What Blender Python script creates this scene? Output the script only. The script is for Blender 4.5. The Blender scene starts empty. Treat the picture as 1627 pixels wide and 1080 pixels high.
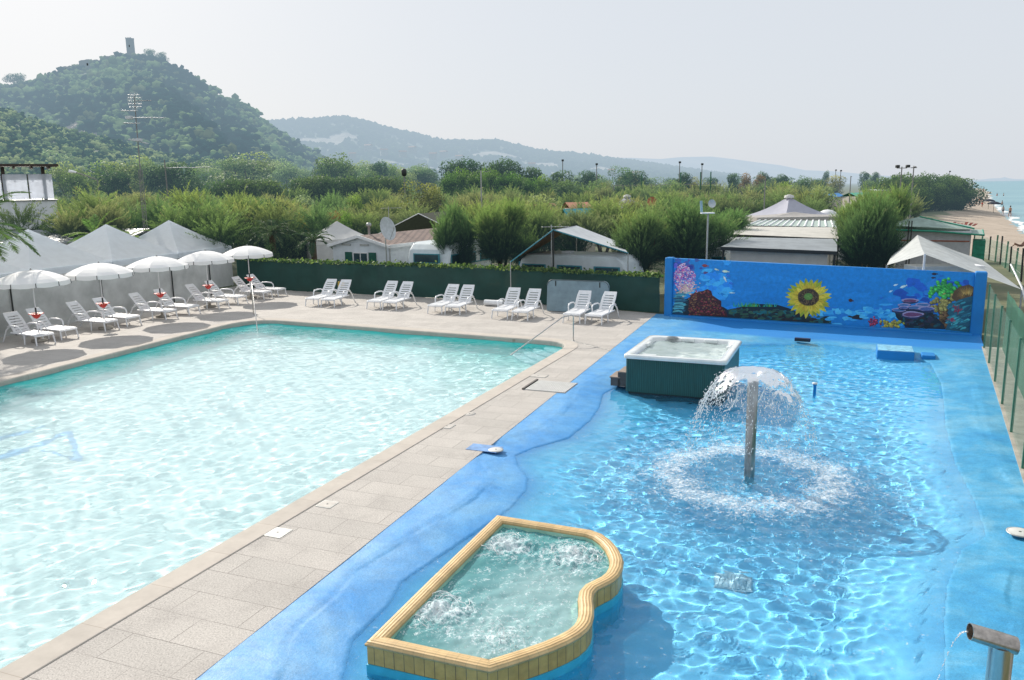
import bpy, bmesh, math, random
import numpy as np
from mathutils import Vector, Matrix
from mathutils.geometry import tessellate_polygon

random.seed(7)
RS = np.random.RandomState(11)
sc = bpy.context.scene
C = sc.collection
PI = math.pi
R = math.radians

# ------------------------------------------------------------------ camera
FOC = 1280.0          # focal length in units of a 1627 px wide frame
PITCH = R(10.75)
ROLL = 0.015
CAMH = 4.8
fw = Vector((0, math.cos(PITCH), -math.sin(PITCH)))
up0 = Vector((0, math.sin(PITCH), math.cos(PITCH)))
rt0 = Vector((1, 0, 0))
rt = rt0 * math.cos(ROLL) - up0 * math.sin(ROLL)
up = rt0 * math.sin(ROLL) + up0 * math.cos(ROLL)
cam = bpy.data.cameras.new('camera')
cam.sensor_width = 36
cam.lens = 36 * FOC / 1627
cam.clip_start = 0.05
cam.clip_end = 30000
camo = bpy.data.objects.new('camera', cam)
C.objects.link(camo)
m3 = Matrix((rt, up, -fw)).transposed()
camo.matrix_world = Matrix.Translation((0, 0, CAMH)) @ m3.to_4x4()
sc.camera = camo
CP = Vector((0, 0, CAMH))


def ray(px, py):
    return fw + rt * ((px - 813.5) / FOC) + up * ((540 - py) / FOC)


def G(px, py, z=0.0):
    """surveyed point: where the sight line through a photo pixel meets height z"""
    d = ray(px, py)
    return CP + d * ((z - CAMH) / d.z)


def P(px, py, Y):
    """surveyed point at distance Y"""
    d = ray(px, py)
    return CP + d * (Y / d.y)


# ------------------------------------------------------------------ materials
def newmat(name):
    m = bpy.data.materials.new(name)
    m.use_nodes = True
    nt = m.node_tree
    return m, nt, nt.nodes['Principled BSDF'], nt.nodes['Material Output']


def rgb(c):
    return (c[0], c[1], c[2], 1)


def N(nt, typ, **kw):
    n = nt.nodes.new(typ)
    for k, v in kw.items():
        setattr(n, k, v)
    return n


def mixc(nt, fac, a, b, blend='MIX'):
    n = nt.nodes.new('ShaderNodeMix')
    n.data_type = 'RGBA'
    n.blend_type = blend
    for i, v in ((0, fac), (6, a), (7, b)):
        if hasattr(v, 'links') or hasattr(v, 'is_linked'):
            nt.links.new(v, n.inputs[i])
        elif i == 0:
            n.inputs[0].default_value = v
        else:
            n.inputs[i].default_value = rgb(v)
    return n.outputs[2]


def ramp(nt, fac, stops):
    n = nt.nodes.new('ShaderNodeValToRGB')
    nt.links.new(fac, n.inputs[0])
    e = n.color_ramp.elements
    while len(e) < len(stops):
        e.new(.5)
    for i, (p, c) in enumerate(stops):
        e[i].position = p
        e[i].color = rgb(c) if isinstance(c, (tuple, list)) else (c, c, c, 1)
    return n.outputs[0]


def texc(nt, kind='Object', scale=None, rot=None, loc=None):
    t = nt.nodes.new('ShaderNodeTexCoord')
    if kind == 'World':
        t = nt.nodes.new('ShaderNodeNewGeometry')
        o = t.outputs['Position']
    else:
        o = t.outputs[kind]
    if scale or rot or loc:
        mp = nt.nodes.new('ShaderNodeMapping')
        nt.links.new(o, mp.inputs[0])
        if scale:
            mp.inputs['Scale'].default_value = scale
        if rot:
            mp.inputs['Rotation'].default_value = rot
        if loc:
            mp.inputs['Location'].default_value = loc
        o = mp.outputs[0]
    return o


def noise(nt, vec, scale, detail=4, rough=.6, dist=0):
    n = nt.nodes.new('ShaderNodeTexNoise')
    n.inputs['Scale'].default_value = scale
    n.inputs['Detail'].default_value = detail
    n.inputs['Roughness'].default_value = rough
    n.inputs['Distortion'].default_value = dist
    nt.links.new(vec, n.inputs['Vector'])
    return n.outputs[0]


def bump(nt, bsdf, h, strength=.3, dist=.02):
    b = nt.nodes.new('ShaderNodeBump')
    b.inputs['Strength'].default_value = strength
    b.inputs['Distance'].default_value = dist
    nt.links.new(h, b.inputs['Height'])
    nt.links.new(b.outputs[0], bsdf.inputs['Normal'])


HAZE = (.385, .555, .70)


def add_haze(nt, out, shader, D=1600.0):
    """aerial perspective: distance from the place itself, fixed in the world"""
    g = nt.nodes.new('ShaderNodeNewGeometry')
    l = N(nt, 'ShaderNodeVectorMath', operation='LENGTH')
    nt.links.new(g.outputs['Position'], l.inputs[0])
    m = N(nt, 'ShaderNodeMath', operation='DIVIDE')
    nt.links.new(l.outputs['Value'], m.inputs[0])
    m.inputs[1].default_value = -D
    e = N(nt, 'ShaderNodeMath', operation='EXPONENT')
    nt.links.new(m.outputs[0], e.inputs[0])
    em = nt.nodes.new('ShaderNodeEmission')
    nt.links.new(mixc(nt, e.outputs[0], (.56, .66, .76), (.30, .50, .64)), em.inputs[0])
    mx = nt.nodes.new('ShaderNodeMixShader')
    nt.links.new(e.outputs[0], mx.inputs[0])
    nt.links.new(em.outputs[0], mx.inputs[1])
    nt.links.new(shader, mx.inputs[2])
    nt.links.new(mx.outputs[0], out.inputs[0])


def simple(name, col, rough=.6, var=.12, vs=6.0, metal=0.0, b=0.0, bs=60, haze=False, spec=.5, streak=False):
    m, nt, p, out = newmat(name)
    v = texc(nt, 'Object', scale=(1, 1, .25) if streak else None)
    n = noise(nt, v, vs, 5, .65)
    lo = tuple(c * (1 - var * 1.6) for c in col)
    hi = tuple(min(1, c * (1 + var)) for c in col)
    c = ramp(nt, n, [(.3, lo), (.7, hi)])
    nt.links.new(c, p.inputs['Base Color'])
    p.inputs['Roughness'].default_value = rough
    p.inputs['Metallic'].default_value = metal
    p.inputs['Specular IOR Level'].default_value = spec
    if b:
        bump(nt, p, noise(nt, texc(nt, 'Object'), bs, 3), b, .01)
    if haze:
        add_haze(nt, out, p.outputs[0])
    return m


def cloth_mat(name, col, trans=.25, var=.06):
    m, nt, p, out = newmat(name)
    v = texc(nt, 'Object')
    n = noise(nt, v, 3, 4, .6)
    c = ramp(nt, n, [(.3, tuple(x * (1 - var * 2) for x in col)), (.7, col)])
    nt.links.new(c, p.inputs['Base Color'])
    p.inputs['Roughness'].default_value = .75
    t = nt.nodes.new('ShaderNodeBsdfTranslucent')
    nt.links.new(c, t.inputs[0])
    mx = nt.nodes.new('ShaderNodeMixShader')
    mx.inputs[0].default_value = trans
    nt.links.new(p.outputs[0], mx.inputs[1])
    nt.links.new(t.outputs[0], mx.inputs[2])
    nt.links.new(mx.outputs[0], out.inputs[0])
    return m


def leaf_mat(name, mul=(1, 1, 1), trans=.35, haze=True, spec=.12):
    """colour from the mesh's own Col attribute, varied per object"""
    m, nt, p, out = newmat(name)
    a = N(nt, 'ShaderNodeAttribute', attribute_name='Col')
    oi = nt.nodes.new('ShaderNodeObjectInfo')
    tint = ramp(nt, oi.outputs['Random'], [(0, (.72, .88, .85)), (.5, (1, 1, 1)), (1, (1.18, 1.12, .95))])
    c = mixc(nt, 1.0, a.outputs['Color'], tint, 'MULTIPLY')
    c = mixc(nt, 1.0, c, mul, 'MULTIPLY')
    nt.links.new(c, p.inputs['Base Color'])
    p.inputs['Roughness'].default_value = .6
    p.inputs['Specular IOR Level'].default_value = spec
    t = nt.nodes.new('ShaderNodeBsdfTranslucent')
    c2 = mixc(nt, 1.0, c, (1.12, 1.2, .8), 'MULTIPLY')
    nt.links.new(c2, t.inputs[0])
    mx = nt.nodes.new('ShaderNodeMixShader')
    mx.inputs[0].default_value = trans
    nt.links.new(p.outputs[0], mx.inputs[1])
    nt.links.new(t.outputs[0], mx.inputs[2])
    if haze:
        add_haze(nt, out, mx.outputs[0])
    else:
        nt.links.new(mx.outputs[0], out.inputs[0])
    return m


M = {}
M['plastic'] = simple('white_plastic', (.80, .81, .83), .38, .05, 5)
M['white_paint'] = simple('white_paint', (.74, .75, .76), .6, .08, 3, b=.1)
M['dirty_white'] = simple('dirty_white', (.82, .84, .86), .7, .06, 4, streak=True)
M['canopy'] = cloth_mat('parasol_fabric', (.93, .93, .92), .20, .02)
M['tent'] = cloth_mat('tent_fabric', (.90, .95, 1.0), .62, .04)
M['tent_wall'] = cloth_mat('tent_wall_fabric', (.72, .73, .73), .3, .08)
M['grey_tarp'] = cloth_mat('grey_tarpaulin', (.68, .71, .70), .25, .12)
M['brown_tarp'] = cloth_mat('brown_tarpaulin', (.30, .20, .13), .35, .12)
M['black'] = simple('black_metal', (.02, .025, .025), .5)
M['dark_wood'] = simple('dark_wood', (.05, .03, .022), .6, .25, 8)
M['red'] = simple('red_plastic', (.55, .03, .02), .4, .1)
M['steel'] = simple('brushed_steel', (.55, .54, .52), .28, .18, 12, metal=1.0, streak=True)
M['column_steel'] = simple('dark_brushed_steel', (.34, .35, .35), .3, .25, 10, metal=1.0, streak=True)
M['galv'] = simple('galvanised_metal', (.42, .43, .42), .5, .12, 9, metal=.6)
M['green_metal'] = simple('green_coated_metal', (.04, .16, .10), .45, .15)
M['concrete'] = simple('concrete', (.40, .37, .32), .9, .18, 3, b=.4)
M['cream'] = simple('cream_wall', (.52, .49, .44), .7, .1, 2)
M['rooftin'] = simple('grey_roof', (.26, .29, .31), .55, .15, 2, b=.1)
M['roofcream'] = simple('cream_roof', (.55, .53, .48), .6, .12, 2)
M['rooftile'] = None
M['green_door'] = simple('green_shutter', (.008, .10, .07), .55, .1)
M['glass_dark'] = simple('dark_window', (.05, .09, .11), .08, .2, 1.0)
M['caravan'] = simple('caravan_shell', (.62, .68, .70), .3, .08, 2)
M['teal_trim'] = simple('teal_trim', (.05, .24, .30), .5)
M['dish'] = simple('dish_grey', (.55, .58, .60), .4)
M['bark'] = simple('bark', (.09, .07, .05), .9, .3, 9, b=.5, bs=20)
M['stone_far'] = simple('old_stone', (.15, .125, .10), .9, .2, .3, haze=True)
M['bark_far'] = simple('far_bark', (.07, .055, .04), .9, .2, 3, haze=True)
M['spa_panel'] = None
M['skin'] = simple('skin', (.42, .22, .14), .6)
M['swimdark'] = simple('dark_swimwear', (.02, .03, .05), .7)
M['swimred'] = simple('red_swimwear', (.5, .05, .04), .7)
M['orange'] = simple('terracotta_dish', (.40, .15, .08), .6)
M['yellow'] = simple('yellow_plastic', (.55, .38, .04), .5)
M['blue_paint'] = None
M['leaf'] = leaf_mat('foliage')
M['leaf_t'] = leaf_mat('feathery_foliage', trans=.45)

# blue painted wall
m, nt, p, out = newmat('blue_painted_wall')
v = texc(nt, 'World')
c = ramp(nt, noise(nt, v, 1.3, 6, .6), [(.25, (.005, .18, .50)), (.55, (.007, .215, .58)), (.8, (.012, .25, .64))])
nt.links.new(c, p.inputs['Base Color'])
p.inputs['Roughness'].default_value = .55
bump(nt, p, noise(nt, v, 30, 4), .25, .01)
M['blue_paint'] = m

# vertex-coloured paint for the mural
m, nt, p, out = newmat('mural_paint')
a = N(nt, 'ShaderNodeAttribute', attribute_name='Col')
v = texc(nt, 'World')
c = mixc(nt, 1.0, a.outputs['Color'], ramp(nt, noise(nt, v, 9, 6, .7), [(.25, .95), (.75, 1.5)]), 'MULTIPLY')
nt.links.new(c, p.inputs['Base Color'])
p.inputs['Roughness'].default_value = .5
M['mural'] = m

# terrazzo-like paving
m, nt, p, out = newmat('gravel_paving')
v = texc(nt, 'World', rot=(0, 0, R(22)))
br = nt.nodes.new('ShaderNodeTexBrick')
nt.links.new(v, br.inputs['Vector'])
br.inputs['Scale'].default_value = 1.0
br.inputs['Brick Width'].default_value = 1.0
br.inputs['Row Height'].default_value = .5
br.inputs['Mortar Size'].default_value = .005
br.inputs['Mortar Smooth'].default_value = .3
br.inputs['Color1'].default_value = (.47, .44, .405, 1)
br.inputs['Color2'].default_value = (.42, .395, .365, 1)
br.inputs['Mortar'].default_value = (.17, .155, .14, 1)
vw = texc(nt, 'World')
sp = ramp(nt, noise(nt, vw, 48, 4, .85), [(.36, .50), (.47, .97), (.53, 1.03), (.64, 1.32)])
big = ramp(nt, noise(nt, vw, .9, 7, .75), [(.3, .78), (.5, 1.0), (.7, 1.08)])
# joints only show in places
wear = ramp(nt, noise(nt, vw, 1.8, 3), [(.38, 0.35), (.56, 1.0)])
c0 = mixc(nt, wear, (.45, .42, .388), br.outputs['Color'])
c = mixc(nt, 1.0, c0, sp, 'MULTIPLY')
c = mixc(nt, 1.0, c, big, 'MULTIPLY')
nt.links.new(c, p.inputs['Base Color'])
p.inputs['Roughness'].default_value = .85
bump(nt, p, noise(nt, vw, 90, 3), .35, .006)
M['deck'] = m

m, nt, p, out = newmat('cream_coping')
v = texc(nt, 'World', rot=(0, 0, R(22)))
br = nt.nodes.new('ShaderNodeTexBrick')
nt.links.new(v, br.inputs['Vector'])
br.offset = 0
br.inputs['Scale'].default_value = 1.0
br.inputs['Brick Width'].default_value = 40.0
br.inputs['Row Height'].default_value = .99
br.inputs['Mortar Size'].default_value = .004
br.inputs['Color1'].default_value = (.53, .485, .43, 1)
br.inputs['Color2'].default_value = (.49, .45, .40, 1)
br.inputs['Mortar'].default_value = (.36, .31, .26, 1)
c = mixc(nt, 1.0, br.outputs['Color'], ramp(nt, noise(nt, v, 2.5, 6, .7), [(.3, .88), (.7, 1.08)]), 'MULTIPLY')
nt.links.new(c, p.inputs['Base Color'])
p.inputs['Roughness'].default_value = .9
p.inputs['Specular IOR Level'].default_value = .15
M['coping'] = m

# pool shells
m, nt, p, out = newmat('pool_liner_pale')
v = texc(nt, 'World')
c = ramp(nt, noise(nt, v, .35, 4, .5), [(.3, (.58, .77, .80)), (.7, (.66, .82, .85))])
a2 = N(nt, 'ShaderNodeAttribute', attribute_name='Col')
c = mixc(nt, a2.outputs['Fac'], c, (.04, .60, .60))  # teal mask carries the painted shade of the pool walls
nt.links.new(c, p.inputs['Base Color'])
p.inputs['Roughness'].default_value = .8
M['liner'] = m
m, nt, p, out = newmat('pool_wall_teal')
v = texc(nt, 'World')
geo = nt.nodes.new('ShaderNodeSeparateXYZ')
nt.links.new(v, geo.inputs[0])
mr = nt.nodes.new('ShaderNodeMapRange')
nt.links.new(geo.outputs['Z'], mr.inputs[0])
mr.inputs[1].default_value = -.25
mr.inputs[2].default_value = -.03
c = mixc(nt, mr.outputs[0], (.03, .52, .52), (.36, .47, .36))
nt.links.new(c, p.inputs['Base Color'])
p.inputs['Roughness'].default_value = .6
M['liner_wall'] = m

# blue sloping shell of the shallow pool
m, nt, p, out = newmat('blue_pool_floor')
v = texc(nt, 'World')
geo = nt.nodes.new('ShaderNodeSeparateXYZ')
nt.links.new(v, geo.inputs[0])
att = N(nt, 'ShaderNodeAttribute', attribute_name='Col')      # x: left-bank paleness
sepc = nt.nodes.new('ShaderNodeSeparateColor')
nt.links.new(att.outputs['Color'], sepc.inputs[0])
n1 = noise(nt, v, .8, 7, .68, .4)
n2 = noise(nt, v, 3.3, 6, .75)
n3 = noise(nt, v, 55, 3, .75)
ca = ramp(nt, n1, [(.30, (.02, .25, .52)), (.48, (.05, .32, .57)), (.62, (.13, .40, .60)), (.8, (.26, .48, .62))])
cb = ramp(nt, n1, [(.30, (.03, .25, .62)), (.45, (.07, .30, .64)), (.62, (.13, .37, .66)), (.8, (.26, .46, .68))])
c = mixc(nt, sepc.outputs[0], ca, cb)
c = mixc(nt, 1.0, c, ramp(nt, n2, [(.25, .78), (.7, 1.14)]), 'MULTIPLY')
c = mixc(nt, 1.0, c, ramp(nt, n3, [(.3, .78), (.7, 1.15)]), 'MULTIPLY')
cu = ramp(nt, n1, [(.30, (.07, .37, .64)), (.55, (.12, .48, .73)), (.8, (.22, .57, .78))])
c = mixc(nt, sepc.outputs[1], c, cu)
c = mixc(nt, sepc.outputs[2], c, (.008, .20, .56))  # damp waterline plus the painted shadow of the mural wall
nt.links.new(c, p.inputs['Base Color'])
rr = ramp(nt, n1, [(.3, .75), (.7, .5)])
nt.links.new(rr, p.inputs['Roughness'])
bump(nt, p, noise(nt, v, 22, 5, .7), .5, .012)
M['blue_floor'] = m


def water_mat(name, col, foam=None, rough=0.0, milky=None, teal=False):
    m, nt, p, out = newmat(name)
    p.inputs['Base Color'].default_value = rgb(col)
    p.inputs['Roughness'].default_value = rough
    p.inputs['IOR'].default_value = 1.33
    p.inputs['Transmission Weight'].default_value = 1.0
    sh_out = p.outputs[0]
    if milky:
        dm = nt.nodes.new('ShaderNodeBsdfDiffuse')
        nv = noise(nt, texc(nt, 'World'), .6, 4, .6)
        mc = ramp(nt, nv, [(.35, tuple(x * .93 for x in milky[0])), (.65, milky[0])])
        if foam or teal:
            ag = N(nt, 'ShaderNodeAttribute', attribute_name='Col')
            sg = nt.nodes.new('ShaderNodeSeparateColor')
            nt.links.new(ag.outputs['Color'], sg.inputs[0])
            mc = mixc(nt, sg.outputs[1], mc, (.03, .50, .50) if teal else (.50, .76, .78))
        nt.links.new(mc, dm.inputs[0])
        mm = nt.nodes.new('ShaderNodeMixShader')
        mm.inputs[0].default_value = milky[1]
        nt.links.new(p.outputs[0], mm.inputs[1])
        nt.links.new(dm.outputs[0], mm.inputs[2])
        nt.links.new(mm.outputs[0], out.inputs[0])
        sh_out = mm.outputs[0]
    if foam:
        a = N(nt, 'ShaderNodeAttribute', attribute_name='Col')
        s = nt.nodes.new('ShaderNodeSeparateColor')
        nt.links.new(a.outputs['Color'], s.inputs[0])
        v = texc(nt, 'World')
        w = noise(nt, v, foam[0], 8, .78, .8)
        w2 = noise(nt, v, foam[0] * 3.5, 6, .8, .4)
        sp1 = ramp(nt, w, [(.36, 0.0), (.62, 1.0)])
        sp2 = ramp(nt, w2, [(.40, 0.05), (.62, 1.0)])
        ad = N(nt, 'ShaderNodeMath', operation='MULTIPLY_ADD')
        nt.links.new(sp1, ad.inputs[0])
        nt.links.new(sp2, ad.inputs[1])
        nt.links.new(s.outputs[0], ad.inputs[2])
        sb_ = N(nt, 'ShaderNodeMath', operation='SUBTRACT', use_clamp=True)
        nt.links.new(ad.outputs[0], sb_.inputs[0])
        sb_.inputs[1].default_value = foam[1]
        mu = N(nt, 'ShaderNodeMath', operation='MULTIPLY', use_clamp=True)
        nt.links.new(sb_.outputs[0], mu.inputs[0])
        mu.inputs[1].default_value = foam[2]
        f = mu.outputs[0]
        d = nt.nodes.new('ShaderNodeBsdfDiffuse')
        d.inputs[0].default_value = (.86, .92, .95, 1)
        f2 = N(nt, 'ShaderNodeMath', operation='MULTIPLY')
        nt.links.new(f, f2.inputs[0])
        f2.inputs[1].default_value = .75
        mx = nt.nodes.new('ShaderNodeMixShader')
        nt.links.new(f2.outputs[0], mx.inputs[0])
        nt.links.new(sh_out, mx.inputs[1])
        nt.links.new(d.outputs[0], mx.inputs[2])
        nt.links.new(mx.outputs[0], out.inputs[0])
    return m


M['water_big'] = water_mat('pool_water', (.95, .995, .995), milky=((.62, .80, .83), .36), teal=True)
M['water_blue'] = water_mat('shallow_water', (.93, .99, 1.0), foam=(6.0, .60, 1.5), milky=((.07, .42, .72), .13))
M['water_tub'] = water_mat('tub_water', (.88, .98, .96), foam=(6.0, .55, 1.8), milky=((.17, .52, .56), .48))
M['water_spa'] = water_mat('spa_water', (.95, .99, .98), milky=((.62, .76, .76), .35))

m, nt, p, out = newmat('splash')
p.inputs['Base Color'].default_value = (.95, .98, 1, 1)
p.inputs['Roughness'].default_value = .15
p.inputs['IOR'].default_value = 1.33
p.inputs['Transmission Weight'].default_value = .25
p.inputs['Subsurface Weight'].default_value = 0
M['drops'] = m
m, nt, p, out = newmat('water_sheet')
tr = nt.nodes.new('ShaderNodeBsdfTransparent')
tr.inputs[0].default_value = (.93, .97, .99, 1)
gl = nt.nodes.new('ShaderNodeBsdfGlossy')
gl.inputs['Roughness'].default_value = .06
gl.inputs['Color'].default_value = (1, 1, 1, 1)
lw = nt.nodes.new('ShaderNodeLayerWeight')
lw.inputs[0].default_value = .35
v = texc(nt, 'Object', scale=(1, 1, .4))
f = ramp(nt, lw.outputs['Fresnel'], [(0, .05), (1, .85)])
bb = nt.nodes.new('ShaderNodeBump')
bb.inputs['Strength'].default_value = .8
bb.inputs['Distance'].default_value = .03
nt.links.new(noise(nt, v, 9, 4, .6), bb.inputs['Height'])
nt.links.new(bb.outputs[0], gl.inputs['Normal'])
mx = nt.nodes.new('ShaderNodeMixShader')
nt.links.new(f, mx.inputs[0])
nt.links.new(tr.outputs[0], mx.inputs[1])
nt.links.new(gl.outputs[0], mx.inputs[2])
nt.links.new(mx.outputs[0], out.inputs[0])
M['sheet'] = m

# tiled tub wall
m, nt, p, out = newmat('ochre_tile')
v = texc(nt, 'UV')
br = nt.nodes.new('ShaderNodeTexBrick')
nt.links.new(v, br.inputs['Vector'])
br.offset = 0
br.inputs['Scale'].default_value = 1
br.inputs['Brick Width'].default_value = .115
br.inputs['Row Height'].default_value = .24
br.inputs['Mortar Size'].default_value = .0035
br.inputs['Color1'].default_value = (.50, .35, .11, 1)
br.inputs['Color2'].default_value = (.44, .30, .09, 1)
br.inputs['Mortar'].default_value = (.10, .08, .05, 1)
c = mixc(nt, 1.0, br.outputs['Color'], ramp(nt, noise(nt, v, 9, 5), [(.3, .8), (.7, 1.15)]), 'MULTIPLY')
nt.links.new(c, p.inputs['Base Color'])
p.inputs['Roughness'].default_value = .35
M['tile'] = m
m, nt, p, out = newmat('ochre_rim')
v = texc(nt, 'UV')
w = texc(nt, 'World')
st = nt.nodes.new('ShaderNodeTexWave')
st.bands_direction = 'Y'
nt.links.new(v, st.inputs[0])
st.inputs['Scale'].default_value = 9
st.inputs['Distortion'].default_value = .4
br = nt.nodes.new('ShaderNodeTexBrick')
nt.links.new(v, br.inputs['Vector'])
br.offset = 0
br.inputs['Scale'].default_value = 1
br.inputs['Brick Width'].default_value = .115
br.inputs['Row Height'].default_value = 4
br.inputs['Mortar Size'].default_value = .003
br.inputs['Color1'].default_value = (.66, .46, .22, 1)
br.inputs['Color2'].default_value = (.60, .41, .19, 1)
br.inputs['Mortar'].default_value = (.50, .36, .18, 1)
c = mixc(nt, 1.0, br.outputs['Color'], ramp(nt, st.outputs['Color'], [(0, .86), (1, 1.06)]), 'MULTIPLY')
c = mixc(nt, 1.0, c, ramp(nt, noise(nt, w, 5, 6, .7), [(.3, .8), (.7, 1.15)]), 'MULTIPLY')
nt.links.new(c, p.inputs['Base Color'])
p.inputs['Roughness'].default_value = .5
bump(nt, p, st.outputs['Color'], .5, .01)
M['rim'] = m

# corrugated tile roof
m, nt, p, out = newmat('brown_tile_roof')
v = texc(nt, 'UV')
br = nt.nodes.new('ShaderNodeTexBrick')
nt.links.new(v, br.inputs['Vector'])
br.inputs['Scale'].default_value = 1
br.inputs['Brick Width'].default_value = .28
br.inputs['Row Height'].default_value = .30
br.inputs['Mortar Size'].default_value = .035
br.inputs['Mortar Smooth'].default_value = .6
br.inputs['Color1'].default_value = (.27, .19, .16, 1)
br.inputs['Color2'].default_value = (.20, .145, .125, 1)
br.inputs['Mortar'].default_value = (.06, .045, .04, 1)
nt.links.new(br.outputs['Color'], p.inputs['Base Color'])
p.inputs['Roughness'].default_value = .75
M['rooftile'] = m

# netting
def net_mat(name, col, alpha, scale=None):
    m, nt, p, out = newmat(name)
    v = texc(nt, 'UV')
    n = noise(nt, texc(nt, 'World'), 1.2, 5, .6)
    c = ramp(nt, n, [(.3, tuple(x * .75 for x in col)), (.7, tuple(x * 1.15 for x in col))])
    nt.links.new(c, p.inputs['Base Color'])
    p.inputs['Roughness'].default_value = .85
    if scale:
        w1 = nt.nodes.new('ShaderNodeTexWave')
        w1.bands_direction = 'DIAGONAL'
        w1.inputs['Scale'].default_value = scale
        nt.links.new(v, w1.inputs[0])
        mp = nt.nodes.new('ShaderNodeMapping')
        mp.inputs['Scale'].default_value = (-1, 1, 1)
        nt.links.new(v, mp.inputs[0])
        w2 = nt.nodes.new('ShaderNodeTexWave')
        w2.bands_direction = 'DIAGONAL'
        w2.inputs['Scale'].default_value = scale
        nt.links.new(mp.outputs[0], w2.inputs[0])
        mxm = N(nt, 'ShaderNodeMath', operation='MAXIMUM')
        nt.links.new(w1.outputs['Fac'], mxm.inputs[0])
        nt.links.new(w2.outputs['Fac'], mxm.inputs[1])
        al = ramp(nt, mxm.outputs[0], [(.90, 0.0), (.97, 1.0)])
        nt.links.new(al, p.inputs['Alpha'])
    else:
        p.inputs['Alpha'].default_value = alpha
    return m


M['green_net'] = net_mat('green_shade_netting', (.018, .070, .060), .97)
M['green_net_r'] = net_mat('green_windbreak_netting', (.03, .14, .085), .86)
M['chain'] = net_mat('chain_link', (.12, .22, .17), 1, 9.0)
M['grey_net'] = net_mat('grey_netting', (.55, .57, .56), .94)

# spa cabinet with vertical slats
m, nt, p, out = newmat('green_slat_cabinet')
v = texc(nt, 'UV')
st = nt.nodes.new('ShaderNodeTexWave')
st.bands_direction = 'X'
nt.links.new(v, st.inputs[0])
st.inputs['Scale'].default_value = 7
c = ramp(nt, st.outputs['Fac'], [(0, (.006, .045, .045)), (.2, (.012, .075, .07)), (1, (.016, .09, .082))])
vn = texc(nt, 'UV', scale=(14, .6, 1))
c = mixc(nt, 1.0, c, ramp(nt, noise(nt, vn, 3, 4), [(.3, .7), (.7, 1.25)]), 'MULTIPLY')
nt.links.new(c, p.inputs['Base Color'])
p.inputs['Roughness'].default_value = .45
bump(nt, p, st.outputs['Fac'], .25, .006)
M['spa_panel'] = m
m, nt, p, out = newmat('acrylic_shell')
v = texc(nt, 'World')
c = ramp(nt, noise(nt, v, 4, 5), [(.35, (.66, .71, .72)), (.65, (.80, .83, .83))])
nt.links.new(c, p.inputs['Base Color'])
p.inputs['Roughness'].default_value = .12
M['acrylic'] = m

# ground, sand, hills, sea
m, nt, p, out = newmat('dry_ground')
v = texc(nt, 'World')
c = ramp(nt, noise(nt, v, .25, 8, .7), [(.3, (.06, .08, .03)), (.5, (.12, .13, .06)), (.7, (.22, .19, .11))])
nt.links.new(c, p.inputs['Base Color'])
p.inputs['Roughness'].default_value = .95
add_haze(nt, out, p.outputs[0])
M['ground'] = m
m, nt, p, out = newmat('beach_sand')
v = texc(nt, 'World')
c = ramp(nt, noise(nt, v, .5, 8, .75), [(.3, (.30, .24, .18)), (.5, (.42, .345, .27)), (.7, (.50, .42, .34))])
nt.links.new(c, p.inputs['Base Color'])
p.inputs['Roughness'].default_value = .95
bump(nt, p, noise(nt, v, 3, 5), .6, .15)
add_haze(nt, out, p.outputs[0], 4000)
M['sand'] = m
m, nt, p, out = newmat('sea_water')
v = texc(nt, 'World', scale=(.5, 1.4, 1))
c = ramp(nt, noise(nt, texc(nt, 'World', scale=(.02, .09, 1)), 1, 4), [(.35, (.10, .27, .33)), (.65, (.20, .38, .42))])
nt.links.new(c, p.inputs['Base Color'])
p.inputs['Roughness'].default_value = .35
bump(nt, p, noise(nt, v, .6, 5), .35, .5)
add_haze(nt, out, p.outputs[0], 6000)
M['sea'] = m
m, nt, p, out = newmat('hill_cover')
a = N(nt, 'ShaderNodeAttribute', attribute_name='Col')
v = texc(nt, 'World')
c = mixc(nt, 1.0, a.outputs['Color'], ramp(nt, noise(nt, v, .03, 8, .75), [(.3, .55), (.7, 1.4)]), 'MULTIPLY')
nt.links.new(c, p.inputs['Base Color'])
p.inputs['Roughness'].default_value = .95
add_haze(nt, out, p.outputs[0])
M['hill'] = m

# ------------------------------------------------------------------ object helpers
def tag(o, label=None, cat=None, group=None, kind=None):
    if label:
        o['label'] = label
    if cat:
        o['category'] = cat
    if group:
        o['group'] = group
    if kind:
        o['kind'] = kind
    return o


def empty(name, loc=(0, 0, 0), rz=0.0, label=None, cat=None, group=None):
    o = bpy.data.objects.new(name, None)
    o.empty_display_size = .2
    o.location = loc
    o.rotation_euler = (0, 0, rz)
    C.objects.link(o)
    tag(o, label, cat, group)
    return o


def link(name, me, mat=None, parent=None, loc=None):
    o = bpy.data.objects.new(name, me)
    C.objects.link(o)
    if mat:
        me.materials.append(mat)
    if parent:
        o.parent = parent
    if loc is not None:
        o.location = loc
    return o


def npmesh(name, V, F, col=None, smooth=False, uv=None):
    """V (n,3) array, F (m,k) index array"""
    me = bpy.data.meshes.new(name)
    V = np.asarray(V, dtype=np.float32)
    F = np.asarray(F, dtype=np.int32)
    me.vertices.add(len(V))
    me.vertices.foreach_set('co', V.ravel())
    k = F.shape[1]
    me.loops.add(F.size)
    me.loops.foreach_set('vertex_index', F.ravel())
    me.polygons.add(len(F))
    me.polygons.foreach_set('loop_start', np.arange(0, F.size, k, dtype=np.int32))
    me.polygons.foreach_set('loop_total', np.full(len(F), k, dtype=np.int32))
    if col is not None:
        a = me.color_attributes.new('Col', 'FLOAT_COLOR', 'POINT')
        cc = np.ones((len(V), 4), dtype=np.float32)
        cc[:, :3] = col
        a.data.foreach_set('color', cc.ravel())
    me.update(calc_edges=True)
    if smooth:
        me.shade_smooth()
    else:
        me.shade_flat()
    return me


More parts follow.
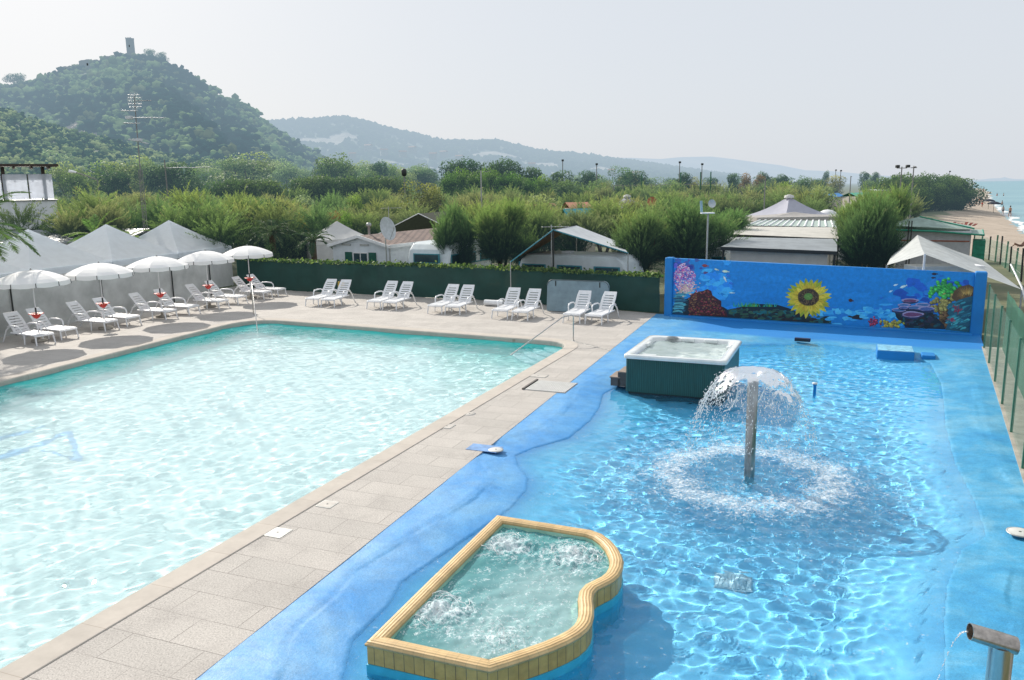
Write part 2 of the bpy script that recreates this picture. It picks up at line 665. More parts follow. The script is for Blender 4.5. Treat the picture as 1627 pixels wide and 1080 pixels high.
class MB:
    """collects shapes into ONE mesh"""
    def __init__(s):
        s.v = []
        s.f = []
        s.uv = {}
        s.sm = set()

    def add(s, vs, fs, smooth=False):
        b = len(s.v)
        s.v += [tuple(x) for x in vs]
        for f in fs:
            if smooth:
                s.sm.add(len(s.f))
            s.f.append([b + i for i in f])
        return s

    def box(s, c, d, rz=0.0, M4=None):
        x, y, z = d[0] / 2, d[1] / 2, d[2] / 2
        vs = [Vector((a * x, b * y, e * z)) for e in (-1, 1) for a, b in ((-1, -1), (1, -1), (1, 1), (-1, 1))]
        if M4 is None:
            M4 = Matrix.Translation(c) @ Matrix.Rotation(rz, 4, 'Z')
        vs = [M4 @ v for v in vs]
        return s.add(vs, [(3, 2, 1, 0), (4, 5, 6, 7), (0, 1, 5, 4), (1, 2, 6, 5), (2, 3, 7, 6), (3, 0, 4, 7)])

    def bar(s, a, b, w, h, upv=(0, 0, 1)):
        a, b = Vector(a), Vector(b)
        d = (b - a)
        L = d.length
        d.normalize()
        u = Vector(upv)
        if abs(d.dot(u)) > .98:
            u = Vector((1, 0, 0))
        x = d.cross(u).normalized()
        z = x.cross(d).normalized()
        m = Matrix((x, d, z)).transposed().to_4x4()
        m.translation = (a + b) / 2
        return s.box(None, (w, L, h), M4=m)

    def tube(s, pts, r, n=8, cap=True):
        pts = [Vector(p) for p in pts]
        rs = r if isinstance(r, (list, tuple)) else [r] * len(pts)
        rings = []
        prev = None
        for i, p in enumerate(pts):
            if i == 0:
                d = pts[1] - p
            elif i == len(pts) - 1:
                d = p - pts[-2]
            else:
                d = (pts[i + 1] - p).normalized() + (p - pts[i - 1]).normalized()
            d.normalize()
            if prev is None:
                a = Vector((0, 0, 1)) if abs(d.z) < .9 else Vector((1, 0, 0))
                x = d.cross(a).normalized()
            else:
                x = (prev - d * prev.dot(d)).normalized()
            prev = x
            y = d.cross(x)
            rings.append([p + (x * math.cos(2 * PI * k / n) + y * math.sin(2 * PI * k / n)) * rs[i] for k in range(n)])
        vs = [v for rg in rings for v in rg]
        fs = []
        for i in range(len(rings) - 1):
            for k in range(n):
                fs.append((i * n + k, i * n + (k + 1) % n, (i + 1) * n + (k + 1) % n, (i + 1) * n + k))
        s.add(vs, fs, True)
        if cap:
            s.add(rings[0], [tuple(range(n))[::-1]])
            s.add(rings[-1], [tuple(range(n))])
        return s

    def lathe(s, prof, n=16, c=(0, 0, 0), smooth=True):
        c = Vector(c)
        vs = []
        for r_, z in prof:
            for k in range(n):
                vs.append(c + Vector((r_ * math.cos(2 * PI * k / n), r_ * math.sin(2 * PI * k / n), z)))
        fs = []
        for i in range(len(prof) - 1):
            for k in range(n):
                fs.append((i * n + k, i * n + (k + 1) % n, (i + 1) * n + (k + 1) % n, (i + 1) * n + k))
        return s.add(vs, fs, smooth)

    def prism(s, poly, z0, z1, top=True, bottom=True):
        n = len(poly)
        vs = [(p[0], p[1], z0) for p in poly] + [(p[0], p[1], z1) for p in poly]
        fs = [(i, (i + 1) % n, n + (i + 1) % n, n + i) for i in range(n)]
        s.add(vs, fs)
        tri = tessellate_polygon([[Vector((p[0], p[1], 0)) for p in poly]])
        if top:
            s.add([(p[0], p[1], z1) for p in poly], [tuple(t) for t in tri])
        if bottom:
            s.add([(p[0], p[1], z0) for p in poly], [tuple(t)[::-1] for t in tri])
        return s

    def quad(s, a, b, c, d):
        return s.add([a, b, c, d], [(0, 1, 2, 3)])

    def build(s, name, mat=None, parent=None, bevel=0.0, loc=None, uvbox=False, recalc=True, seg=2):
        me = bpy.data.meshes.new(name)
        me.from_pydata([tuple(v) for v in s.v], [], s.f)
        bm = bmesh.new()
        bm.from_mesh(me)
        bm.faces.ensure_lookup_table()
        for i in s.sm:
            bm.faces[i].smooth = True
        if recalc:
            bmesh.ops.recalc_face_normals(bm, faces=bm.faces)
        if bevel:
            bmesh.ops.bevel(bm, geom=list(bm.edges) + list(bm.verts), offset=bevel, segments=seg, affect='EDGES', profile=.5, clamp_overlap=True)
        if uvbox:
            lay = bm.loops.layers.uv.new('UVMap')
            for f in bm.faces:
                n = f.normal
                if abs(n.z) > .8:
                    t = Vector((1, 0, 0))
                else:
                    t = Vector((-n.y, n.x, 0)).normalized()
                b = n.cross(t)
                for l in f.loops:
                    co = l.vert.co
                    l[lay].uv = (co.dot(t), co.z if abs(n.z) < .3 else co.dot(b))
        bm.to_mesh(me)
        bm.free()
        return link(name, me, mat, parent, loc)


def kids(o):
    return [c for c in bpy.data.objects if c.parent == o]


def copy_tree(o, loc=None, rz=None, label=None, group=None, scale=None, ch=None):
    r = o.copy()
    C.objects.link(r)
    if loc is not None:
        r.location = loc
    if rz is not None:
        r.rotation_euler = (0, 0, rz)
    if scale is not None:
        r.scale = scale if isinstance(scale, (tuple, list)) else (scale,) * 3
    if label:
        r['label'] = label
    if group:
        r['group'] = group
    def rec(src, dst):
        for c in TREE.get(src.name, ()):
            d = c.copy()
            C.objects.link(d)
            d.parent = dst
            rec(c, d)
    rec(o, r)
    return r


TREE = {}


def remember(root):
    """note the children of a thing once, so that copies are quick"""
    def rec(o):
        ks = kids(o)
        TREE[o.name] = ks
        for k in ks:
            rec(k)
    rec(root)


# ------------------------------------------------------------------ light
SUNV = Vector((-.85, 1.35, 1.0)).normalized()          # towards the sun
elev = math.asin(SUNV.z)
azim = math.atan2(SUNV.x, SUNV.y)                      # from +Y towards +X
w = bpy.data.worlds.new('World')
sc.world = w
w.use_nodes = True
nt = w.node_tree
bg = nt.nodes['Background']
sky = nt.nodes.new('ShaderNodeTexSky')
sky.sky_type = 'NISHITA'
sky.sun_disc = False
sky.sun_elevation = elev
sky.sun_rotation = azim
sky.dust_density = 3.0
sky.air_density = 1.0
sky.ozone_density = 1.5
mxs = mixc(nt, .88, sky.outputs[0], (7.55, 8.0, 8.6))
nt.links.new(mxs, bg.inputs[0])
bg.inputs[1].default_value = .10
sun = bpy.data.lights.new('sun', 'SUN')
sun.energy = 5.0
sun.angle = R(.53)
sun.color = (1.0, .93, .83)
suno = bpy.data.objects.new('sun', sun)
C.objects.link(suno)
suno.rotation_euler = (-SUNV).to_track_quat('-Z', 'Y').to_euler()
sun.cycles.is_caustics_light = True
sc.view_settings.view_transform = 'Standard'
sc.view_settings.look = 'None'
sc.view_settings.exposure = 0
sc.cycles.use_denoising = True
sc.cycles.max_bounces = 8
sc.cycles.transparent_max_bounces = 12
sc.cycles.transmission_bounces = 6
sc.cycles.diffuse_bounces = 3
sc.cycles.sample_clamp_indirect = 6


def receiver(o):
    o.cycles.is_caustics_receiver = True
    return o


def caster(o):
    o.cycles.is_caustics_caster = True
    return o

# ------------------------------------------------------------------ polygon helpers (numpy)
def in_poly(x, y, poly):
    inside = np.zeros(x.shape, bool)
    n = len(poly)
    for i in range(n):
        x1, y1 = poly[i][0], poly[i][1]
        x2, y2 = poly[(i + 1) % n][0], poly[(i + 1) % n][1]
        c = ((y1 > y) != (y2 > y))
        with np.errstate(divide='ignore', invalid='ignore'):
            xi = (x2 - x1) * (y - y1) / ((y2 - y1) if y2 != y1 else 1e-9) + x1
        inside ^= (c & (x < xi))
    return inside


def seg_dist(x, y, pts, closed=True):
    best = np.full(x.shape, 1e9)
    n = len(pts)
    for i in range(n if closed else n - 1):
        x1, y1 = pts[i][0], pts[i][1]
        x2, y2 = pts[(i + 1) % n][0], pts[(i + 1) % n][1]
        dx, dy = x2 - x1, y2 - y1
        L = dx * dx + dy * dy + 1e-12
        t = np.clip(((x - x1) * dx + (y - y1) * dy) / L, 0, 1)
        d = np.hypot(x - x1 - t * dx, y - y1 - t * dy)
        best = np.minimum(best, d)
    return best


def line_side(x, y, pts):
    """signed distance to an open line, positive on its left (inland)"""
    best = np.full(x.shape, 1e9)
    sg = np.ones(x.shape)
    for i in range(len(pts) - 1):
        x1, y1 = pts[i]
        x2, y2 = pts[i + 1]
        dx, dy = x2 - x1, y2 - y1
        L = dx * dx + dy * dy
        t = np.clip(((x - x1) * dx + (y - y1) * dy) / L, 0, 1)
        d = np.hypot(x - x1 - t * dx, y - y1 - t * dy)
        s = np.sign(dx * (y - y1) - dy * (x - x1))
        m = d < best
        best = np.where(m, d, best)
        sg = np.where(m, s, sg)
    return best * sg


def offset_poly(poly, d):
    """offset a counter-clockwise polygon outwards by d"""
    n = len(poly)
    out = []
    for i in range(n):
        a, b, c = Vector(poly[i - 1][:2]), Vector(poly[i][:2]), Vector(poly[(i + 1) % n][:2])
        e1, e2 = (b - a).normalized(), (c - b).normalized()
        n1, n2 = Vector((e1.y, -e1.x)), Vector((e2.y, -e2.x))
        k = (n1 + n2)
        k = k / max(.35, (1 + n1.dot(n2)))
        out.append((b.x + k.x * d, b.y + k.y * d))
    return out


def ccw(poly):
    a = sum(poly[i - 1][0] * poly[i][1] - poly[i][0] * poly[i - 1][1] for i in range(len(poly)))
    return poly if a > 0 else poly[::-1]


def round_corner(a, c, b, r, n=7):
    """points of a rounded corner at c between a and b"""
    a, b, c = Vector(a), Vector(b), Vector(c)
    p0, p1 = c + (a - c).normalized() * r, c + (b - c).normalized() * r
    return [tuple(p0 * (1 - t) ** 2 + c * 2 * t * (1 - t) + p1 * t * t) for t in [i / (n - 1) for i in range(n)]]


SHORE = [(42, -80), (42, 30), (46, 60), (53.6, 84), (70.5, 114.6), (90, 150), (134.6, 230), (248, 427),
         (420, 750), (900, 1560), (1900, 3300), (3100, 4300), (9000, 5600)]
BLUE_L = ((-5.63, 1.0), (5.50, 30.2))
BLUE_R = ((2.48, 1.0), (14.95, 25.3))
BIG_C = [(-20.1, 1.0), (-8.1, 1.0), (1.88, 24.71), (-9.98, 30.52)]
DECK_OUT = [(-26, .5), (BLUE_L[0][0], .5), BLUE_L[0], BLUE_L[1], (5.0, 30.6), (-1.43, 34.9), (-10.9, 39.2), (-14.2, 41.2), (-26, 1.0)]
CUT = [(-24, 0), (2.5, 0), BLUE_R[0], BLUE_R[1], (5.5, 30.2), (-1.4, 34.3), (-10.8, 38.6), (-13.7, 40.3)]


def geo_axis(a, b, st, far, g=1.13):
    xs = list(np.arange(a, b + .01, st))
    d = st
    while xs[-1] < far[1]:
        d *= g
        xs.append(xs[-1] + d)
    d = st
    while xs[0] > far[0]:
        d *= g
        xs.insert(0, xs[0] - d)
    return np.array(xs)


gx = geo_axis(-50, 90, 1.0, (-9000, 9000), 1.10)
gy = geo_axis(-6, 190, 1.0, (-60, 9000), 1.10)
X, Y = np.meshgrid(gx, gy)
sd = line_side(X, Y, SHORE)
bw = np.interp(Y, [0, 55, 150, 3000], [16, 14.5, 5.5, 14])
Z = np.where(sd > bw, -.06, -.15 - .85 * (1 - np.clip(sd / bw, 0, 1)))
Z = np.where(sd < 0, -1.0 + sd * .05, Z)
Z = np.maximum(Z, -5)
Z += np.where((sd > 0) & (sd < bw), .05 * np.sin(X * .9 + Y * .4) * np.sin(X * .35 - Y * .7), 0)
Z = np.where(in_poly(X, Y, CUT), -3.5, Z)
idx = np.arange(X.size).reshape(X.shape)
F = np.stack([idx[:-1, :-1], idx[:-1, 1:], idx[1:, 1:], idx[1:, :-1]], -1).reshape(-1, 4)
cxx = (X[:-1, :-1] + X[1:, 1:]).ravel() / 2
cyy = (Y[:-1, :-1] + Y[1:, 1:]).ravel() / 2
sdc = line_side(cxx, cyy, SHORE)
bwc = np.interp(cyy, [0, 55, 150, 3000], [16, 14.5, 5.5, 14])
isb = sdc < bwc + .8 * np.sin(cyy * .5)


def sub_mesh(name, V, F, col=None, smooth=True):
    u, inv = np.unique(F, return_inverse=True)
    return npmesh(name, V[u], inv.reshape(F.shape), None if col is None else col[u], smooth)


V = np.stack([X, Y, Z], -1).reshape(-1, 3)
tag(link('ground', sub_mesh('ground', V, F[~isb]), M['ground']), kind='structure')
tag(link('beach', sub_mesh('beach', V, F[isb]), M['sand']), kind='structure')
# sea
b = MB()
b.quad((20, -80, -1.0), (14000, -80, -1.0), (14000, 16000, -1.0), (20, 16000, -1.0))
tag(b.build('sea', M['sea']), kind='structure')
# foam line where the waves break
fv, ff, fc = [], [], []
pl = [Vector(p) for p in SHORE[1:8]]
dense = []
for a_, b_ in zip(pl[:-1], pl[1:]):
    n_ = max(2, int((b_ - a_).length / 1.2))
    dense += [a_.lerp(b_, i / n_) for i in range(n_)]
for i, p_ in enumerate(dense[:-1]):
    d_ = (dense[i + 1] - p_).normalized()
    nn = Vector((d_.y, -d_.x))
    w1 = .25 + .35 * math.sin(i * .31) + .2 * math.sin(i * 1.7)
    for k in (w1, w1 + .9 + .5 * math.sin(i * .53 + 1)):
        fv.append((p_.x + nn.x * k, p_.y + nn.y * k, -.985))
n_ = len(fv) // 2
ff = [(2 * i, 2 * i + 1, 2 * i + 3, 2 * i + 2) for i in range(n_ - 1)]
mb = MB()
mb.add(fv, ff)
M['foam'] = simple('sea_foam', (.72, .75, .76), .8, .2, 1.2)
tag(mb.build('surf_foam', M['foam']), kind='structure')

# ------------------------------------------------------------------ main pool
nl, nr, fr, fl = BIG_C
big_in = [nl, nr] + round_corner(nr, fr, fl, 1.0) + round_corner(fr, fl, nl, 1.7)
big_in = ccw(big_in)
COPW = .42
cop_out = offset_poly(big_in, COPW)

# deck: one sheet with the pool cut out
loops = [[Vector((p[0], p[1], 0)) for p in ccw(DECK_OUT)], [Vector((p[0], p[1], 0)) for p in cop_out]]
tri = tessellate_polygon(loops)
pts = [v for l in loops for v in l]
mb = MB()
mb.add(pts, [tuple(t) for t in tri])
# the deck's own edge face towards the blue pool
e0, e1 = BLUE_L
mb.quad((e0[0], e0[1], 0), (e1[0], e1[1], 0), (e1[0], e1[1], -.3), (e0[0], e0[1], -.3))
tag(mb.build('pool_deck', M['deck']), kind='structure')

# coping
prof = [(0.0, -.16), (0.0, -.035), (.012, -.008), (.04, .008), (COPW - .01, .014), (COPW, .008), (COPW, -.05)]
rings = [[(x, y, z) for x, y in offset_poly(big_in, o_)] for o_, z in prof]
mb = MB()
n_ = len(big_in)
vs = [v for r_ in rings for v in r_]
fs = []
for i in range(len(rings) - 1):
    for k in range(n_):
        fs.append((i * n_ + k, i * n_ + (k + 1) % n_, (i + 1) * n_ + (k + 1) % n_, (i + 1) * n_ + k))
mb.add(vs, fs)
tag(mb.build('pool_coping', M['coping']), kind='structure')

# pool walls and floor
BZ = -1.25
mb = MB()
wo = offset_poly(big_in, .012)
mb.add([(x, y, -.02) for x, y in wo] + [(x, y, BZ) for x, y in wo],
       [(k, (k + 1) % n_, n_ + (k + 1) % n_, n_ + k) for k in range(n_)])
receiver(tag(mb.build('pool_wall', M['liner_wall']), kind='structure'))
mb = MB()
fo = offset_poly(big_in, .05)
xs_ = np.arange(-21, 3, .25)
ys_ = np.arange(.8, 31, .25)
Xf, Yf = np.meshgrid(xs_, ys_)
fx_, fy_ = (fr[0] - fl[0]), (fr[1] - fl[1])
df = np.abs((Xf - fl[0]) * fy_ - (Yf - fl[1]) * fx_) / math.hypot(fx_, fy_)
lx_, ly_ = (fl[0] - nl[0]), (fl[1] - nl[1])
dl_ = np.abs((Xf - nl[0]) * ly_ - (Yf - nl[1]) * lx_) / math.hypot(lx_, ly_)
dd_ = np.minimum(df, dl_ * 1.15)
cf = np.clip(1.15 - dd_ / 2.3, 0, 1) ** 1.3 * .95  # shade of the far and left walls painted into the floor as teal
idx = np.arange(Xf.size).reshape(Xf.shape)
Ff = np.stack([idx[:-1, :-1], idx[:-1, 1:], idx[1:, 1:], idx[1:, :-1]], -1).reshape(-1, 4)
cxf = (Xf[:-1, :-1] + Xf[1:, 1:]).ravel() / 2
cyf = (Yf[:-1, :-1] + Yf[1:, 1:]).ravel() / 2
Ff = Ff[in_poly(cxf, cyf, offset_poly(big_in, .3))]
Vf = np.stack([Xf, Yf, np.full_like(Xf, BZ)], -1).reshape(-1, 3)
me = sub_mesh('pool_floor', Vf, Ff, np.repeat(cf.reshape(-1, 1), 3, axis=1), True)
receiver(tag(link('pool_floor', me, M['liner']), kind='structure'))

# corner steps (quarter rounds going down from each far corner)
M['step'] = simple('pool_step', (.45, .68, .78), .6, .08)
def corner_steps(c, a, b, name, n, r0, dr, mat):
    c, a, b = Vector(c), Vector(a), Vector(b)
    da, db = (a - c).normalized(), (b - c).normalized()
    mb = MB()
    for k in range(n):
        r = r0 + dr * (n - 1 - k)
        poly = [c - (da + db) * .02]
        for i in range(9):
            t = i / 8
            d = (da * math.cos(t * PI / 2) + db * math.sin(t * PI / 2))
            poly.append(c + d * r)
        poly = ccw([tuple(p) for p in poly])
        z1 = -.32 - .24 * (n - 1 - k)
        mb.prism(poly, BZ + .002, z1, bottom=False)
    return receiver(tag(mb.build(name, mat), kind='structure'))
corner_steps(fr, nr, fl, 'pool_steps', 4, .9, .34, M['step'])
corner_steps(fl, fr, nl, 'pool_steps', 4, 1.2, .34, simple('teal_step', (.10, .55, .60), .6, .08))


def waves(X, Y, comps):
    Z = np.zeros_like(X)
    for kx, ky, ph, a in comps:
        Z += a * np.sin(kx * X + ky * Y + ph)
    return Z


def comps(n, lo, hi, amp, seed, bias=None, spread=PI):
    r = np.random.RandomState(seed)
    out = []
    for i in range(n):
        L = lo * (hi / lo) ** r.uniform()
        th = r.uniform(0, 2 * PI) if bias is None else bias + r.normal() * spread
        out.append((2 * PI / L * math.cos(th), 2 * PI / L * math.sin(th), r.uniform(0, 6.28), amp * L))
    return out


def water_grid(name, poly, st, z0, zf, mat, colf=None, inset=.0):
    poly = np.array([p[:2] for p in poly])
    xs = np.arange(poly[:, 0].min() - st, poly[:, 0].max() + st, st)
    ys = np.arange(poly[:, 1].min() - st, poly[:, 1].max() + st, st)
    X, Y = np.meshgrid(xs, ys)
    Z = z0 + zf(X, Y)
    idx = np.arange(X.size).reshape(X.shape)
    F = np.stack([idx[:-1, :-1], idx[:-1, 1:], idx[1:, 1:], idx[1:, :-1]], -1).reshape(-1, 4)
    cx = (X[:-1, :-1] + X[1:, 1:]).ravel() / 2
    cy = (Y[:-1, :-1] + Y[1:, 1:]).ravel() / 2
    F = F[in_poly(cx, cy, poly.tolist())]
    V = np.stack([X, Y, Z], -1).reshape(-1, 3)
    col = None
    if colf is not None:
        f = colf(X, Y)
        f, g_ = f if isinstance(f, tuple) else (f, f * 0)
        col = np.stack([f, g_, f * 0], -1).reshape(-1, 3)
    me = sub_mesh(name, V, F, col, True)
    return caster(link(name, me, mat))


c1 = comps(60, .18, .85, .0012, 3)
c2 = comps(14, 1.2, 3.5, .0014, 4)
def big_teal(X, Y):
    df = np.abs((X - fl[0]) * fy_ - (Y - fl[1]) * fx_) / math.hypot(fx_, fy_)
    dl_ = np.abs((X - nl[0]) * ly_ - (Y - nl[1]) * lx_) / math.hypot(lx_, ly_)
    dd_ = np.minimum(df, dl_ * 1.2) + .35 * np.sin(X * 2.1 + Y) * np.sin(Y * 1.7 - X * .6)
    g = np.clip(1.3 - dd_ / 1.7, 0, 1)  # shade along the far and left walls painted into the water as teal
    # the corner by the steps keeps a green cast
    g = np.maximum(g, .45 * np.exp(-((X - .3) ** 2 + (Y - 22.5) ** 2) / 9))
    return g * 0, g


o = water_grid('pool_water', offset_poly(big_in, .06), .036, -.13, lambda X, Y: waves(X, Y, c1) + waves(X, Y, c2), M['water_big'], big_teal)
tag(o, kind='structure')

# drawing on the pool floor (blue shape with an arrow-like tail)
M['floor_blue'] = simple('faded_blue_line', (.16, .42, .78), .8, .1)
mb = MB()
def strip(mb, pts, w, z):
    pts = [Vector(p) for p in pts]
    vs = []
    for i, p_ in enumerate(pts):
        d_ = (pts[min(i + 1, len(pts) - 1)] - pts[max(i - 1, 0)]).normalized()
        n2 = Vector((-d_.y, d_.x, 0))
        ww = w[i] if isinstance(w, (list, tuple)) else w
        vs += [p_ - n2 * ww / 2, p_ + n2 * ww / 2]
    for v_ in vs:
        v_.z = z
    mb.add(vs, [(2 * i, 2 * i + 1, 2 * i + 3, 2 * i + 2) for i in range(len(pts) - 1)])
BD = -.95
def GB(px, py):
    return G(px, py, BD)
strip(mb, [GB(-120, 800), GB(-40, 782), GB(30, 752), GB(75, 738), GB(112, 718)], [.5, .5, .34, .25, .12], BZ + .004)
strip(mb, [GB(112, 718), GB(125, 745), GB(130, 768)], .12, BZ + .005)
strip(mb, [GB(130, 768), GB(100, 758), GB(70, 748)], .08, BZ + .006)
strip(mb, [GB(-60, 745), GB(0, 735), GB(40, 722), GB(78, 712)], [.3, .3, .18, .1], BZ + .007)
receiver(tag(mb.build('floor_marking', M['floor_blue']), kind='structure'))

# ------------------------------------------------------------------ blue shallow pool
WZ = -.10
wpx = [(1130, 552), (1180, 548), (1300, 546), (1400, 556), (1478, 576), (1497, 612), (1503, 680), (1520, 740), (1550, 800), (1563, 835), (1566, 852), (1528, 872),
       (1506, 930), (1500, 1000), (1504, 1080), (1500, 1400), (480, 1400), (530, 1130), (549, 1057), (558, 1020), (617, 962), (638, 925), (724, 867),
       (789, 824), (812, 806), (836, 780), (838, 760), (822, 740), (818, 724), (850, 711), (903, 696), (938, 668), (952, 648), (958, 626), (1010, 600), (1080, 566)]
wat = [G(px_, py_, WZ) for px_, py_ in wpx]
wat = ccw([(p_.x, p_.y) for p_ in wat])
ns, ntt = 300, 620
S, T = np.meshgrid(np.linspace(0, 1, ns), np.linspace(0, 1, ntt))
lx = BLUE_L[0][0] + (BLUE_L[1][0] - BLUE_L[0][0]) * T
ly = BLUE_L[0][1] + (BLUE_L[1][1] - BLUE_L[0][1]) * T
rx = BLUE_R[0][0] + (BLUE_R[1][0] - BLUE_R[0][0]) * T
ry = BLUE_R[0][1] + (BLUE_R[1][1] - BLUE_R[0][1]) * T
X = lx + (rx - lx) * S
Y = ly + (ry - ly) * S
sdw = seg_dist(X, Y, wat) * np.where(in_poly(X, Y, wat), -1, 1)
lump = waves(X, Y, comps(20, .5, 3, .0018, 21))
Z = np.where(sdw > 0, np.minimum(WZ + .012 + sdw * .11, -.006 + 0 * X), WZ + np.maximum(sdw * .36, -.46))
Z = Z + lump * np.clip(np.abs(sdw) * 1.2, .25, 1) * np.where(Z > -.02, .2, 1)
leftd = S * np.hypot(rx - lx, ry - ly)
pale = np.clip(1.25 - leftd / 2.3, 0, 1) * np.clip(1.4 - T * .8, 0, 1)
under = np.clip(-sdw / .35, 0, 1)
wet_and_shade = np.clip(1 - np.abs(sdw - .04) / .22, 0, 1) * .3 * (leftd < 5)
idx = np.arange(X.size).reshape(X.shape)
F = np.stack([idx[:-1, :-1], idx[:-1, 1:], idx[1:, 1:], idx[1:, :-1]], -1).reshape(-1, 4)
V = np.stack([X, Y, Z], -1).reshape(-1, 3)
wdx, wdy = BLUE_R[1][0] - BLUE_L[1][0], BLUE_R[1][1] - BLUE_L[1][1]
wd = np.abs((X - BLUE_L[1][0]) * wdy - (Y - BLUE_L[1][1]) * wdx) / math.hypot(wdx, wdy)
wall_shade = np.clip(1 - (wd - 2.9 - .15 * np.sin(X * 1.7)) / .35, 0, 1) * np.clip((S - .10) * 9, 0, 1) * .95  # mural wall's cast shadow painted deep blue into the floor colour
wet_and_shade = np.maximum(wet_and_shade, wall_shade)
col = np.stack([pale, under, wet_and_shade], -1).reshape(-1, 3)
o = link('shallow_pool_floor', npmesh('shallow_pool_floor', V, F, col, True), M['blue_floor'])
receiver(tag(o, kind='structure'))

FP = Vector((4.02, 13.09, WZ))       # foot of the fountain
c3 = comps(56, .12, .50, .0040, 9)
c3b = comps(10, .9, 2.2, .0010, 10)


def blue_w(X, Y):
    r = np.hypot(X - FP.x, Y - FP.y)
    th = np.arctan2(Y - FP.y, X - FP.x)
    near = np.exp(-((r - 1.4) / .8) ** 2)
    ring = .0052 * np.sin(2 * PI * r / .33 + .6 * np.sin(3 * th) + .35 * np.sin(9 * th + r)) * np.clip((r - .9), 0, 1) * np.exp(-np.maximum(r - 1.2, 0) / 4.0)
    ring += .004 * np.sin(2 * PI * r / .55 + .8 * np.sin(2 * th + 1)) * np.exp(-np.maximum(r - 1.2, 0) / 7.0)
    a = .35 + .65 * np.exp(-np.maximum(r - 1.2, 0) / 5.0)
    chop = .010 * near * waves(X, Y, [(k[0] * 1.8, k[1] * 1.8, k[2], 1 / 7.0) for k in c3[:18]])
    nz = Vector((5.62, 17.6, 0))
    r2 = np.hypot(X - nz.x, Y - nz.y)
    ring2 = .004 * np.sin(2 * PI * r2 / .3) * np.exp(-r2 / 1.8)
    shore = np.where(in_poly(X, Y, wat), np.clip(seg_dist(X, Y, wat) / .8, .08, 1), .05)
    return (ring + a * waves(X, Y, c3) + waves(X, Y, c3b) + chop + ring2) * shore


def blue_foam(X, Y):
    r = np.hypot(X - FP.x, Y - FP.y)
    th = np.arctan2(Y - FP.y, X - FP.x)
    f = np.exp(-((r - 1.34 - .05 * np.sin(th * 5 + 1) - .05 * np.sin(th * 9)) / .38) ** 2) * .42 + .20 * np.exp(-((r - 1.3) / .8) ** 2)
    f += .12 * np.exp(-((r - 2.2) / .7) ** 2)
    f += .55 * np.exp(-(np.hypot(X - 5.62, Y - 17.6) / .16) ** 2)
    return f


o = water_grid('shallow_pool_water', offset_poly(wat, .12), .032, WZ, blue_w, M['water_blue'], blue_foam)
tag(o, kind='structure')

ICO = None


def ico_template(sub=1):
    bm = bmesh.new()
    bmesh.ops.create_icosphere(bm, subdivisions=sub, radius=1)
    v = np.array([x.co[:] for x in bm.verts])
    f = np.array([[y.index for y in x.verts] for x in bm.faces])
    bm.free()
    return v, f


IV, IF = ico_template(1)


def droplets(name, pts, sizes, dirs=None, stretch=None, mat=None, parent=None):
    n = len(pts)
    pts = np.array(pts)
    sizes = np.array(sizes)
    V = IV[None, :, :] * sizes[:, None, None]
    if dirs is not None:
        d = np.array(dirs)
        d = d / np.linalg.norm(d, axis=1)[:, None]
        dot = np.einsum('nvk,nk->nv', V, d)
        V = V + dot[:, :, None] * d[:, None, :] * (np.array(stretch)[:, None, None] - 1)
    V = (V + pts[:, None, :]).reshape(-1, 3)
    F = (IF[None] + (np.arange(n) * len(IV))[:, None, None]).reshape(-1, 3)
    return link(name, npmesh(name, V, F, None, True), mat, parent)


# ------------------------------------------------------------------ water mushroom fountain
root = empty('mushroom_fountain', tuple(FP), label='steel column fountain throwing an umbrella of water in the blue pool', cat='fountain')
ztop = P(1193, 602, FP.y).z - FP.z
mb = MB()
mb.lathe([(.088, -.35), (.088, ztop), (.080, ztop + .006), (.076, ztop - .002), (.076, ztop - .12)], 28)
mb.build('column', M['column_steel'], root)
mb = MB()
mb.lathe([(.06, ztop - .1), (.06, ztop + .012), (.0, ztop + .02)], 20)
mb.build('nozzle', M['galv'], root)
VR, VZ_ = 1.50, 1.60


def jet(t, az, vr=VR, vz=VZ_):
    r = .05 + vr * t
    return Vector((r * math.cos(az), r * math.sin(az), ztop + .02 + vz * t - 4.9 * t * t))


mb = MB()
nseg, nth = 22, 96
vs = []
for i in range(nseg):
    t = .47 * i / (nseg - 1)
    for k in range(nth):
        az = 2 * PI * k / nth
        te = t * (1 + .06 * math.sin(az * 3 + .5) + .05 * math.sin(az * 7))
        p_ = jet(te, az)
        wob = (t / .47) ** 2
        p_.z += .02 * wob * math.sin(az * 11 + t * 30) + .012 * wob * math.sin(az * 23 - t * 50)
        vs.append(p_)
fs = []
for i in range(nseg - 1):
    for k in range(nth):
        # the film tears open towards its edge
        if i > 12 and random.random() < (i - 12) / 11:
            continue
        fs.append((i * nth + k, i * nth + (k + 1) % nth, (i + 1) * nth + (k + 1) % nth, (i + 1) * nth + k))
mb.add(vs, fs, True)
mb.build('water_film', M['sheet'], root, recalc=False)
pts, sz, dr, stt = [], [], [], []
rs = random.Random(5)
strand_az = [rs.uniform(0, 2 * PI) for _ in range(150)]
for i in range(4300):
    az = rs.choice(strand_az) + rs.gauss(0, .022) if rs.random() < .75 else rs.uniform(0, 2 * PI)
    lft = .5 - .5 * math.cos(az - 0)          # 1 on the left side
    if rs.random() > .45 + .55 * lft:
        continue
    t = rs.triangular(.26, .78, .50)
    vr = VR * rs.gauss(1, .035 + .12 * max(0, t - .5))
    p_ = jet(t, az, vr, VZ_ * rs.gauss(1, .05))
    if p_.z < -.02:
        continue
    v_ = Vector((vr * math.cos(az), vr * math.sin(az), VZ_ - 9.8 * t))
    pts.append(p_[:])
    sz.append(rs.uniform(.0028, .0075) * (1.5 if rs.random() < .10 else 1))
    dr.append(v_[:])
    stt.append(rs.uniform(1.0, 3.2))
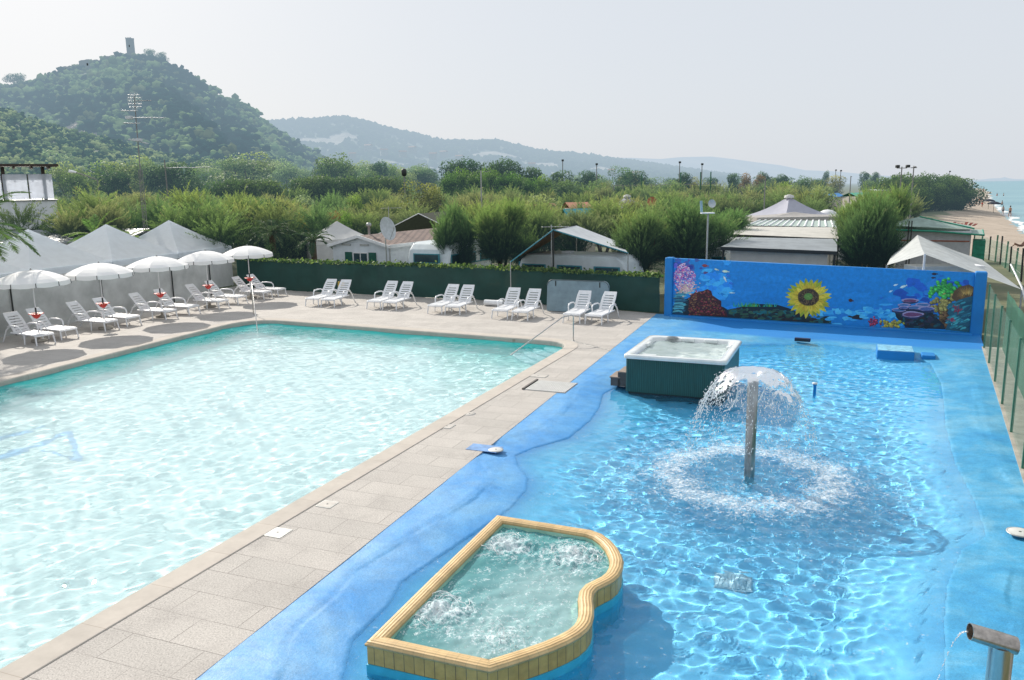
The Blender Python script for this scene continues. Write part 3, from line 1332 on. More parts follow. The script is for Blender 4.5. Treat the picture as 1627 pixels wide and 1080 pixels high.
# splash crown where it lands
for i in range(1500):
    az = rs.uniform(0, 2 * PI)
    r = rs.gauss(1.35, .32)
    h = abs(rs.gauss(0, .07))
    pts.append((r * math.cos(az), r * math.sin(az), h))
    sz.append(rs.uniform(.0025, .006))
    dr.append((rs.gauss(0, .4), rs.gauss(0, .4), 1))
    stt.append(rs.uniform(1, 2))
o = droplets('falling_drops', pts, sz, dr, stt, M['drops'], root)
tag(o, kind='stuff')
# torn strings of water along the rim of the film
mb = MB()
for i in range(110):
    az = rs.uniform(0, 2 * PI)
    if rs.random() > .4 + .6 * (.5 - .5 * math.cos(az)):
        continue
    t = rs.uniform(.20, .50)
    n_ = rs.randint(4, 7)
    da, dt = rs.gauss(0, .035), rs.uniform(.004, .022)
    pp = [jet(t + dt * k, az + da * k + rs.gauss(0, .010)) + Vector((0, 0, rs.gauss(0, .008))) for k in range(n_)]
    w0 = rs.uniform(.0035, .008)
    mb.tube(pp, [w0 * (.4 + math.sin(PI * (k + .5) / n_)) for k in range(n_)], 5)
tag(mb.build('water_strings', M['drops'], root), kind='stuff')

# small nozzle jet
q = G(1294, 627, WZ)
root = empty('spray_nozzle', (q.x, q.y, WZ), label='small blue spray nozzle standing in the water behind the fountain', cat='nozzle')
mb = MB()
mb.lathe([(.035, -.3), (.035, .22), (.045, .23), (.045, .27), (.02, .28)], 14)
mb.build('nozzle_body', M['blue_paint'], root)
mb = MB()
mb.lathe([(.06, .26), (.065, .285), (.0, .30)], 14)
mb.build('nozzle_cap', M['white_paint'], root)

# ------------------------------------------------------------------ whirlpool tub with ochre rim
TZ = .25
tpx = [(789, 817), (865, 829), (939.5, 840.7), (957, 847), (971, 857), (981, 868), (987.5, 880), (990.5, 890), (989, 901), (983, 912.5), (973, 921), (960, 927.5), (949, 933),
       (943, 940), (941.5, 950), (943, 962), (943, 976), (940, 988), (933, 998), (921, 1008), (903, 1018), (878, 1029), (846, 1040.5), (812, 1051.5), (778, 1062), (680, 1041), (580, 1019),
       (680, 921)]
tub = [G(a_, b_, TZ) for a_, b_ in tpx]
tub = [(p_.x, p_.y) for p_ in tub]
tub = ccw(tub)
# resample evenly, keeping the corners
def resample(poly, st):
    out = []
    for i in range(len(poly)):
        a_, b_ = Vector(poly[i]), Vector(poly[(i + 1) % len(poly)])
        n_ = max(1, int(round((b_ - a_).length / st)))
        out += [tuple(a_.lerp(b_, k / n_)) for k in range(n_)]
    return out
tc = Vector((sum(p_[0] for p_ in tub) / len(tub), sum(p_[1] for p_ in tub) / len(tub), 0))
root = empty('whirlpool_tub', (tc.x, tc.y, 0), label='kidney-ended bubbling whirlpool tub with ochre tiled wall in the foreground', cat='whirlpool')
tub = [(x - tc.x, y - tc.y) for x, y in tub]


def loop_strip(name, poly, prof, mat, parent, smooth=False):
    """sweep (offset, z) profile around a closed outline with running-length UVs"""
    base = resample(poly, .06)
    n_ = len(base)
    rings = [offset_poly(base, o_) for o_, z in prof]
    L = [0]
    for i in range(n_):
        L.append(L[-1] + (Vector(base[(i + 1) % n_]) - Vector(base[i])).length)
    H = [0]
    for i in range(len(prof) - 1):
        H.append(H[-1] + math.hypot(prof[i + 1][0] - prof[i][0], prof[i + 1][1] - prof[i][1]))
    me = bpy.data.meshes.new(name)
    vs = [(x, y, prof[i][1]) for i, rg in enumerate(rings) for x, y in rg]
    fs, uvs = [], []
    for i in range(len(prof) - 1):
        for k in range(n_):
            k2 = (k + 1) % n_
            fs.append((i * n_ + k, (i + 1) * n_ + k, (i + 1) * n_ + k2, i * n_ + k2))
            uvs += [(L[k], H[i]), (L[k], H[i + 1]), (L[k + 1], H[i + 1]), (L[k + 1], H[i])]
    me.from_pydata(vs, [], fs)
    lay = me.uv_layers.new(name='UVMap')
    lay.data.foreach_set('uv', [c for u in uvs for c in u])
    if smooth:
        me.shade_smooth()
    return link(name, me, mat, parent)


loop_strip('tiled_wall', tub, [(-.012, .20), (-.012, -.005)][::-1], M['tile'], root)
o = loop_strip('plinth', tub, [(.0, -.7), (.0, -.012), (-.02, -.006)], simple('cyan_plinth', (.04, .42, .62), .5, .1), root)
receiver(o)
loop_strip('rim', tub, [(-.012, .195), (.004, .20), (.006, .222), (-.015, .246), (-.05, .256), (-.12, .252), (-.155, .240), (-.165, .22), (-.165, .13)], M['rim'], root, True)
o = loop_strip('inner_wall', tub, [(-.17, .20), (-.172, -.05), (-.25, -.1), (-.26, -.55)], simple('tub_inner_wall', (.38, .62, .48), .5, .12, 3), root)
receiver(o)
inn = offset_poly(resample(tub, .06), -.20)
mb = MB()
tri = tessellate_polygon([[Vector((x, y, 0)) for x, y in inn]])
mb.add([(x, y, -.35) for x, y in inn], [tuple(t) for t in tri])
receiver(mb.build('basin_floor', simple('tub_basin', (.34, .72, .68), .6, .1, 1.5), root))
jets = []
for px_, py_, rr_, am in ((803, 868, .36, 1.0), (915, 884, .40, .9), (695, 974, .38, 1.0), (800, 1018, .34, .5), (860, 920, .6, .08), (850, 975, .7, .10)):
    q = G(px_, py_, .15)
    jets.append((q.x - tc.x, q.y - tc.y, rr_, am))
c5 = comps(40, .10, .6, .0045, 31)


def tub_w(X, Y):
    Z = waves(X, Y, c5)
    for jx, jy, jr, am in jets:
        r = np.hypot(X - jx, Y - jy)
        e = np.exp(-(r / jr) ** 2)
        Z = Z + e * am * (.045 + .5 * waves(X, Y, [(k[0] * 1.4, k[1] * 1.4, k[2], .012) for k in c5[:20]]))
    return Z


def tub_f(X, Y):
    f = np.zeros_like(X) + .03
    g = np.zeros_like(X)
    for jx, jy, jr, am in jets:
        r = np.hypot(X - jx, Y - jy)
        f = f + min(am, 1) * .50 * np.exp(-(r / (jr * .8)) ** 2) + am * .22 * np.exp(-(r / (jr * 1.6)) ** 2)
    for px_, py_, rr_ in ((880, 930, .55), (840, 985, .75), (900, 985, .5), (780, 1030, .5)):
        q = G(px_, py_, .15)
        g = g + .85 * np.exp(-(np.hypot(X - q.x + tc.x, Y - q.y + tc.y) / rr_) ** 2)
    return f, np.clip(g, 0, .9)


o = water_grid('bubbling_water', offset_poly(tub, -.163), .025, .155, tub_w, M['water_tub'], tub_f)
o.parent = root
pts, sz, dr, stt = [], [], [], []
for jx, jy, jr, am in jets:
    for i in range(int(620 * am)):
        a_ = rs.uniform(0, 2 * PI)
        r = abs(rs.gauss(0, jr * .75))
        h = abs(rs.gauss(0, .05)) * max(.2, 1 - r / jr) + .01
        x_, y_ = jx + r * math.cos(a_), jy + r * math.sin(a_)
        pts.append((x_, y_, .17 + h))
        sz.append(rs.uniform(.002, .006))
        dr.append((rs.gauss(0, .5), rs.gauss(0, .5), 1))
        stt.append(rs.uniform(1, 2.4))
ok = in_poly(np.array([p_[0] for p_ in pts]), np.array([p_[1] for p_ in pts]), offset_poly(tub, -.2))
k_ = [i for i in range(len(pts)) if ok[i]]
o = droplets('splash_drops', [pts[i] for i in k_], [sz[i] for i in k_], [dr[i] for i in k_], [stt[i] for i in k_], M['drops'], root)
tag(o, kind='stuff')
for jx, jy, jr, am in jets[:3]:
    mb = MB()
    for i in range(14):
        a_ = rs.uniform(0, 2 * PI)
        r0_ = rs.uniform(.08, jr * .9)
        r1_ = r0_ + rs.uniform(.03, jr * .35)
        hh = rs.uniform(.01, .06)
        n_ = 6
        pp = []
        for k in range(n_):
            u_ = k / (n_ - 1)
            r = r0_ + (r1_ - r0_) * u_
            aa = a_ + u_ * .8 * (1 if i % 2 else -1) + rs.gauss(0, .06)
            pp.append((jx + r * math.cos(aa), jy + r * math.sin(aa), .17 + hh * (1 - (2 * u_ - .7) ** 2) + rs.gauss(0, .006)))
        mb.tube(pp, [.0015 + .0035 * math.sin(PI * (k + .5) / n_) for k in range(n_)], 5)
    mb.build('splash_crown', M['drops'], root)

# ------------------------------------------------------------------ hot tub
fl_, fr_, br_, bl_ = Vector((2.70, 18.69)), Vector((4.90, 17.77)), Vector((5.85, 20.32)), Vector((3.64, 21.28))
cc = (fl_ + fr_ + br_ + bl_) / 4
ax = ((fr_ - fl_) + (br_ - bl_)).normalized()
ang = math.atan2(ax.y, ax.x)
W_, D_ = 2.40, 2.72
root = empty('hot_tub', (cc.x, cc.y, 0), ang, label='square hot tub with white shell and green slatted cabinet beside the blue pool', cat='hot tub')
def rrect(w, d, r, n=5):
    o_ = []
    for sx, sy, a0 in ((1, 1, 0), (-1, 1, 90), (-1, -1, 180), (1, -1, 270)):
        for i in range(n):
            a_ = R(a0 + 90 * i / (n - 1))
            o_.append((sx * (w / 2 - r) + r * math.cos(a_), sy * (d / 2 - r) + r * math.sin(a_)))
    return o_
H_ = .86
ft = -.12
mb = MB()
mb.prism(rrect(W_ - .10, D_ - .10, .06), ft + .07, H_ - .10, top=False)
mb.build('cabinet', M['spa_panel'], root, uvbox=True)
mb = MB()
mb.prism(rrect(W_ - .2, D_ - .2, .06), -.5, ft + .069)
mb.build('base', M['black'], root)
def ringstack(mb, rings, smooth=True, cap=False):
    n_ = len(rings[0])
    vs = [v for r_ in rings for v in r_]
    fs = []
    for i in range(len(rings) - 1):
        for k in range(n_):
            fs.append((i * n_ + k, i * n_ + (k + 1) % n_, (i + 1) * n_ + (k + 1) % n_, (i + 1) * n_ + k))
    mb.add(vs, fs, smooth)
    if cap:
        mb.add(rings[-1], [tuple(range(n_))])
mb = MB()
st_ = []
for o_, z, rr_ in ((0, H_ - .10, .12), (.01, H_ - .06, .13), (0, H_ - .015, .13), (-.04, H_, .13), (-.13, H_ - .005, .16), (-.19, H_ - .03, .2), (-.22, H_ - .12, .25), (-.30, H_ - .38, .3), (-.55, H_ - .40, .3), (-.62, H_ - .72, .3)):
    st_.append([(x, y, z) for x, y in rrect(W_ + 2 * o_, D_ + 2 * o_, rr_, 6)])
ringstack(mb, st_, True, True)
receiver(mb.build('shell', M['acrylic'], root))
for x, y, a_ in ((.45, D_ / 2 - .2, 0), (-.15, D_ / 2 - .2, 0), (-.62, -D_ / 2 + .22, 0), (W_ / 2 - .2, .5, 1), (-W_ / 2 + .2, .3, 1)):
    mb = MB()
    mb.box((x, y, H_ - .05), (.34 if not a_ else .12, .12 if not a_ else .34, .09))
    mb.build('headrest', M['acrylic'], root, bevel=.03, seg=3)
mb = MB()
mb.lathe([(.0, H_ + .012), (.13, H_ + .010), (.16, H_ - .01)], 20, (-.55, D_ / 2 - .23, 0))
mb.box((-.55, D_ / 2 - .23, H_ + .016), (.14, .05, .008))
mb.build('control_panel', simple('grey_panel', (.16, .19, .20), .3), root)
for k in range(12):
    mb = MB()
    a_ = 2 * PI * k / 12
    mb.lathe([(.0, H_ - .28), (.035, H_ - .28), (.04, H_ - .30)], 10, ((W_ / 2 - .36) * math.cos(a_) * 1.0, (D_ / 2 - .4) * math.sin(a_), 0))
    mb.build('jet_nozzle', M['steel'], root)
c6 = comps(30, .15, .7, .004, 41)
o = water_grid('tub_water', rrect(W_ - .42, D_ - .42, .25), .05, H_ - .10, lambda X, Y: waves(X, Y, c6), M['water_spa'])
o.parent = root
# step beside the hot tub
q = G(981, 607, 0)
root = empty('spa_step', (q.x, q.y, -.02), ang, label='low brown two-tread step against the left side of the hot tub', cat='step')
M['step_top'] = simple('brown_tread', (.30, .24, .20), .7, .15)
M['step_side'] = simple('dark_step_side', (.10, .10, .10), .7, .15)
mb = MB()
mb.box((.04, 0, .10), (.26, .62, .20))
mb.box((.20, 0, .17), (.22, .62, .34))
mb.build('step_body', M['step_side'], root, bevel=.01)
mb = MB()
mb.box((.02, 0, .215), (.27, .65, .03))
mb.box((.21, 0, .355), (.23, .65, .03))
mb.build('tread', M['step_top'], root, bevel=.008)

# steel water spout in the near corner
def Pz(px, py, Y):
    return P(px, py, Y)
YS = 5.15
tip = Pz(1541, 1003, YS + .06)
elb = Pz(1592, 1019, YS)
bot = Vector((elb.x + .0, elb.y, -.1))
root = empty('water_spout', (bot.x, bot.y, -.05), label='tarnished steel waterfall spout with bent head in the near right corner', cat='water spout')
lo = Vector((bot.x, bot.y, -.05))
mb = MB()
mb.tube([Vector((0, 0, 0)), Vector((0, 0, elb.z + .05 - .03))], .078, 28)
mb.build('pipe', M['steel'], root)
mb = MB()
d_ = (tip - elb)
dn = d_.normalized()
e_ = elb - lo
sd_ = dn.cross(Vector((0, 0, 1))).normalized()
upn = sd_.cross(dn)
rings = []
for t, rx_, rz_ in ((-.09, .078, .058), (.04, .080, .058), (d_.length, .085, .052)):
    c_ = e_ + dn * t + Vector((0, 0, 0))
    rings.append([c_ + sd_ * rx_ * math.cos(2 * PI * k / 24) + upn * rz_ * math.sin(2 * PI * k / 24) for k in range(24)])
ringstack(mb, rings, True)
mb.add(rings[0], [tuple(range(24))])
inner = [[e_ + dn * d_.length + (v - (e_ + dn * d_.length)) * .9 for v in rings[-1]], [e_ + dn * (d_.length - .1) + (v - (e_ + dn * d_.length)) * .9 for v in rings[-1]]]
ringstack(mb, [rings[-1]] + inner, False)
mb.add(inner[1], [tuple(range(24))])
M['rust_steel'] = simple('tarnished_steel', (.46, .42, .38), .33, .28, 14, metal=.95)
mb.build('spout_head', M['rust_steel'], root)
pts, sz, dr, stt = [], [], [], []
for i in range(150):
    t = rs.uniform(0, .52)
    off = .05 + rs.gauss(0, .008)
    p_ = e_ + dn * (d_.length) + dn * (.55 * t) + sd_ * off + Vector((0, 0, -4.9 * t * t - .03))
    pts.append(p_[:])
    sz.append(rs.uniform(.0010, .0028))
    dr.append((dn.x * .55, dn.y * .55, -9.8 * t - .1))
    stt.append(rs.uniform(2, 6))
tag(droplets('falling_water', pts, sz, dr, stt, M['drops'], root), kind='stuff')

# ------------------------------------------------------------------ sun loungers
def make_lounger():
    root = empty('sun_lounger')
    tag(root, 'x', 'sun lounger')
    W2 = .30
    SL = 1.18
    Hs = .33
    mb = MB()
    # side rails and cross slats of the bed
    for s in (-1, 1):
        mb.tube([(s * W2, .0, Hs - .03), (s * W2, .06, Hs - .005), (s * W2, .5, Hs), (s * W2, SL + .12, Hs + .01)], .026, 8)
    mb.tube([(-W2, .0, Hs - .03), (W2, .0, Hs - .03)], .026, 8)
    y = .035
    while y < SL - .02:
        mb.box((0, y + .045, Hs + .006), (2 * W2 - .02, .085, .022))
        y += .103
    mb.build('seat', M['plastic'], root)
    # backrest: frame with slots
    b0 = Vector((0, SL, Hs + .01))
    ang_ = R(52)
    d = Vector((0, math.cos(ang_), math.sin(ang_)))
    nrm = Vector((0, -math.sin(ang_), math.cos(ang_)))
    L = .82
    mb = MB()
    def bp(x, t, o=0):
        return b0 + Vector((x, 0, 0)) + d * t + nrm * (o + .05 * (t / L) ** 2 * -1)
    wd = .27
    for s in (-1, 1):
        for i in range(6):
            t0, t1 = L * i / 6, L * (i + 1) / 6
            taper = lambda t: wd - .03 * max(0, (t - .7 * L) / (.3 * L))
            mb.bar(bp(s * (taper(t0) - .045), t0), bp(s * (taper(t1) - .045), t1), .09, .032, nrm)
    ts = [0.0, .10, .21, .32, .43, .54, .65]
    for i, t in enumerate(ts):
        a, b_ = t, t + (.075 if i < 6 else .175)
        mb.bar(bp(0, a), bp(0, b_), .42, .026, nrm)
    mb.build('backrest', M['plastic'], root, bevel=.006, seg=1)
    for s in (-1, 1):
        mb = MB()
        x = s * (W2 + .015)
        mb.tube([(x, .66, Hs - .02), (x + s * .02, .70, Hs + .16), (x + s * .03, .80, Hs + .235), (x + s * .03, 1.05, Hs + .25), (x + s * .02, 1.28, Hs + .24), (x, 1.42, Hs + .20)],
                [.022, .024, .028, .030, .026, .02], 8)
        mb.build('armrest', M['plastic'], root)
    for s in (-1, 1):
        for y0, y1, w0 in ((.04, -.02, .030), (.62, .60, .028)):
            mb = MB()
            x = s * (W2 - .01)
            mb.tube([(x, y0, Hs), (x + s * .012, (y0 + y1) / 2, Hs * .5), (x + s * .025, y1, .0)], [w0, w0 * .85, w0 * .7], 8)
            mb.build('leg', M['plastic'], root)
        mb = MB()
        x = s * (W2 + .0)
        mb.tube([(x, 1.30, Hs + .22), (x + s * .01, 1.50, Hs + .10), (x + s * .02, 1.68, .12), (x + s * .025, 1.76, .0)], [.022, .026, .024, .02], 8)
        mb.build('leg', M['plastic'], root)
    return root


lounger = make_lounger()
remember(lounger)
first = True
LEFT = [(73, 547), (111, 538), (178, 524), (213, 517), (272.5, 506.5), (309, 499), (356, 489.5), (385.5, 482.5), (426, 474.5), (448.5, 470)]
BACK = [(496, 486.5), (521, 488), (594, 491), (619, 492.5), (691, 498.5), (719, 500), (794, 506.5), (826, 509), (908, 513.5), (943, 515.5)]
umb_name = ['leftmost', 'second', 'middle', 'fourth', 'farthest']
lab_l = []
for i in range(10):
    lab_l.append('white sun lounger by the grey netting, %s of the pair under the %s parasol' % (('nearer', 'farther')[i % 2], umb_name[i // 2]))
pair = ['leftmost', 'second from left', 'middle', 'fourth from left', 'rightmost']
lab_b = []
for i in range(10):
    lab_b.append('white sun lounger before the green fence, %s one of the %s pair' % (('left', 'right')[i % 2], pair[i // 2]))
for i, (px_, py_) in enumerate(LEFT):
    p_ = G(px_, py_)
    a_ = R(random.uniform(-2.5, 2.5)) + R([-25, -22, -20, -22, -19, -21, -19, -18, -22, -20][i]) + R(90)
    # the feet point towards the pool
    o = lounger if first else copy_tree(lounger)
    first = False
    o.location = (p_.x, p_.y, .002)
    o.rotation_euler = (0, 0, a_)
    o['label'] = lab_l[i]
    o['group'] = 'sun loungers along the left side of the pool'
for i, (px_, py_) in enumerate(BACK):
    p_ = G(px_, py_)
    o = copy_tree(lounger)
    o.location = (p_.x, p_.y, .002)
    o.rotation_euler = (0, 0, R(random.uniform(-2.5, 2.5)) - R([17, 18, 19, 19, 20, 21, 22, 22, 24, 25][i]))
    o['label'] = lab_b[i]
    o['group'] = 'sun loungers along the far side of the pool'

# ------------------------------------------------------------------ parasols
def make_parasol():
    root = empty('parasol')
    tag(root, 'x', 'parasol')
    n = 10
    Rr, zt, ze = 1.13, 2.37, 2.02
    mb = MB()
    rows = 6
    vs = [(0, 0, zt)]
    for i in range(1, rows + 1):
        u = i / rows
        for k in range(n * 3):
            a = 2 * PI * k / (n * 3)
            ph = (k % 3) / 3
            sag = 1 - .035 * math.sin(PI * ph) * u
            # straight hem between the ribs
            rr = Rr * u * (math.cos(PI / n) / math.cos((ph - .5) * 2 * PI / n) if u > .99 else sag)
            z = zt - (zt - ze) * (u ** 1.75)
            vs.append((rr * math.cos(a), rr * math.sin(a), z - .015 * math.sin(PI * ph) * u))
    m_ = n * 3
    fs = [(0, 1 + k, 1 + (k + 1) % m_) for k in range(m_)]
    for i in range(rows - 1):
        for k in range(m_):
            fs.append((1 + i * m_ + k, 1 + (i + 1) * m_ + k, 1 + (i + 1) * m_ + (k + 1) % m_, 1 + i * m_ + (k + 1) % m_))
    mb.add(vs, fs, False)
    can = mb.build('canopy', M['canopy'], root)
    mb = MB()
    base = vs[-m_:]
    vv = [(x, y, z) for x, y, z in base] + [(x * 1.005, y * 1.005, z - .13 - (.02 * math.sin(PI * ((k % 3) / 3)))) for k, (x, y, z) in enumerate(base)]
    mb.add(vv, [(k, (k + 1) % m_, m_ + (k + 1) % m_, m_ + k) for k in range(m_)])
    mb.build('valance', M['canopy'], can)
    for k in range(n):
        a = 2 * PI * k / n
        mb = MB()
        c_, s_ = math.cos(a), math.sin(a)
        mb.tube([(.02 * c_, .02 * s_, zt - .03), (.55 * c_, .55 * s_, zt - (zt - ze) * .5 ** 1.75 - .03), (Rr * .99 * c_, Rr * .99 * s_, ze - .02)], .007, 5)
        mb.tube([(Rr * .995 * c_, Rr * .995 * s_, ze), (Rr * 1.012 * c_, Rr * 1.012 * s_, ze - .14)], .013, 5)
        mb.build('rib', M['black'], root)
    mb = MB()
    mb.lathe([(.0, zt + .06), (.018, zt + .05), (.03, zt + .02), (.03, zt - .02)], 10)
    mb.build('finial', M['galv'], root)
    mb = MB()
    mb.lathe([(.019, .95), (.019, zt)], 12)
    mb.build('upper_pole', M['white_paint'], root)
    mb = MB()
    mb.lathe([(.022, .0), (.022, .93)], 12)
    mb.build('lower_pole', M['white_paint'], root)
    mb = MB()
    mb.lathe([(.027, .92), (.027, 1.10), (.02, 1.13)], 12)
    mb.build('sleeve', M['black'], root)
    tr = MB()
    tr.lathe([(.03, .76), (.09, .80), (.15, .89), (.155, .91), (.235, .922), (.235, .932), (.13, .932), (.08, .83), (.03, .80)], 16)
    tr.build('drinks_tray', M['red'], root)
    mb = MB()
    mb.lathe([(.0, .0), (.24, .0), (.25, .03), (.24, .07), (.06, .09), (.04, .20), (.0, .2)], 18)
    mb.build('base', M['concrete'], root)
    return root


par = make_parasol()
remember(par)
PAR = [(63, 542), (168, 522.3), (258, 503.4), (333.5, 487.6), (399, 473.3)]
for i, (px_, py_) in enumerate(PAR):
    p_ = G(px_, py_)
    o = par if i == 0 else copy_tree(par)
    o.location = (p_.x, p_.y, .002)
    o.rotation_euler = (0, 0, .3 + i * .4)
    o['label'] = 'white parasol with red tray by the grey netting, %s' % ['first of five from the left', 'second of five from the left', 'middle one of five', 'fourth of five from the left', 'last and farthest of five'][i]
    o['group'] = 'parasols along the left side of the pool'

# ------------------------------------------------------------------ handrails into the pool
def handrail(name, foot, mid, low, h, label):
    root = empty(name, foot, label=label, cat='handrail')
    f = Vector((0, 0, 0))
    m_ = Vector(mid) - Vector(foot)
    l_ = Vector(low) - Vector(foot)
    mb = MB()
    dd = l_.copy()
    dd.z = 0
    dd.normalize()
    pts_ = [f, Vector((0, 0, h - .08)), Vector((0, 0, h - .03)) + dd * .02, Vector((0, 0, h)) + dd * .08, m_, l_]
    mb.tube(pts_, .02, 10)
    if label.startswith('steel'):
        pass
    mb.build('rail', M['steel'], root)
    mb = MB()
    mb.lathe([(.0, .012), (.045, .010), (.05, .0)], 14)
    mb.build('flange', M['galv'], root)
    return root


ft = G(911, 541)
low = G(796, 562, -.05)
tp = P(909, 500, ft.y)
dirv = (Vector((low.x, low.y, 0)) - Vector((ft.x, ft.y, 0))).normalized()
mid = Vector((ft.x, ft.y, 0)) + dirv * .45
mid.z = tp.z - .03
handrail('pool_handrail', (ft.x, ft.y, .0), mid, (low.x, low.y, -.3), tp.z, 'steel handrail sloping into the far right corner of the big pool')
ft = G(403, 500)
low = G(409, 521, -.05)
tp = P(399.5, 448, ft.y)
mid = Vector((ft.x, ft.y, 0)).lerp(Vector((low.x, low.y, 0)), .2)
mid.z = tp.z - .05
o = handrail('pool_handrail', (ft.x, ft.y, 0), mid, (low.x, low.y, -.3), tp.z, 'pale handrail seen end-on at the steps in the far left corner of the big pool')

# ------------------------------------------------------------------ things let into the deck
def plate(name, px, py, w, d, label, mat, rz=R(-22), z=.004, rnd=False, cat='skimmer lid'):
    p_ = G(px, py, z)
    root = empty(name, (p_.x, p_.y, 0), rz, label=label, cat=cat)
    mb = MB()
    if rnd:
        mb.lathe([(.0, z + .006), (w / 2 - .01, z + .006), (w / 2, z)], 24)
    else:
        mb.box((0, 0, z + .002), (w, d, .008))
    mb.build('cover', mat, root, bevel=0 if rnd else .002)
    mb = MB()
    if rnd:
        mb.lathe([(w / 2, z + .001), (w / 2 + .02, z + .001), (w / 2 + .02, 0)], 24)
    else:
        for s in (-1, 1):
            mb.box((s * (w / 2 + .012), 0, z), (.016, d + .04, .008))
            mb.box((0, s * (d / 2 + .012), z), (w + .008, .016, .0082))
    mb.build('frame', M['galv'], root)
    mb = MB()
    mb.lathe([(.0, z + .0075), (.018, z + .0075), (.02, z + .006)], 8)
    mb.build('key_hole', M['black'], root)
    return root


M['lid'] = simple('pale_plastic_lid', (.62, .62, .60), .5, .08)
M['lid2'] = simple('stone_lid', (.50, .47, .43), .7, .1)
plate('skimmer_lid', 441, 846, .26, .26, 'square white skimmer lid in the paving, nearest of the lids', M['lid'])
plate('skimmer_lid', 520, 801, .22, .22, 'small pale square lid in the paving beside the coping', M['lid2'])
plate('skimmer_lid', 710, 677, .24, .24, 'pale square lid touching the coping halfway along the pool', M['lid2'])
plate('round_lid', 746, 657, .22, 0, 'small round cream lid in the paving beside the square lid', M['lid2'], rnd=True)  # small round lid, no shaft below
plate('skimmer_lid', 855, 597, .45, .26, 'pale rectangular lid by the coping, farthest of the lids', M['lid2'])
plate('round_lid', 788, 714, .24, 0, 'round white lid on the blue patch at the paving edge', M['lid'], rnd=True, z=.012)
plate('round_lid', 1621, 845, .30, 0, 'round white lid at the right edge of the blue floor', M['lid'], rnd=True, z=.012)
p_ = G(770, 712, 0)
root = empty('blue_patch', (p_.x, p_.y, 0), R(-22), label='blue painted square notch cut into the paving edge', cat='painted patch')
mb = MB()
mb.box((0, 0, .004), (.62, .36, .008))
mb.build('painted_slab', simple('weathered_blue_paint', (.16, .32, .60), .6, .25, 5), root)
# grating
p_ = G(876, 614, 0)
root = empty('drain_grating', (p_.x, p_.y, 0), R(-22), label='white slatted drain grating in the paving near the hot tub', cat='drain')
mb = MB()
for k in range(20):
    mb.box((-.48 + k * .0505, 0, .008), (.034, .98, .014))
mb.box((0, .2, .005), (1.0, .02, .008))
mb.box((0, -.2, .005), (1.0, .02, .008))
mb.build('slats', M['lid'], root)
mb = MB()
mb.box((0, 0, .003), (1.04, 1.04, .003))
mb.build('pit', simple('drain_pit', (.25, .25, .25), .8), root)
mb = MB()
mb.box((-.55, 0, .02), (.05, 1.02, .035))
mb.build('kerb_bar', simple('dark_kerb', (.12, .11, .10), .7), root)
# wall-return drain under the water near the tub
p_ = G(1163, 938, -.44)
root = empty('floor_drain', (p_.x, p_.y, -.545), R(-15), label='grey square drain grid under the shallow water', cat='drain')
mb = MB()
for k in range(8):
    mb.box((-.20 + k * .057, 0, .01), (.035, .40, .014))
receiver(mb.build('grid', simple('wet_grey', (.30, .47, .55), .5), root))
mb = MB()
mb.box((0, 0, .002), (.46, .46, .004))
receiver(mb.build('frame', simple('wet_dark', (.24, .42, .52), .5), root))

# ------------------------------------------------------------------ fences
def fence_panel(pts, h0, h1, n_, mat, name, parent, z0=0.02, wob=.02):
    """a strip of netting with UVs in metres"""
    me = bpy.data.meshes.new(name)
    vs, fs, uvs = [], [], []
    L = 0
    prev = None
    cols = []
    for i in range(len(pts) - 1):
        a_, b_ = Vector(pts[i]), Vector(pts[i + 1])
        k_ = max(2, int((b_ - a_).length / .4))
        for k in range(k_ + (1 if i == len(pts) - 2 else 0)):
            cols.append((a_.lerp(b_, k / k_), (i + k / k_) / (len(pts) - 1)))
    rr = random.Random(3)
    for j, (p_, t) in enumerate(cols):
        if prev is not None:
            L += (p_ - prev).length
        prev = p_
        h = h0 + (h1 - h0) * t - wob * abs(math.sin(L * 1.6)) 
        for k in range(5):
            zz = z0 + (h - z0) * k / 4
            o_ = wob * math.sin(L * 2.3 + k) * (1 if 0 < k < 4 else .2)
            vs.append((p_.x + o_, p_.y + o_ * .5, zz))
            uvs.append((L, zz))
    fu = []
    for j in range(len(cols) - 1):
        for k in range(4):
            a_ = j * 5 + k
            q_ = (a_, a_ + 5, a_ + 6, a_ + 1)
            fs.append(q_)
            fu += [uvs[i] for i in q_]
    me.from_pydata(vs, [], fs)
    lay = me.uv_layers.new(name='UVMap')
    lay.data.foreach_set('uv', [c for u in fu for c in u])
    me.shade_smooth()
    return link(name, me, mat, parent)


def along(pts, st):
    out = []
    carry = 0
    for i in range(len(pts) - 1):
        a_, b_ = Vector(pts[i]), Vector(pts[i + 1])
        L = (b_ - a_).length
        s_ = carry
        while s_ < L:
            out.append(a_.lerp(b_, s_ / L))
            s_ += st
        carry = s_ - L
    return out


# back fence with dark green cloth
BF = [(-13.9, 40.9), (-10.9, 38.96), (-1.43, 34.61), (5.62, 30.3)]
root = empty('green_cloth_fence', (BF[0][0], BF[0][1], 0), label='long low fence covered in dark green shade cloth behind the far loungers', cat='fence')
loc = [(x - BF[0][0], y - BF[0][1]) for x, y in BF]
fence_panel(loc, 1.50, 1.36, 0, M['green_net'], 'shade_cloth', root)
for p_ in along(loc, 2.4):
    mb = MB()
    mb.tube([(p_.x, p_.y + .05, 0), (p_.x, p_.y + .05, 1.40)], .025, 8)
    mb.build('post', M['green_metal'], root)
mb = MB()
mb.tube([(x, y + .04, 1.47 - .04 * i) for i, (x, y) in enumerate(loc)], .012, 6)
mb.build('top_wire', M['green_metal'], root)

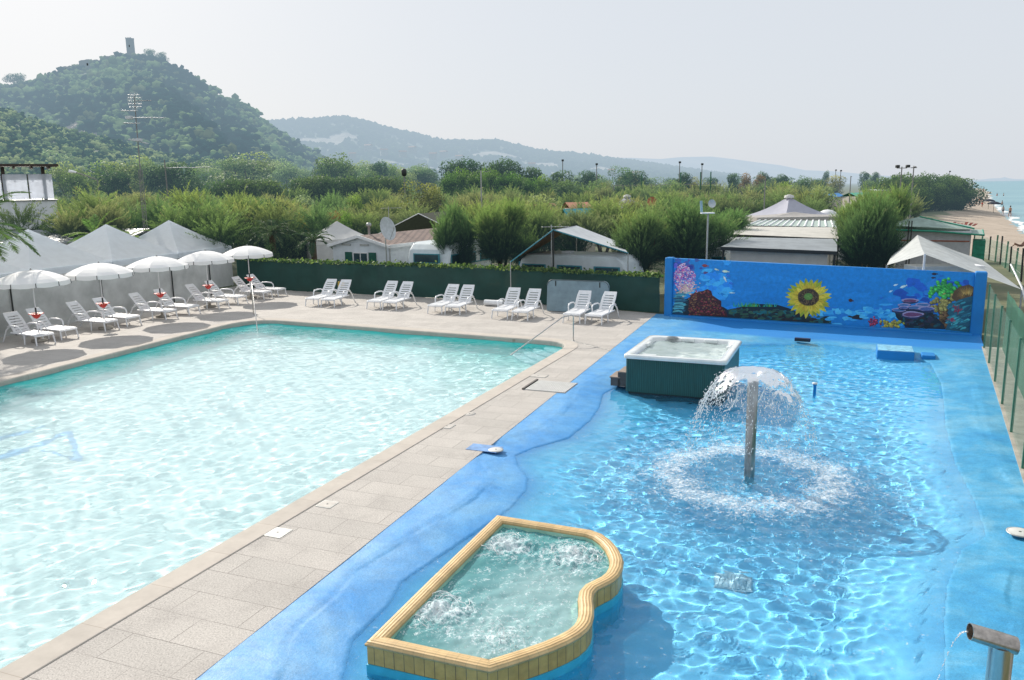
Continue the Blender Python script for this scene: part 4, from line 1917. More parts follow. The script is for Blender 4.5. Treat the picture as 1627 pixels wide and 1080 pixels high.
# left netting fence
f0 = Vector((-20.4, 17.0))
f1 = Vector((-14.15, 38.2))
fd = (f1 - f0).normalized()
root = empty('grey_netting_fence', (f0.x, f0.y, 0), label='grey netting fence on black posts behind the left row of loungers', cat='fence')
loc = [(0, 0), tuple(f1 - f0)]
fence_panel(loc, 1.72, 1.66, 0, M['grey_net'], 'netting', root)
for Yp in (20.0, 23.8, 27.6, 31.5, 35.4, 37.9):
    t = (Yp - f0.y) / fd.y
    p_ = fd * t
    mb = MB()
    mb.tube([(p_.x + .06, p_.y - .02, 0), (p_.x + .06, p_.y - .02, 1.62)], .028, 8)
    mb.build('post', M['black'], root)

# right fence
rp = [G(1563.5, 553), G(1572.5, 577.5), G(1581, 608), G(1594, 645), G(1608, 688), G(1625, 745)]
dR = (rp[-1] - rp[0]).normalized()
st_ = (rp[-1] - rp[0]).length / 5
root = empty('green_mesh_fence', (rp[0].x, rp[0].y, 0), label='green chain-link fence with green windbreak cloth along the right side of the blue pool', cat='fence')
for k in range(-0, 9):
    p_ = dR * (st_ * k)
    mb = MB()
    mb.tube([(p_.x, p_.y, -.1), (p_.x, p_.y, 1.86)], .027, 10)
    mb.build('post', M['green_metal'], root)
end = dR * (st_ * 8.4)
cl = [(0, 0), (end.x, end.y)]
fence_panel([(0, 0), (end.x, end.y)], 1.84, 1.84, 0, M['chain'], 'chain_link', root, .05, 0)
off = Vector((-dR.y, dR.x)) * -1
off = off if off.x > 0 else -off
fence_panel([(off.x * .45, off.y * .45), (end.x + off.x * .45, end.y + off.y * .45)], 1.7, 1.7, 0, M['green_net_r'], 'windbreak', root, .02, .03)
# kerb strip below the fence
mb = MB()
a_, b_ = rp[0] - dR * .2, rp[0] + dR * (st_ * 9)
n2 = Vector((off.x, off.y, 0))
mb.add([a_ - n2 * .05, b_ - n2 * .05, b_ + n2 * 2.6, a_ + n2 * 2.6, a_ - n2 * .05 - Vector((0, 0, .4)), b_ - n2 * .05 - Vector((0, 0, .4))], [(0, 1, 2, 3), (0, 4, 5, 1)])
for v_i in range(len(mb.v)):
    v_ = mb.v[v_i]
    mb.v[v_i] = (v_[0], v_[1], v_[2] + .012)
tag(mb.build('kerb_strip', M['concrete']), kind='structure')

# ------------------------------------------------------------------ odds and ends before the fence
# grey hot-tub cover leaning on the fence
a_, b_ = G(869, 494), G(966, 499)
u_ = (b_ - a_)
wv = u_.length
root = empty('spa_cover', (a_.x, a_.y, 0), math.atan2(u_.y, u_.x), label='large grey-blue hot tub cover standing on edge against the green fence', cat='cover')
h = P(915, 446, (a_.y + b_.y) / 2).z
pl_ = []
r_ = .22
for cx_, cz_, a0 in ((wv - r_, h - r_, 0), (r_, h - r_, 90)):
    for k in range(6):
        t = R(a0 + 90 * k / 5)
        pl_.append((cx_ + r_ * math.cos(t), cz_ + r_ * math.sin(t)))
pl_ += [(0, .02), (wv, .02)]
mb = MB()
n_ = len(pl_)
fr_ = [(x, -.04 + z * .10, z) for x, z in pl_]
bk_ = [(x, .08 + z * .10, z) for x, z in pl_]
mb.add(fr_ + bk_, [tuple(range(n_)), tuple(range(n_, 2 * n_))[::-1]] + [(k, (k + 1) % n_, n_ + (k + 1) % n_, n_ + k) for k in range(n_)])
mb.build('panel', simple('grey_blue_vinyl', (.22, .32, .38), .5, .15, 2), root)
mb = MB()
mb.tube([(x, -.05 + z * .10, z) for x, z in pl_[:-2]], .018, 6)
mb.build('edging', simple('edging_dark', (.10, .14, .16), .5), root)
for x in (.35, wv - .35):
    mb = MB()
    mb.box((x, -.06 + (h - .12) * .10, h - .14), (.035, .02, .2))
    mb.build('strap', M['black'], root)
a_ = G(785, 486)
root = empty('white_roll', (a_.x, a_.y, .13), R(-25), label='white cylindrical roll lying at the foot of the green fence', cat='roll')
mb = MB()
mb.tube([(-.42, 0, 0), (.42, 0, 0)], .12, 18)
mb.build('roll_body', M['dirty_white'], root)
mb = MB()
mb.tube([(-.43, 0, 0), (.43, 0, 0)], .03, 10)
mb.build('core', M['galv'], root)
a_ = G(543, 470)
root = empty('yellow_hose_reel', (a_.x, a_.y, 0), label='small yellow hose reel half hidden behind the leftmost far loungers', cat='hose reel')
mb = MB()
for k in range(5):
    mb.lathe([(.13 + .02 * math.sin(k), .42 + k * .05), (.16, .445 + k * .05), (.13, .47 + k * .05)], 16)
mb.build('coiled_hose', M['yellow'], root)
mb = MB()
mb.lathe([(.2, 0), (.2, .03), (.06, .05), (.05, .75), (.0, .76)], 16)
mb.build('stand', M['black'], root)
# thin hose lying on the deck
mb = MB()
h0_, h1_ = G(912, 543), G(968, 557)
pp = [h0_.lerp(h1_, k / 8) + Vector((.05 * math.sin(k), .04 * math.cos(k * 2), .008)) for k in range(9)]
mb.tube(pp, .006, 5)
tag(mb.build('hose', M['galv']), 'thin grey cable lying on the paving beside the handrail', 'cable')

# ------------------------------------------------------------------ mural wall
A_ = G(1060, 500.5)
B_ = G(1553, 531)
uW = (B_ - A_)
uW.z = 0
WL = uW.length
uW.normalize()
nW = Vector((uW.y, -uW.x, 0))             # towards the pool
if nW.y > 0:
    nW = -nW
root = empty('mural_wall', (A_.x, A_.y, 0), math.atan2(uW.y, uW.x), label='bright blue wall painted with a coral reef and a sunflower at the end of the blue pool', cat='painted wall')
MW_rot = Matrix.Rotation(-math.atan2(uW.y, uW.x), 4, 'Z')
hA = P(1063, 409, A_.y).z
hB = P(1556, 432, B_.y).z


def WP(px, py):
    """(distance along the wall, height) seen through a photo pixel"""
    d = ray(px, py)
    t = (A_ + nW * .005 - CP).dot(nW) / d.dot(nW)
    q = CP + d * t
    return ((q - A_).dot(uW), q.z)


th = .22
mb = MB()
# main slab with a slightly falling top edge
def slab(mb, x0, x1, z0a, z0b, z1a, z1b, y0, y1):
    vs = [(x0, y0, z0a), (x1, y0, z0b), (x1, y1, z0b), (x0, y1, z0a), (x0, y0, z1a), (x1, y0, z1b), (x1, y1, z1b), (x0, y1, z1a)]
    mb.add(vs, [(3, 2, 1, 0), (4, 5, 6, 7), (0, 1, 5, 4), (1, 2, 6, 5), (2, 3, 7, 6), (3, 0, 4, 7)])
slab(mb, .0, WL, -.3, -.3, hA - .02, hB - .05, .0, th)
mb.build('wall_body', M['blue_paint'], root, bevel=.012)
for x0, x1, hh in ((-.10, .20, hA), (WL - .22, WL + .12, hB)):
    mb = MB()
    mb.box(((x0 + x1) / 2, th / 2 - .05, hh / 2 - .12), (x1 - x0, th + .14, hh + .26))
    mb.build('pier', M['blue_paint'], root, bevel=.05, seg=3)
mb = MB()
slab(mb, .15, WL - .15, -.3, -.3, .05, .05, -.28, -.002)
mb.build('plinth', M['blue_paint'], root, bevel=.02)

LAY = [0]


class Paint:
    """flat paint patches standing a few tenths of a millimetre proud of the wall"""
    def __init__(s):
        s.v, s.f, s.c = [], [], []
        LAY[0] += 1
        s.y = -.003 - .0004 * LAY[0]
        s.k = 0

    def poly(s, pts, col, world=False):
        s.k += 1
        y = s.y - .000004 * s.k
        b_ = len(s.v)
        q = pts if world else [WP(*p_) for p_ in pts]
        q = [(min(max(x, .205), WL - .225), z) for x, z in q]
        s.v += [(x, y, z) for x, z in q]
        s.c += [col] * len(q)
        tri = tessellate_polygon([[Vector((x, z, 0)) for x, z in q]])
        s.f += [tuple(b_ + i for i in t) for t in tri]

    def blob(s, px, py, rx, ry, col, n=10, jit=.2, rot=0, rr=random):
        pts = []
        for k in range(n):
            a = 2 * PI * k / n
            j = 1 + rr.uniform(-jit, jit)
            x, y = rx * math.cos(a) * j, ry * math.sin(a) * j
            pts.append((px + x * math.cos(rot) - y * math.sin(rot), py + x * math.sin(rot) + y * math.cos(rot)))
        s.poly(pts, col)

    def build(s, name):
        me = npmesh(name, np.array(s.v), np.array(s.f), np.array(s.c))
        bm = bmesh.new()
        bm.from_mesh(me)
        for f in bm.faces:
            if f.normal.y > 0:
                f.normal_flip()
        bm.to_mesh(me)
        bm.free()
        return link(name, me, M['mural'], root)


def jc(c, j=.25):
    k = 1 + random.uniform(-j, j)
    return tuple(max(0, min(1, x * k)) for x in c)


# sea background: soft patches of deeper and lighter blue
Pb = Paint()
Pb.poly([(1070, 411), (1551, 433), (1546, 528), (1069, 500)], (.008, .215, .58))
random.seed(12)
for i in range(60):
    x = random.uniform(1090, 1530)
    y = random.uniform(430, 505) + (x - 1070) * .045
    Pb.blob(x, y, random.uniform(6, 22), random.uniform(2, 6), random.choice([(.009, .225, .60), (.007, .20, .55), (.011, .235, .62)]), 10, .4)
for i in range(60):
    x = random.uniform(1420, 1545)
    y = random.uniform(446, 500)
    if (x - 1420) * .5 + (y - 446) * .6 > 16:
        Pb.blob(x, y, random.uniform(5, 14), random.uniform(3, 8), random.choice([(.012, .12, .55), (.01, .08, .40), (.02, .22, .62)]), 9, .4)
for i in range(70):
    x = random.gauss(1130, 14)
    y = random.gauss(462, 14)
    Pb.blob(x, y, random.uniform(3, 9), random.uniform(2, 6), random.choice([(.03, .34, .80), (.05, .42, .80), (.015, .25, .75)]), 9, .4)
for i in range(70):
    x = random.uniform(1290, 1440)
    y = random.gauss(497, 7)
    Pb.blob(x, y, random.uniform(4, 10), random.uniform(1.5, 4), random.choice([(.04, .38, .75), (.08, .5, .80), (.015, .2, .6)]), 8, .4)
Pb.build('painted_sea')

# dark reef bottom
Pr = Paint()
Pr.poly([(1069, 500), (1069, 486), (1100, 470), (1150, 488), (1156, 492), (1175, 488), (1195, 482), (1215, 483), (1235, 484), (1255, 490), (1280, 502), (1310, 510), (1325, 514.5)], (.006, .022, .035))
Pr.poly([(1338, 507), (1345, 500), (1352, 495), (1362, 494), (1370, 498), (1380, 505), (1368, 508), (1352, 506)], (.015, .02, .03))
for i in range(140):
    x = random.uniform(1160, 1320)
    y = 486 + (x - 1160) * .09 + random.uniform(0, 16)
    if y < 500 + (x - 1069) * .058 - 2:
        Pr.blob(x, y, random.uniform(2, 7), random.uniform(1, 3), jc(random.choice([(.01, .03, .035), (.02, .07, .05), (.01, .12, .14), (.03, .10, .06), (.02, .02, .02)]), .3), 7, .4)
Pr.build('painted_reef')
Pw = Paint()
for i in range(46):
    x = random.choice([random.gauss(1178, 5), random.gauss(1196, 4), random.gauss(1222, 9)])
    y = 487
    Pw.poly([(x - 1, y), (x + random.uniform(-4, 4), y - random.uniform(3, 9)), (x + 1, y)], jc(random.choice([(.02, .30, .10), (.10, .38, .06), (.02, .35, .30)])))
Pw.build('painted_weed')

# pink and white branching coral
Pc = Paint()
for i in range(60):
    Pc.blob(random.gauss(1086, 9), random.gauss(430, 9), random.uniform(2, 5), random.uniform(2, 4), jc(random.choice([(.02, .06, .40), (.04, .10, .35), (.10, .10, .45)])), 8, .4)
for i in range(620):
    a = random.uniform(0, 2 * PI)
    r = math.sqrt(random.random())
    x, y = 1088 + 17 * r * math.cos(a), 441 + 23 * r * math.sin(a)
    if y < 430 and x > 1090:
        x -= 6
    Pc.blob(x, y, random.uniform(.5, 1.7), random.uniform(.4, 1.2), jc(random.choice([(.60, .50, .66), (.70, .20, .40), (.55, .10, .32), (.35, .18, .50), (.70, .62, .62), (.20, .12, .45)]), .2), 6, .4)
for i in range(130):
    Pc.blob(random.gauss(1091, 7), random.gauss(459, 4), random.uniform(.7, 2), random.uniform(.6, 1.3), jc(random.choice([(.62, .42, .30), (.7, .55, .45), (.55, .3, .35)]), .2), 6, .4)
Pc.build('painted_pink_coral')
Pc = Paint()
for i in range(36):
    y = 463 + i * 1.0
    x = 1082 - i * .12
    Pc.blob(x + random.gauss(0, 2), y, random.uniform(6, 12), random.uniform(.8, 2.2), jc(random.choice([(.05, .35, .45), (.02, .12, .20), (.12, .45, .50), (.01, .06, .12)]), .25), 9, .35)
Pc.build('painted_teal_coral')
Pc = Paint()
Pc.poly([(1095, 500), (1094, 484), (1097, 470), (1104, 464), (1117, 462), (1124, 459), (1130, 462), (1132, 469), (1139, 474), (1146, 478), (1146, 486), (1154, 496), (1156, 503)], (.05, .012, .015))
for i in range(360):
    x, y = random.uniform(1094, 1152), random.uniform(462, 500)
    if y > 462 + max(0, x - 1125) * 1.15 + max(0, 1104 - x) * .9:
        Pc.blob(x, y, random.uniform(.5, 2), random.uniform(.5, 1.5), jc(random.choice([(.20, .03, .03), (.12, .05, .03), (.25, .12, .05), (.04, .01, .02), (.30, .04, .06)]), .3), 6, .4)
Pc.build('painted_dark_red_coral')

# sunflower
Pf = Paint()
fx, fy = 1284.5, 473
for layer, (r0, r1, wd, cols) in enumerate(((13, 37.5, 3.6, [(.42, .42, .03), (.30, .36, .03), (.55, .50, .05)]), (12, 33, 3.4, [(.62, .50, .04), (.50, .44, .03)]), (11, 27, 3.0, [(.70, .52, .05), (.60, .42, .03)]))):
    n_ = 26 - layer * 2
    for k in range(n_):
        a = 2 * PI * (k + .5 * layer) / n_ + random.gauss(0, .05)
        rr1 = r1 * random.uniform(.93, 1.05)
        c_, s_ = math.cos(a), math.sin(a)
        def pt(r, o):
            return (fx + (r * c_ - o * s_) * 1.0, fy + (r * s_ + o * c_) * .86)
        col = jc(random.choice(cols), .15)
        Pf.poly([pt(r0, -wd * .5), pt((r0 + rr1) * .55, -wd), pt(rr1 * .9, -wd * .5), pt(rr1, 0), pt(rr1 * .9, wd * .5), pt((r0 + rr1) * .55, wd), pt(r0, wd * .5)], col)
        Pf.poly([pt(r0, -.5), pt(rr1 * .8, -.15), pt(rr1 * .8, .15), pt(r0, .5)], tuple(x * .45 for x in col))
Pf.blob(fx, fy - 1, 17, 14, (.10, .06, .02), 30, .03)
Pf.blob(fx, fy - 1, 15, 12.5, (.045, .028, .015), 30, .03)
for i in range(220):
    a = random.uniform(0, 2 * PI)
    r = random.uniform(6, 15)
    Pf.blob(fx + r * math.cos(a), fy - 1 + r * .83 * math.sin(a), .7, .6, jc(random.choice([(.16, .10, .04), (.05, .03, .02), (.22, .13, .05)])), 5, .2)
Pf.blob(fx, fy - 2, 7, 5.6, (.10, .22, .04), 20, .05)
for i in range(60):
    a = random.uniform(0, 2 * PI)
    r = random.uniform(0, 6)
    Pf.blob(fx + r * math.cos(a), fy - 2 + r * .8 * math.sin(a), .7, .6, jc((.15, .30, .06)), 5, .2)
Pf.build('painted_sunflower')

# right-hand reef
def lobes(name, n, cx, cy, sx, sy, cols, r=(2, 4), shadow=(.01, .04, .03), hl=1.6):
    Pq = Paint()
    pts_ = sorted([(random.gauss(cx, sx), random.gauss(cy, sy), random.uniform(*r)) for _ in range(n)], key=lambda t: t[1])
    for x, y, rad in pts_:
        c_ = jc(random.choice(cols), .2)
        Pq.blob(x + .4, y + .5, rad * 1.12, rad * 1.05, shadow, 10, .1)
        Pq.blob(x, y, rad, rad * .92, c_, 12, .1)
        Pq.blob(x - rad * .25, y - rad * .3, rad * .5, rad * .4, tuple(min(1, v * hl) for v in c_), 8, .1)
    Pq.build(name)


lobes('painted_green_coral', 75, 1500, 458, 11, 7, [(.03, .32, .05), (.06, .42, .08), (.02, .22, .06)], (2.2, 4.2), (.005, .08, .03))
lobes('painted_brown_coral', 60, 1506, 503, 9, 9, [(.13, .07, .03), (.08, .05, .02), (.17, .10, .04)], (2.5, 4.5), (.02, .01, .01))
lobes('painted_tan_coral', 62, 1500, 484, 9, 6, [(.33, .28, .08), (.28, .24, .07), (.22, .20, .06)], (1.8, 3.6), (.05, .04, .01))
Pq = Paint()
Pq.poly([(1512, 473), (1516, 462), (1525, 455), (1540, 452), (1549, 456), (1548, 472), (1535, 476), (1520, 480)], (.10, .06, .03))
for k in range(46):
    a = PI + PI * k / 45 * .75
    r0, r1 = random.uniform(5, 9), random.uniform(17, 22)
    Pq.poly([(1537 + r0 * math.cos(a) * 1.1 - .3, 474 + r0 * math.sin(a)), (1537 + r1 * math.cos(a) * 1.1, 474 + r1 * math.sin(a)), (1537 + r0 * math.cos(a) * 1.1 + .5, 474 + r0 * math.sin(a))], jc(random.choice([(.45, .26, .06), (.30, .16, .05), (.5, .34, .10)])))
Pq.build('painted_fan_coral')
Pq = Paint()
Pq.poly([(1440, 520.5), (1424, 504), (1422, 496), (1440, 492), (1475, 488), (1484, 500), (1500, 516), (1502, 523)], (.006, .02, .035))
for i in range(150):
    x, y = random.uniform(1424, 1500), random.uniform(492, 521)
    if x > 1424 + (y - 492) * .55 and x < 1484 + (y - 492) * .6:
        Pq.blob(x, y, random.uniform(1.5, 5), random.uniform(1, 2.6), jc(random.choice([(.006, .02, .03), (.015, .05, .07), (.03, .03, .06), (.01, .08, .10), (.03, .02, .015)]), .3), 8, .4)
for i, (x, y, rx_, ry_) in enumerate([(1446, 477, 13, 3.2), (1466, 484, 12, 3), (1437, 484, 10, 2.6), (1428, 492, 11, 3), (1455, 488, 15, 3), (1472, 490, 13, 3.6), (1450, 499, 17, 4.6), (1436, 488, 8, 2.4)]):
    Pq.blob(x, y + 1.6, rx_, ry_ * 1.3, (.02, .03, .09), 16, .1)
    Pq.blob(x, y, rx_, ry_, (.34, .30, .48), 18, .12)
    Pq.blob(x, y + .5, rx_ * .84, ry_ * .72, random.choice([(.07, .12, .32), (.16, .06, .14), (.06, .16, .36)]), 16, .12)
Pq.build('painted_plate_coral')
Pq = Paint()
Pq.poly([(1505, 496), (1512, 484), (1523, 476), (1548, 470), (1547, 528), (1502, 524), (1506, 514), (1512, 508)], (.015, .10, .15))
for i in range(66):
    x, y = random.uniform(1508, 1546), random.uniform(478, 522)
    if x - 1505 > abs(y - 500) * .2:
        Pq.blob(x, y, random.uniform(3, 9), random.uniform(.8, 2.2), jc(random.choice([(.03, .25, .32), (.06, .38, .42), (.01, .07, .12), (.02, .16, .24)]), .3), 10, .3, -.35)
for i in range(26):
    Pq.blob(random.gauss(1520, 4), random.gauss(490, 3), 1.4, 1, jc((.25, .03, .06)), 6, .3)
for i in range(22):
    Pq.blob(random.gauss(1512, 3), random.gauss(508, 1.6), 1.3, .9, jc((.30, .04, .08)), 6, .3)
Pq.build('painted_cyan_coral')
lobes('painted_red_coral', 40, 1389, 512, 4.5, 3.2, [(.25, .03, .08), (.40, .06, .12), (.18, .02, .06)], (.9, 1.8), (.06, .01, .02))
lobes('painted_yellow_coral', 34, 1417, 515, 7, 2.6, [(.42, .36, .06), (.35, .38, .05), (.28, .22, .05)], (1.6, 3.0), (.08, .08, .01))


def fish(x, y, l, h, col, ang=0):
    Pq = Paint()
    ca, sa = math.cos(ang), math.sin(ang)
    def q(u, v):
        return (x + u * ca - v * sa, y + u * sa + v * ca)
    Pq.poly([q(-l / 2, 0), q(-l * .2, -h / 2), q(l * .15, -h * .42), q(l * .34, -.3), q(l * .5, -h * .4), q(l * .46, 0), q(l * .5, h * .4), q(l * .34, .3), q(l * .15, h * .42), q(-l * .2, h / 2)], col)
    Pq.poly([q(-l * .4, 0), q(-l * .15, -h * .3), q(l * .2, 0)], tuple(min(1, c * 1.5) for c in col))
    Pq.build('painted_fish')


for x, y, l, h, col, a in ((1120.5, 422, 11, 5, (.22, .04, .05), .1), (1121, 433, 8, 4, (.08, .05, .16), -.1), (1114, 426, 6, 3, (.02, .06, .35), 0), (1138.5, 428, 8, 2.4, (.55, .62, .45), .3), (1153, 431, 12, 4, (.55, .68, .50), .1),
                           (1152, 443, 11, 3, (.6, .66, .6), 1.1), (1157, 438, 8, 4, (.02, .14, .52), .3), (1162, 450, 9, 4, (.02, .15, .55), .4), (1163, 465, 10, 2, (.45, .65, .60), .05), (1352, 477, 9, 5.5, (.05, .02, .02), .2),
                           (1423, 452.5, 8, 3, (.5, .65, .72), -.3), (1435.5, 455, 13, 4, (.55, .70, .68), -.35), (1415.5, 462.5, 7, 3, (.4, .62, .75), -.4), (1485, 435, 11, 4, (.02, .02, .04), 0), (1483, 441, 8, 3, (.02, .03, .06), 0), (1496, 438, 7, 2.6, (.01, .12, .45), 0),
                           (1452, 451, 6, 2.5, (.01, .10, .42), 0), (1401, 473, 8, 3, (.01, .13, .5), .0)):
    fish(x, y, l, h, col, a)

# dark slot and the blue step in the shallow pool
q = G(1275, 541.5, -.02)
root = empty('inlet_slot', (q.x, q.y, -.03), math.atan2(uW.y, uW.x), label='dark rectangular inlet box at the foot of the mural wall', cat='inlet')
mb = MB()
mb.box((0, 0, .05), (.46, .14, .10))
mb.build('slot_box', simple('dark_blue_inlet', (.01, .02, .07), .6), root, bevel=.01)
mb = MB()
mb.box((0, -.075, .05), (.38, .01, .05))
mb.build('slot_grille', M['black'], root)
q0, q1 = G(1396, 572, -.16), G(1477, 577, -.16)
u_ = q1 - q0
u_.z = 0
root = empty('blue_step', ((q0 + q1) / 2).to_tuple()[:2] + (-.3,), math.atan2(u_.y, u_.x), label='blue painted concrete step block with pale top at the far right', cat='step')
mb = MB()
mb.box((-.22, .47, .21), (u_.length * .74, .94, .42))
mb.build('step_body', M['blue_paint'], root, bevel=.02)
mb = MB()
mb.box((-.22, .47, .424), (u_.length * .74 - .04, .90, .006))  # lighter blue sheet over the top face of the step
mb.build('pale_top', simple('pale_step_blue', (.22, .52, .70), .6, .3, 9), root)
mb = MB()
mb.box((.62, .33, .17), (.34, .5, .34))
mb.build('side_block', M['blue_paint'], root, bevel=.02)

# ------------------------------------------------------------------ white marquees on the left
def pyramid_tent(name, c, a, half, ze, zp, label, group=None, mat=None, wall=True, wm=None, vh=.28, sag=.10, poles=True, cat='tent'):
    mat = mat or M['tent']
    wm = wm or M['tent_wall']
    root = empty(name, (c[0], c[1], -.05), a, label=label, cat=cat, group=group)
    hx, hy = half if isinstance(half, (tuple, list)) else (half, half)
    n = 8
    cor = [(-hx, -hy), (hx, -hy), (hx, hy), (-hx, hy)]
    mb = MB()
    for i in range(4):
        p0, p1 = cor[i], cor[(i + 1) % 4]
        vs, fs = [], []
        for r in range(n + 1):
            u = r / n
            for k in range(n + 1):
                v = k / n
                ex, ey = p0[0] + (p1[0] - p0[0]) * v, p0[1] + (p1[1] - p0[1]) * v
                z = ze + (zp - ze) * (1 - u) - sag * math.sin(PI * u) * (.6 + .4 * math.sin(PI * v))
                vs.append((ex * u, ey * u, z))
        for r in range(n):
            for k in range(n):
                q_ = r * (n + 1) + k
                fs.append((q_, q_ + 1, q_ + n + 2, q_ + n + 1))
        mb.add(vs, fs, True)
    rf = mb.build('roof', mat, root, recalc=False)
    mb = MB()
    for i in range(4):
        p0, p1 = cor[i], cor[(i + 1) % 4]
        mb.add([(p0[0], p0[1], ze), (p1[0], p1[1], ze), (p1[0] * 1.003, p1[1] * 1.003, ze - vh), (p0[0] * 1.003, p0[1] * 1.003, ze - vh)], [(0, 1, 2, 3)])
    mb.build('valance', mat, rf, recalc=False)
    if wall:
        mb = MB()
        for i in range(4):
            p0, p1 = cor[i], cor[(i + 1) % 4]
            nn = 14
            vs = []
            for k in range(nn + 1):
                v = k / nn
                x, y = (p0[0] + (p1[0] - p0[0]) * v) * .985, (p0[1] + (p1[1] - p0[1]) * v) * .985
                w_ = 1 + .006 * math.sin(k * 2.3)
                vs += [(x * w_, y * w_, 0.03), (x, y, ze - .02)]
            mb.add(vs, [(2 * k, 2 * k + 2, 2 * k + 3, 2 * k + 1) for k in range(nn)], True)
        mb.build('side_wall', wm, root, recalc=False)
    if poles:
        for x, y in cor:
            mb = MB()
            mb.tube([(x * .97, y * .97, 0), (x * .97, y * .97, ze - .03)], .03, 8)
            mb.build('pole', M['white_paint'], root)
    return root


TT = Vector((.285, .958)).normalized()
TN = Vector((-TT.y, TT.x))
V1 = Vector((-18.0, 30.2))
names = ['nearest', 'second', 'third', 'farthest']
for k in range(-1, 3):
    cen = V1 + TT * (4.15 * k + 2.05) + TN * 2.1
    pyramid_tent('marquee_tent', cen, math.atan2(TT.y, TT.x) - PI / 2, 2.05, 2.05, 3.48,
                 'white pyramid-roofed marquee behind the grey netting, %s of the row of four' % names[k + 1], 'white marquees in a row on the left')

# ------------------------------------------------------------------ white building far left
Yb = 52.0
pe = P(95, 362, Yb)
pt = P(90, 318, Yb)
pf = P(90, 268, Yb)
xr = pe.x
root = empty('white_building', (xr, Yb, -.06), R(33), label='white flat building at the left edge with a timber-roofed glazed roof terrace', cat='building')
def lo(x, y, z):
    return (x - xr, y - Yb, z + .06)
mb = MB()
mb.box(lo(xr - 6.6, Yb + 4.6, 1.2), (12, 7.6, 2.5))
mb.build('ground_floor', M['cream'], root)
mb = MB()
mb.box(lo(xr - 6, Yb + 4, (pe.z + pt.z) / 2), (12, 8, pt.z - pe.z))
mb.build('parapet', M['dirty_white'], root, bevel=.03)
mb = MB()
mb.box(lo(xr - 6, Yb + 4, pt.z + .03), (12.2, 8.2, .06))
mb.build('coping_strip', M['galv'], root)
for k in range(5):
    x = xr - .55 - k * 2.15
    mb = MB()
    mb.box(lo(x, Yb + .3, (pt.z + pf.z) / 2 + .08), (.2, .2, pf.z - pt.z + .1))
    mb.build('terrace_post', M['dark_wood'], root)
m, nt, p, out = newmat('frosted_glass')
p.inputs['Base Color'].default_value = (.62, .66, .72, 1)
p.inputs['Roughness'].default_value = .25
p.inputs['Transmission Weight'].default_value = .35
nt.links.new(ramp(nt, noise(nt, texc(nt, 'Object'), .8, 4), [(.35, (.50, .55, .62)), (.65, (.72, .75, .80))]), p.inputs['Base Color'])
M['frost'] = cloth_mat('frosted_panel', (.86, .89, .95), .6, .06)
for k in range(7):
    x = xr - .75 - k * 1.38
    mb = MB()
    mb.box(lo(x, Yb + .12, (pt.z + .06 + pf.z - .28) / 2), (1.30, .02, pf.z - pt.z - .42))
    g = mb.build('glass_panel', M['frost'], root)
    mb = MB()
    mb.box(lo(x - .68, Yb + .12, (pt.z + pf.z - .28) / 2), (.05, .05, pf.z - pt.z - .34))
    mb.build('glazing_bar', M['dark_wood'], g)
mb = MB()
mb.box(lo(xr - 6, Yb + .5, pf.z + .22), (12.6, 1.9, .14))
for k in range(13):
    mb.box(lo(xr - .2 - k * .95, Yb + .5, pf.z + .08), (.10, 1.8, .14))
mb.build('pergola_roof', M['dark_wood'], root)
# grey lean-to below it
q0 = P(60, 372, 44)
root = empty('lean_to_shed', (q0.x, 44, -.06), label='grey lean-to roof between the white building and the marquees', cat='shed')
mb = MB()
mb.box((0, 1.5, (q0.z - .3) / 2), (8.6, 3, q0.z - .3))
mb.build('wall', M['cream'], root)
mb = MB()
mb.bar((0, -.3, q0.z - .42), (0, 3.4, q0.z + .1), 9.2, .1)
mb.build('roof', M['rooftin'], root)

# ------------------------------------------------------------------ mobile home with tile roof
Lc, Rc = P(528.5, 389, 40.4), P(618.5, 390, 38.9)
ze = (Lc.z + Rc.z) / 2
apx = P(569, 375, 39.7)
bk = P(694, 360.5, 47.6)
dL = Vector((bk.x - apx.x, bk.y - apx.y, 0))
Lh = dL.length
wv = Vector((Rc.x - Lc.x, Rc.y - Lc.y, 0))
Wd = wv.length
ang_h = math.atan2(wv.y, wv.x)
root = empty('mobile_home', (Lc.x, Lc.y, -.05), ang_h, label='white mobile home with green shutters and brown tiled roof behind the fence', cat='mobile home')
zr = apx.z + .05
ze += .05
mb = MB()
poly = [(0, 0), (Wd, 0), (Wd, ze), (Wd / 2, zr), (0, ze)]
vs = [(x, 0, z) for x, z in poly] + [(x, Lh, z) for x, z in poly]
mb.add(vs, [(0, 1, 2, 3, 4), (9, 8, 7, 6, 5), (0, 5, 6, 1), (1, 6, 7, 2), (0, 4, 9, 5)])
wl = mb.build('wall', simple('white_siding', (.66, .70, .74), .5, .06, 3), root)
mb = MB()
ov = .18
sl = (zr - ze) / (Wd / 2)
for s in (0, 1):
    x0, x1 = (-.15, Wd / 2) if s == 0 else (Wd / 2, Wd + .15)
    z0, z1 = (ze - .15 * sl, zr) if s == 0 else (zr, ze - .15 * sl)
    mb.add([(x0, -ov, z0 + .04), (x1, -ov, z1 + .04), (x1, Lh + ov, z1 + .04), (x0, Lh + ov, z0 + .04)], [(0, 1, 2, 3)])
rf = mb.build('roof', M['rooftile'], root, uvbox=True)
mb = MB()
for s in (0, 1):
    x0, x1 = (-.15, Wd / 2) if s == 0 else (Wd / 2, Wd + .15)
    z0, z1 = (ze - .15 * sl, zr) if s == 0 else (zr, ze - .15 * sl)
    mb.bar((x0, -ov - .02, z0), (x1, -ov - .02, z1 + .0), .05, .14)
    mb.bar((x0, Lh + ov + .02, z0), (x1, Lh + ov + .02, z1), .05, .14)
for x in (-.17, Wd + .17):
    mb.bar((x, -ov, ze - .02), (x, Lh + ov, ze - .02), .06, .16)
mb.build('fascia', M['white_paint'], rf)
mb = MB()
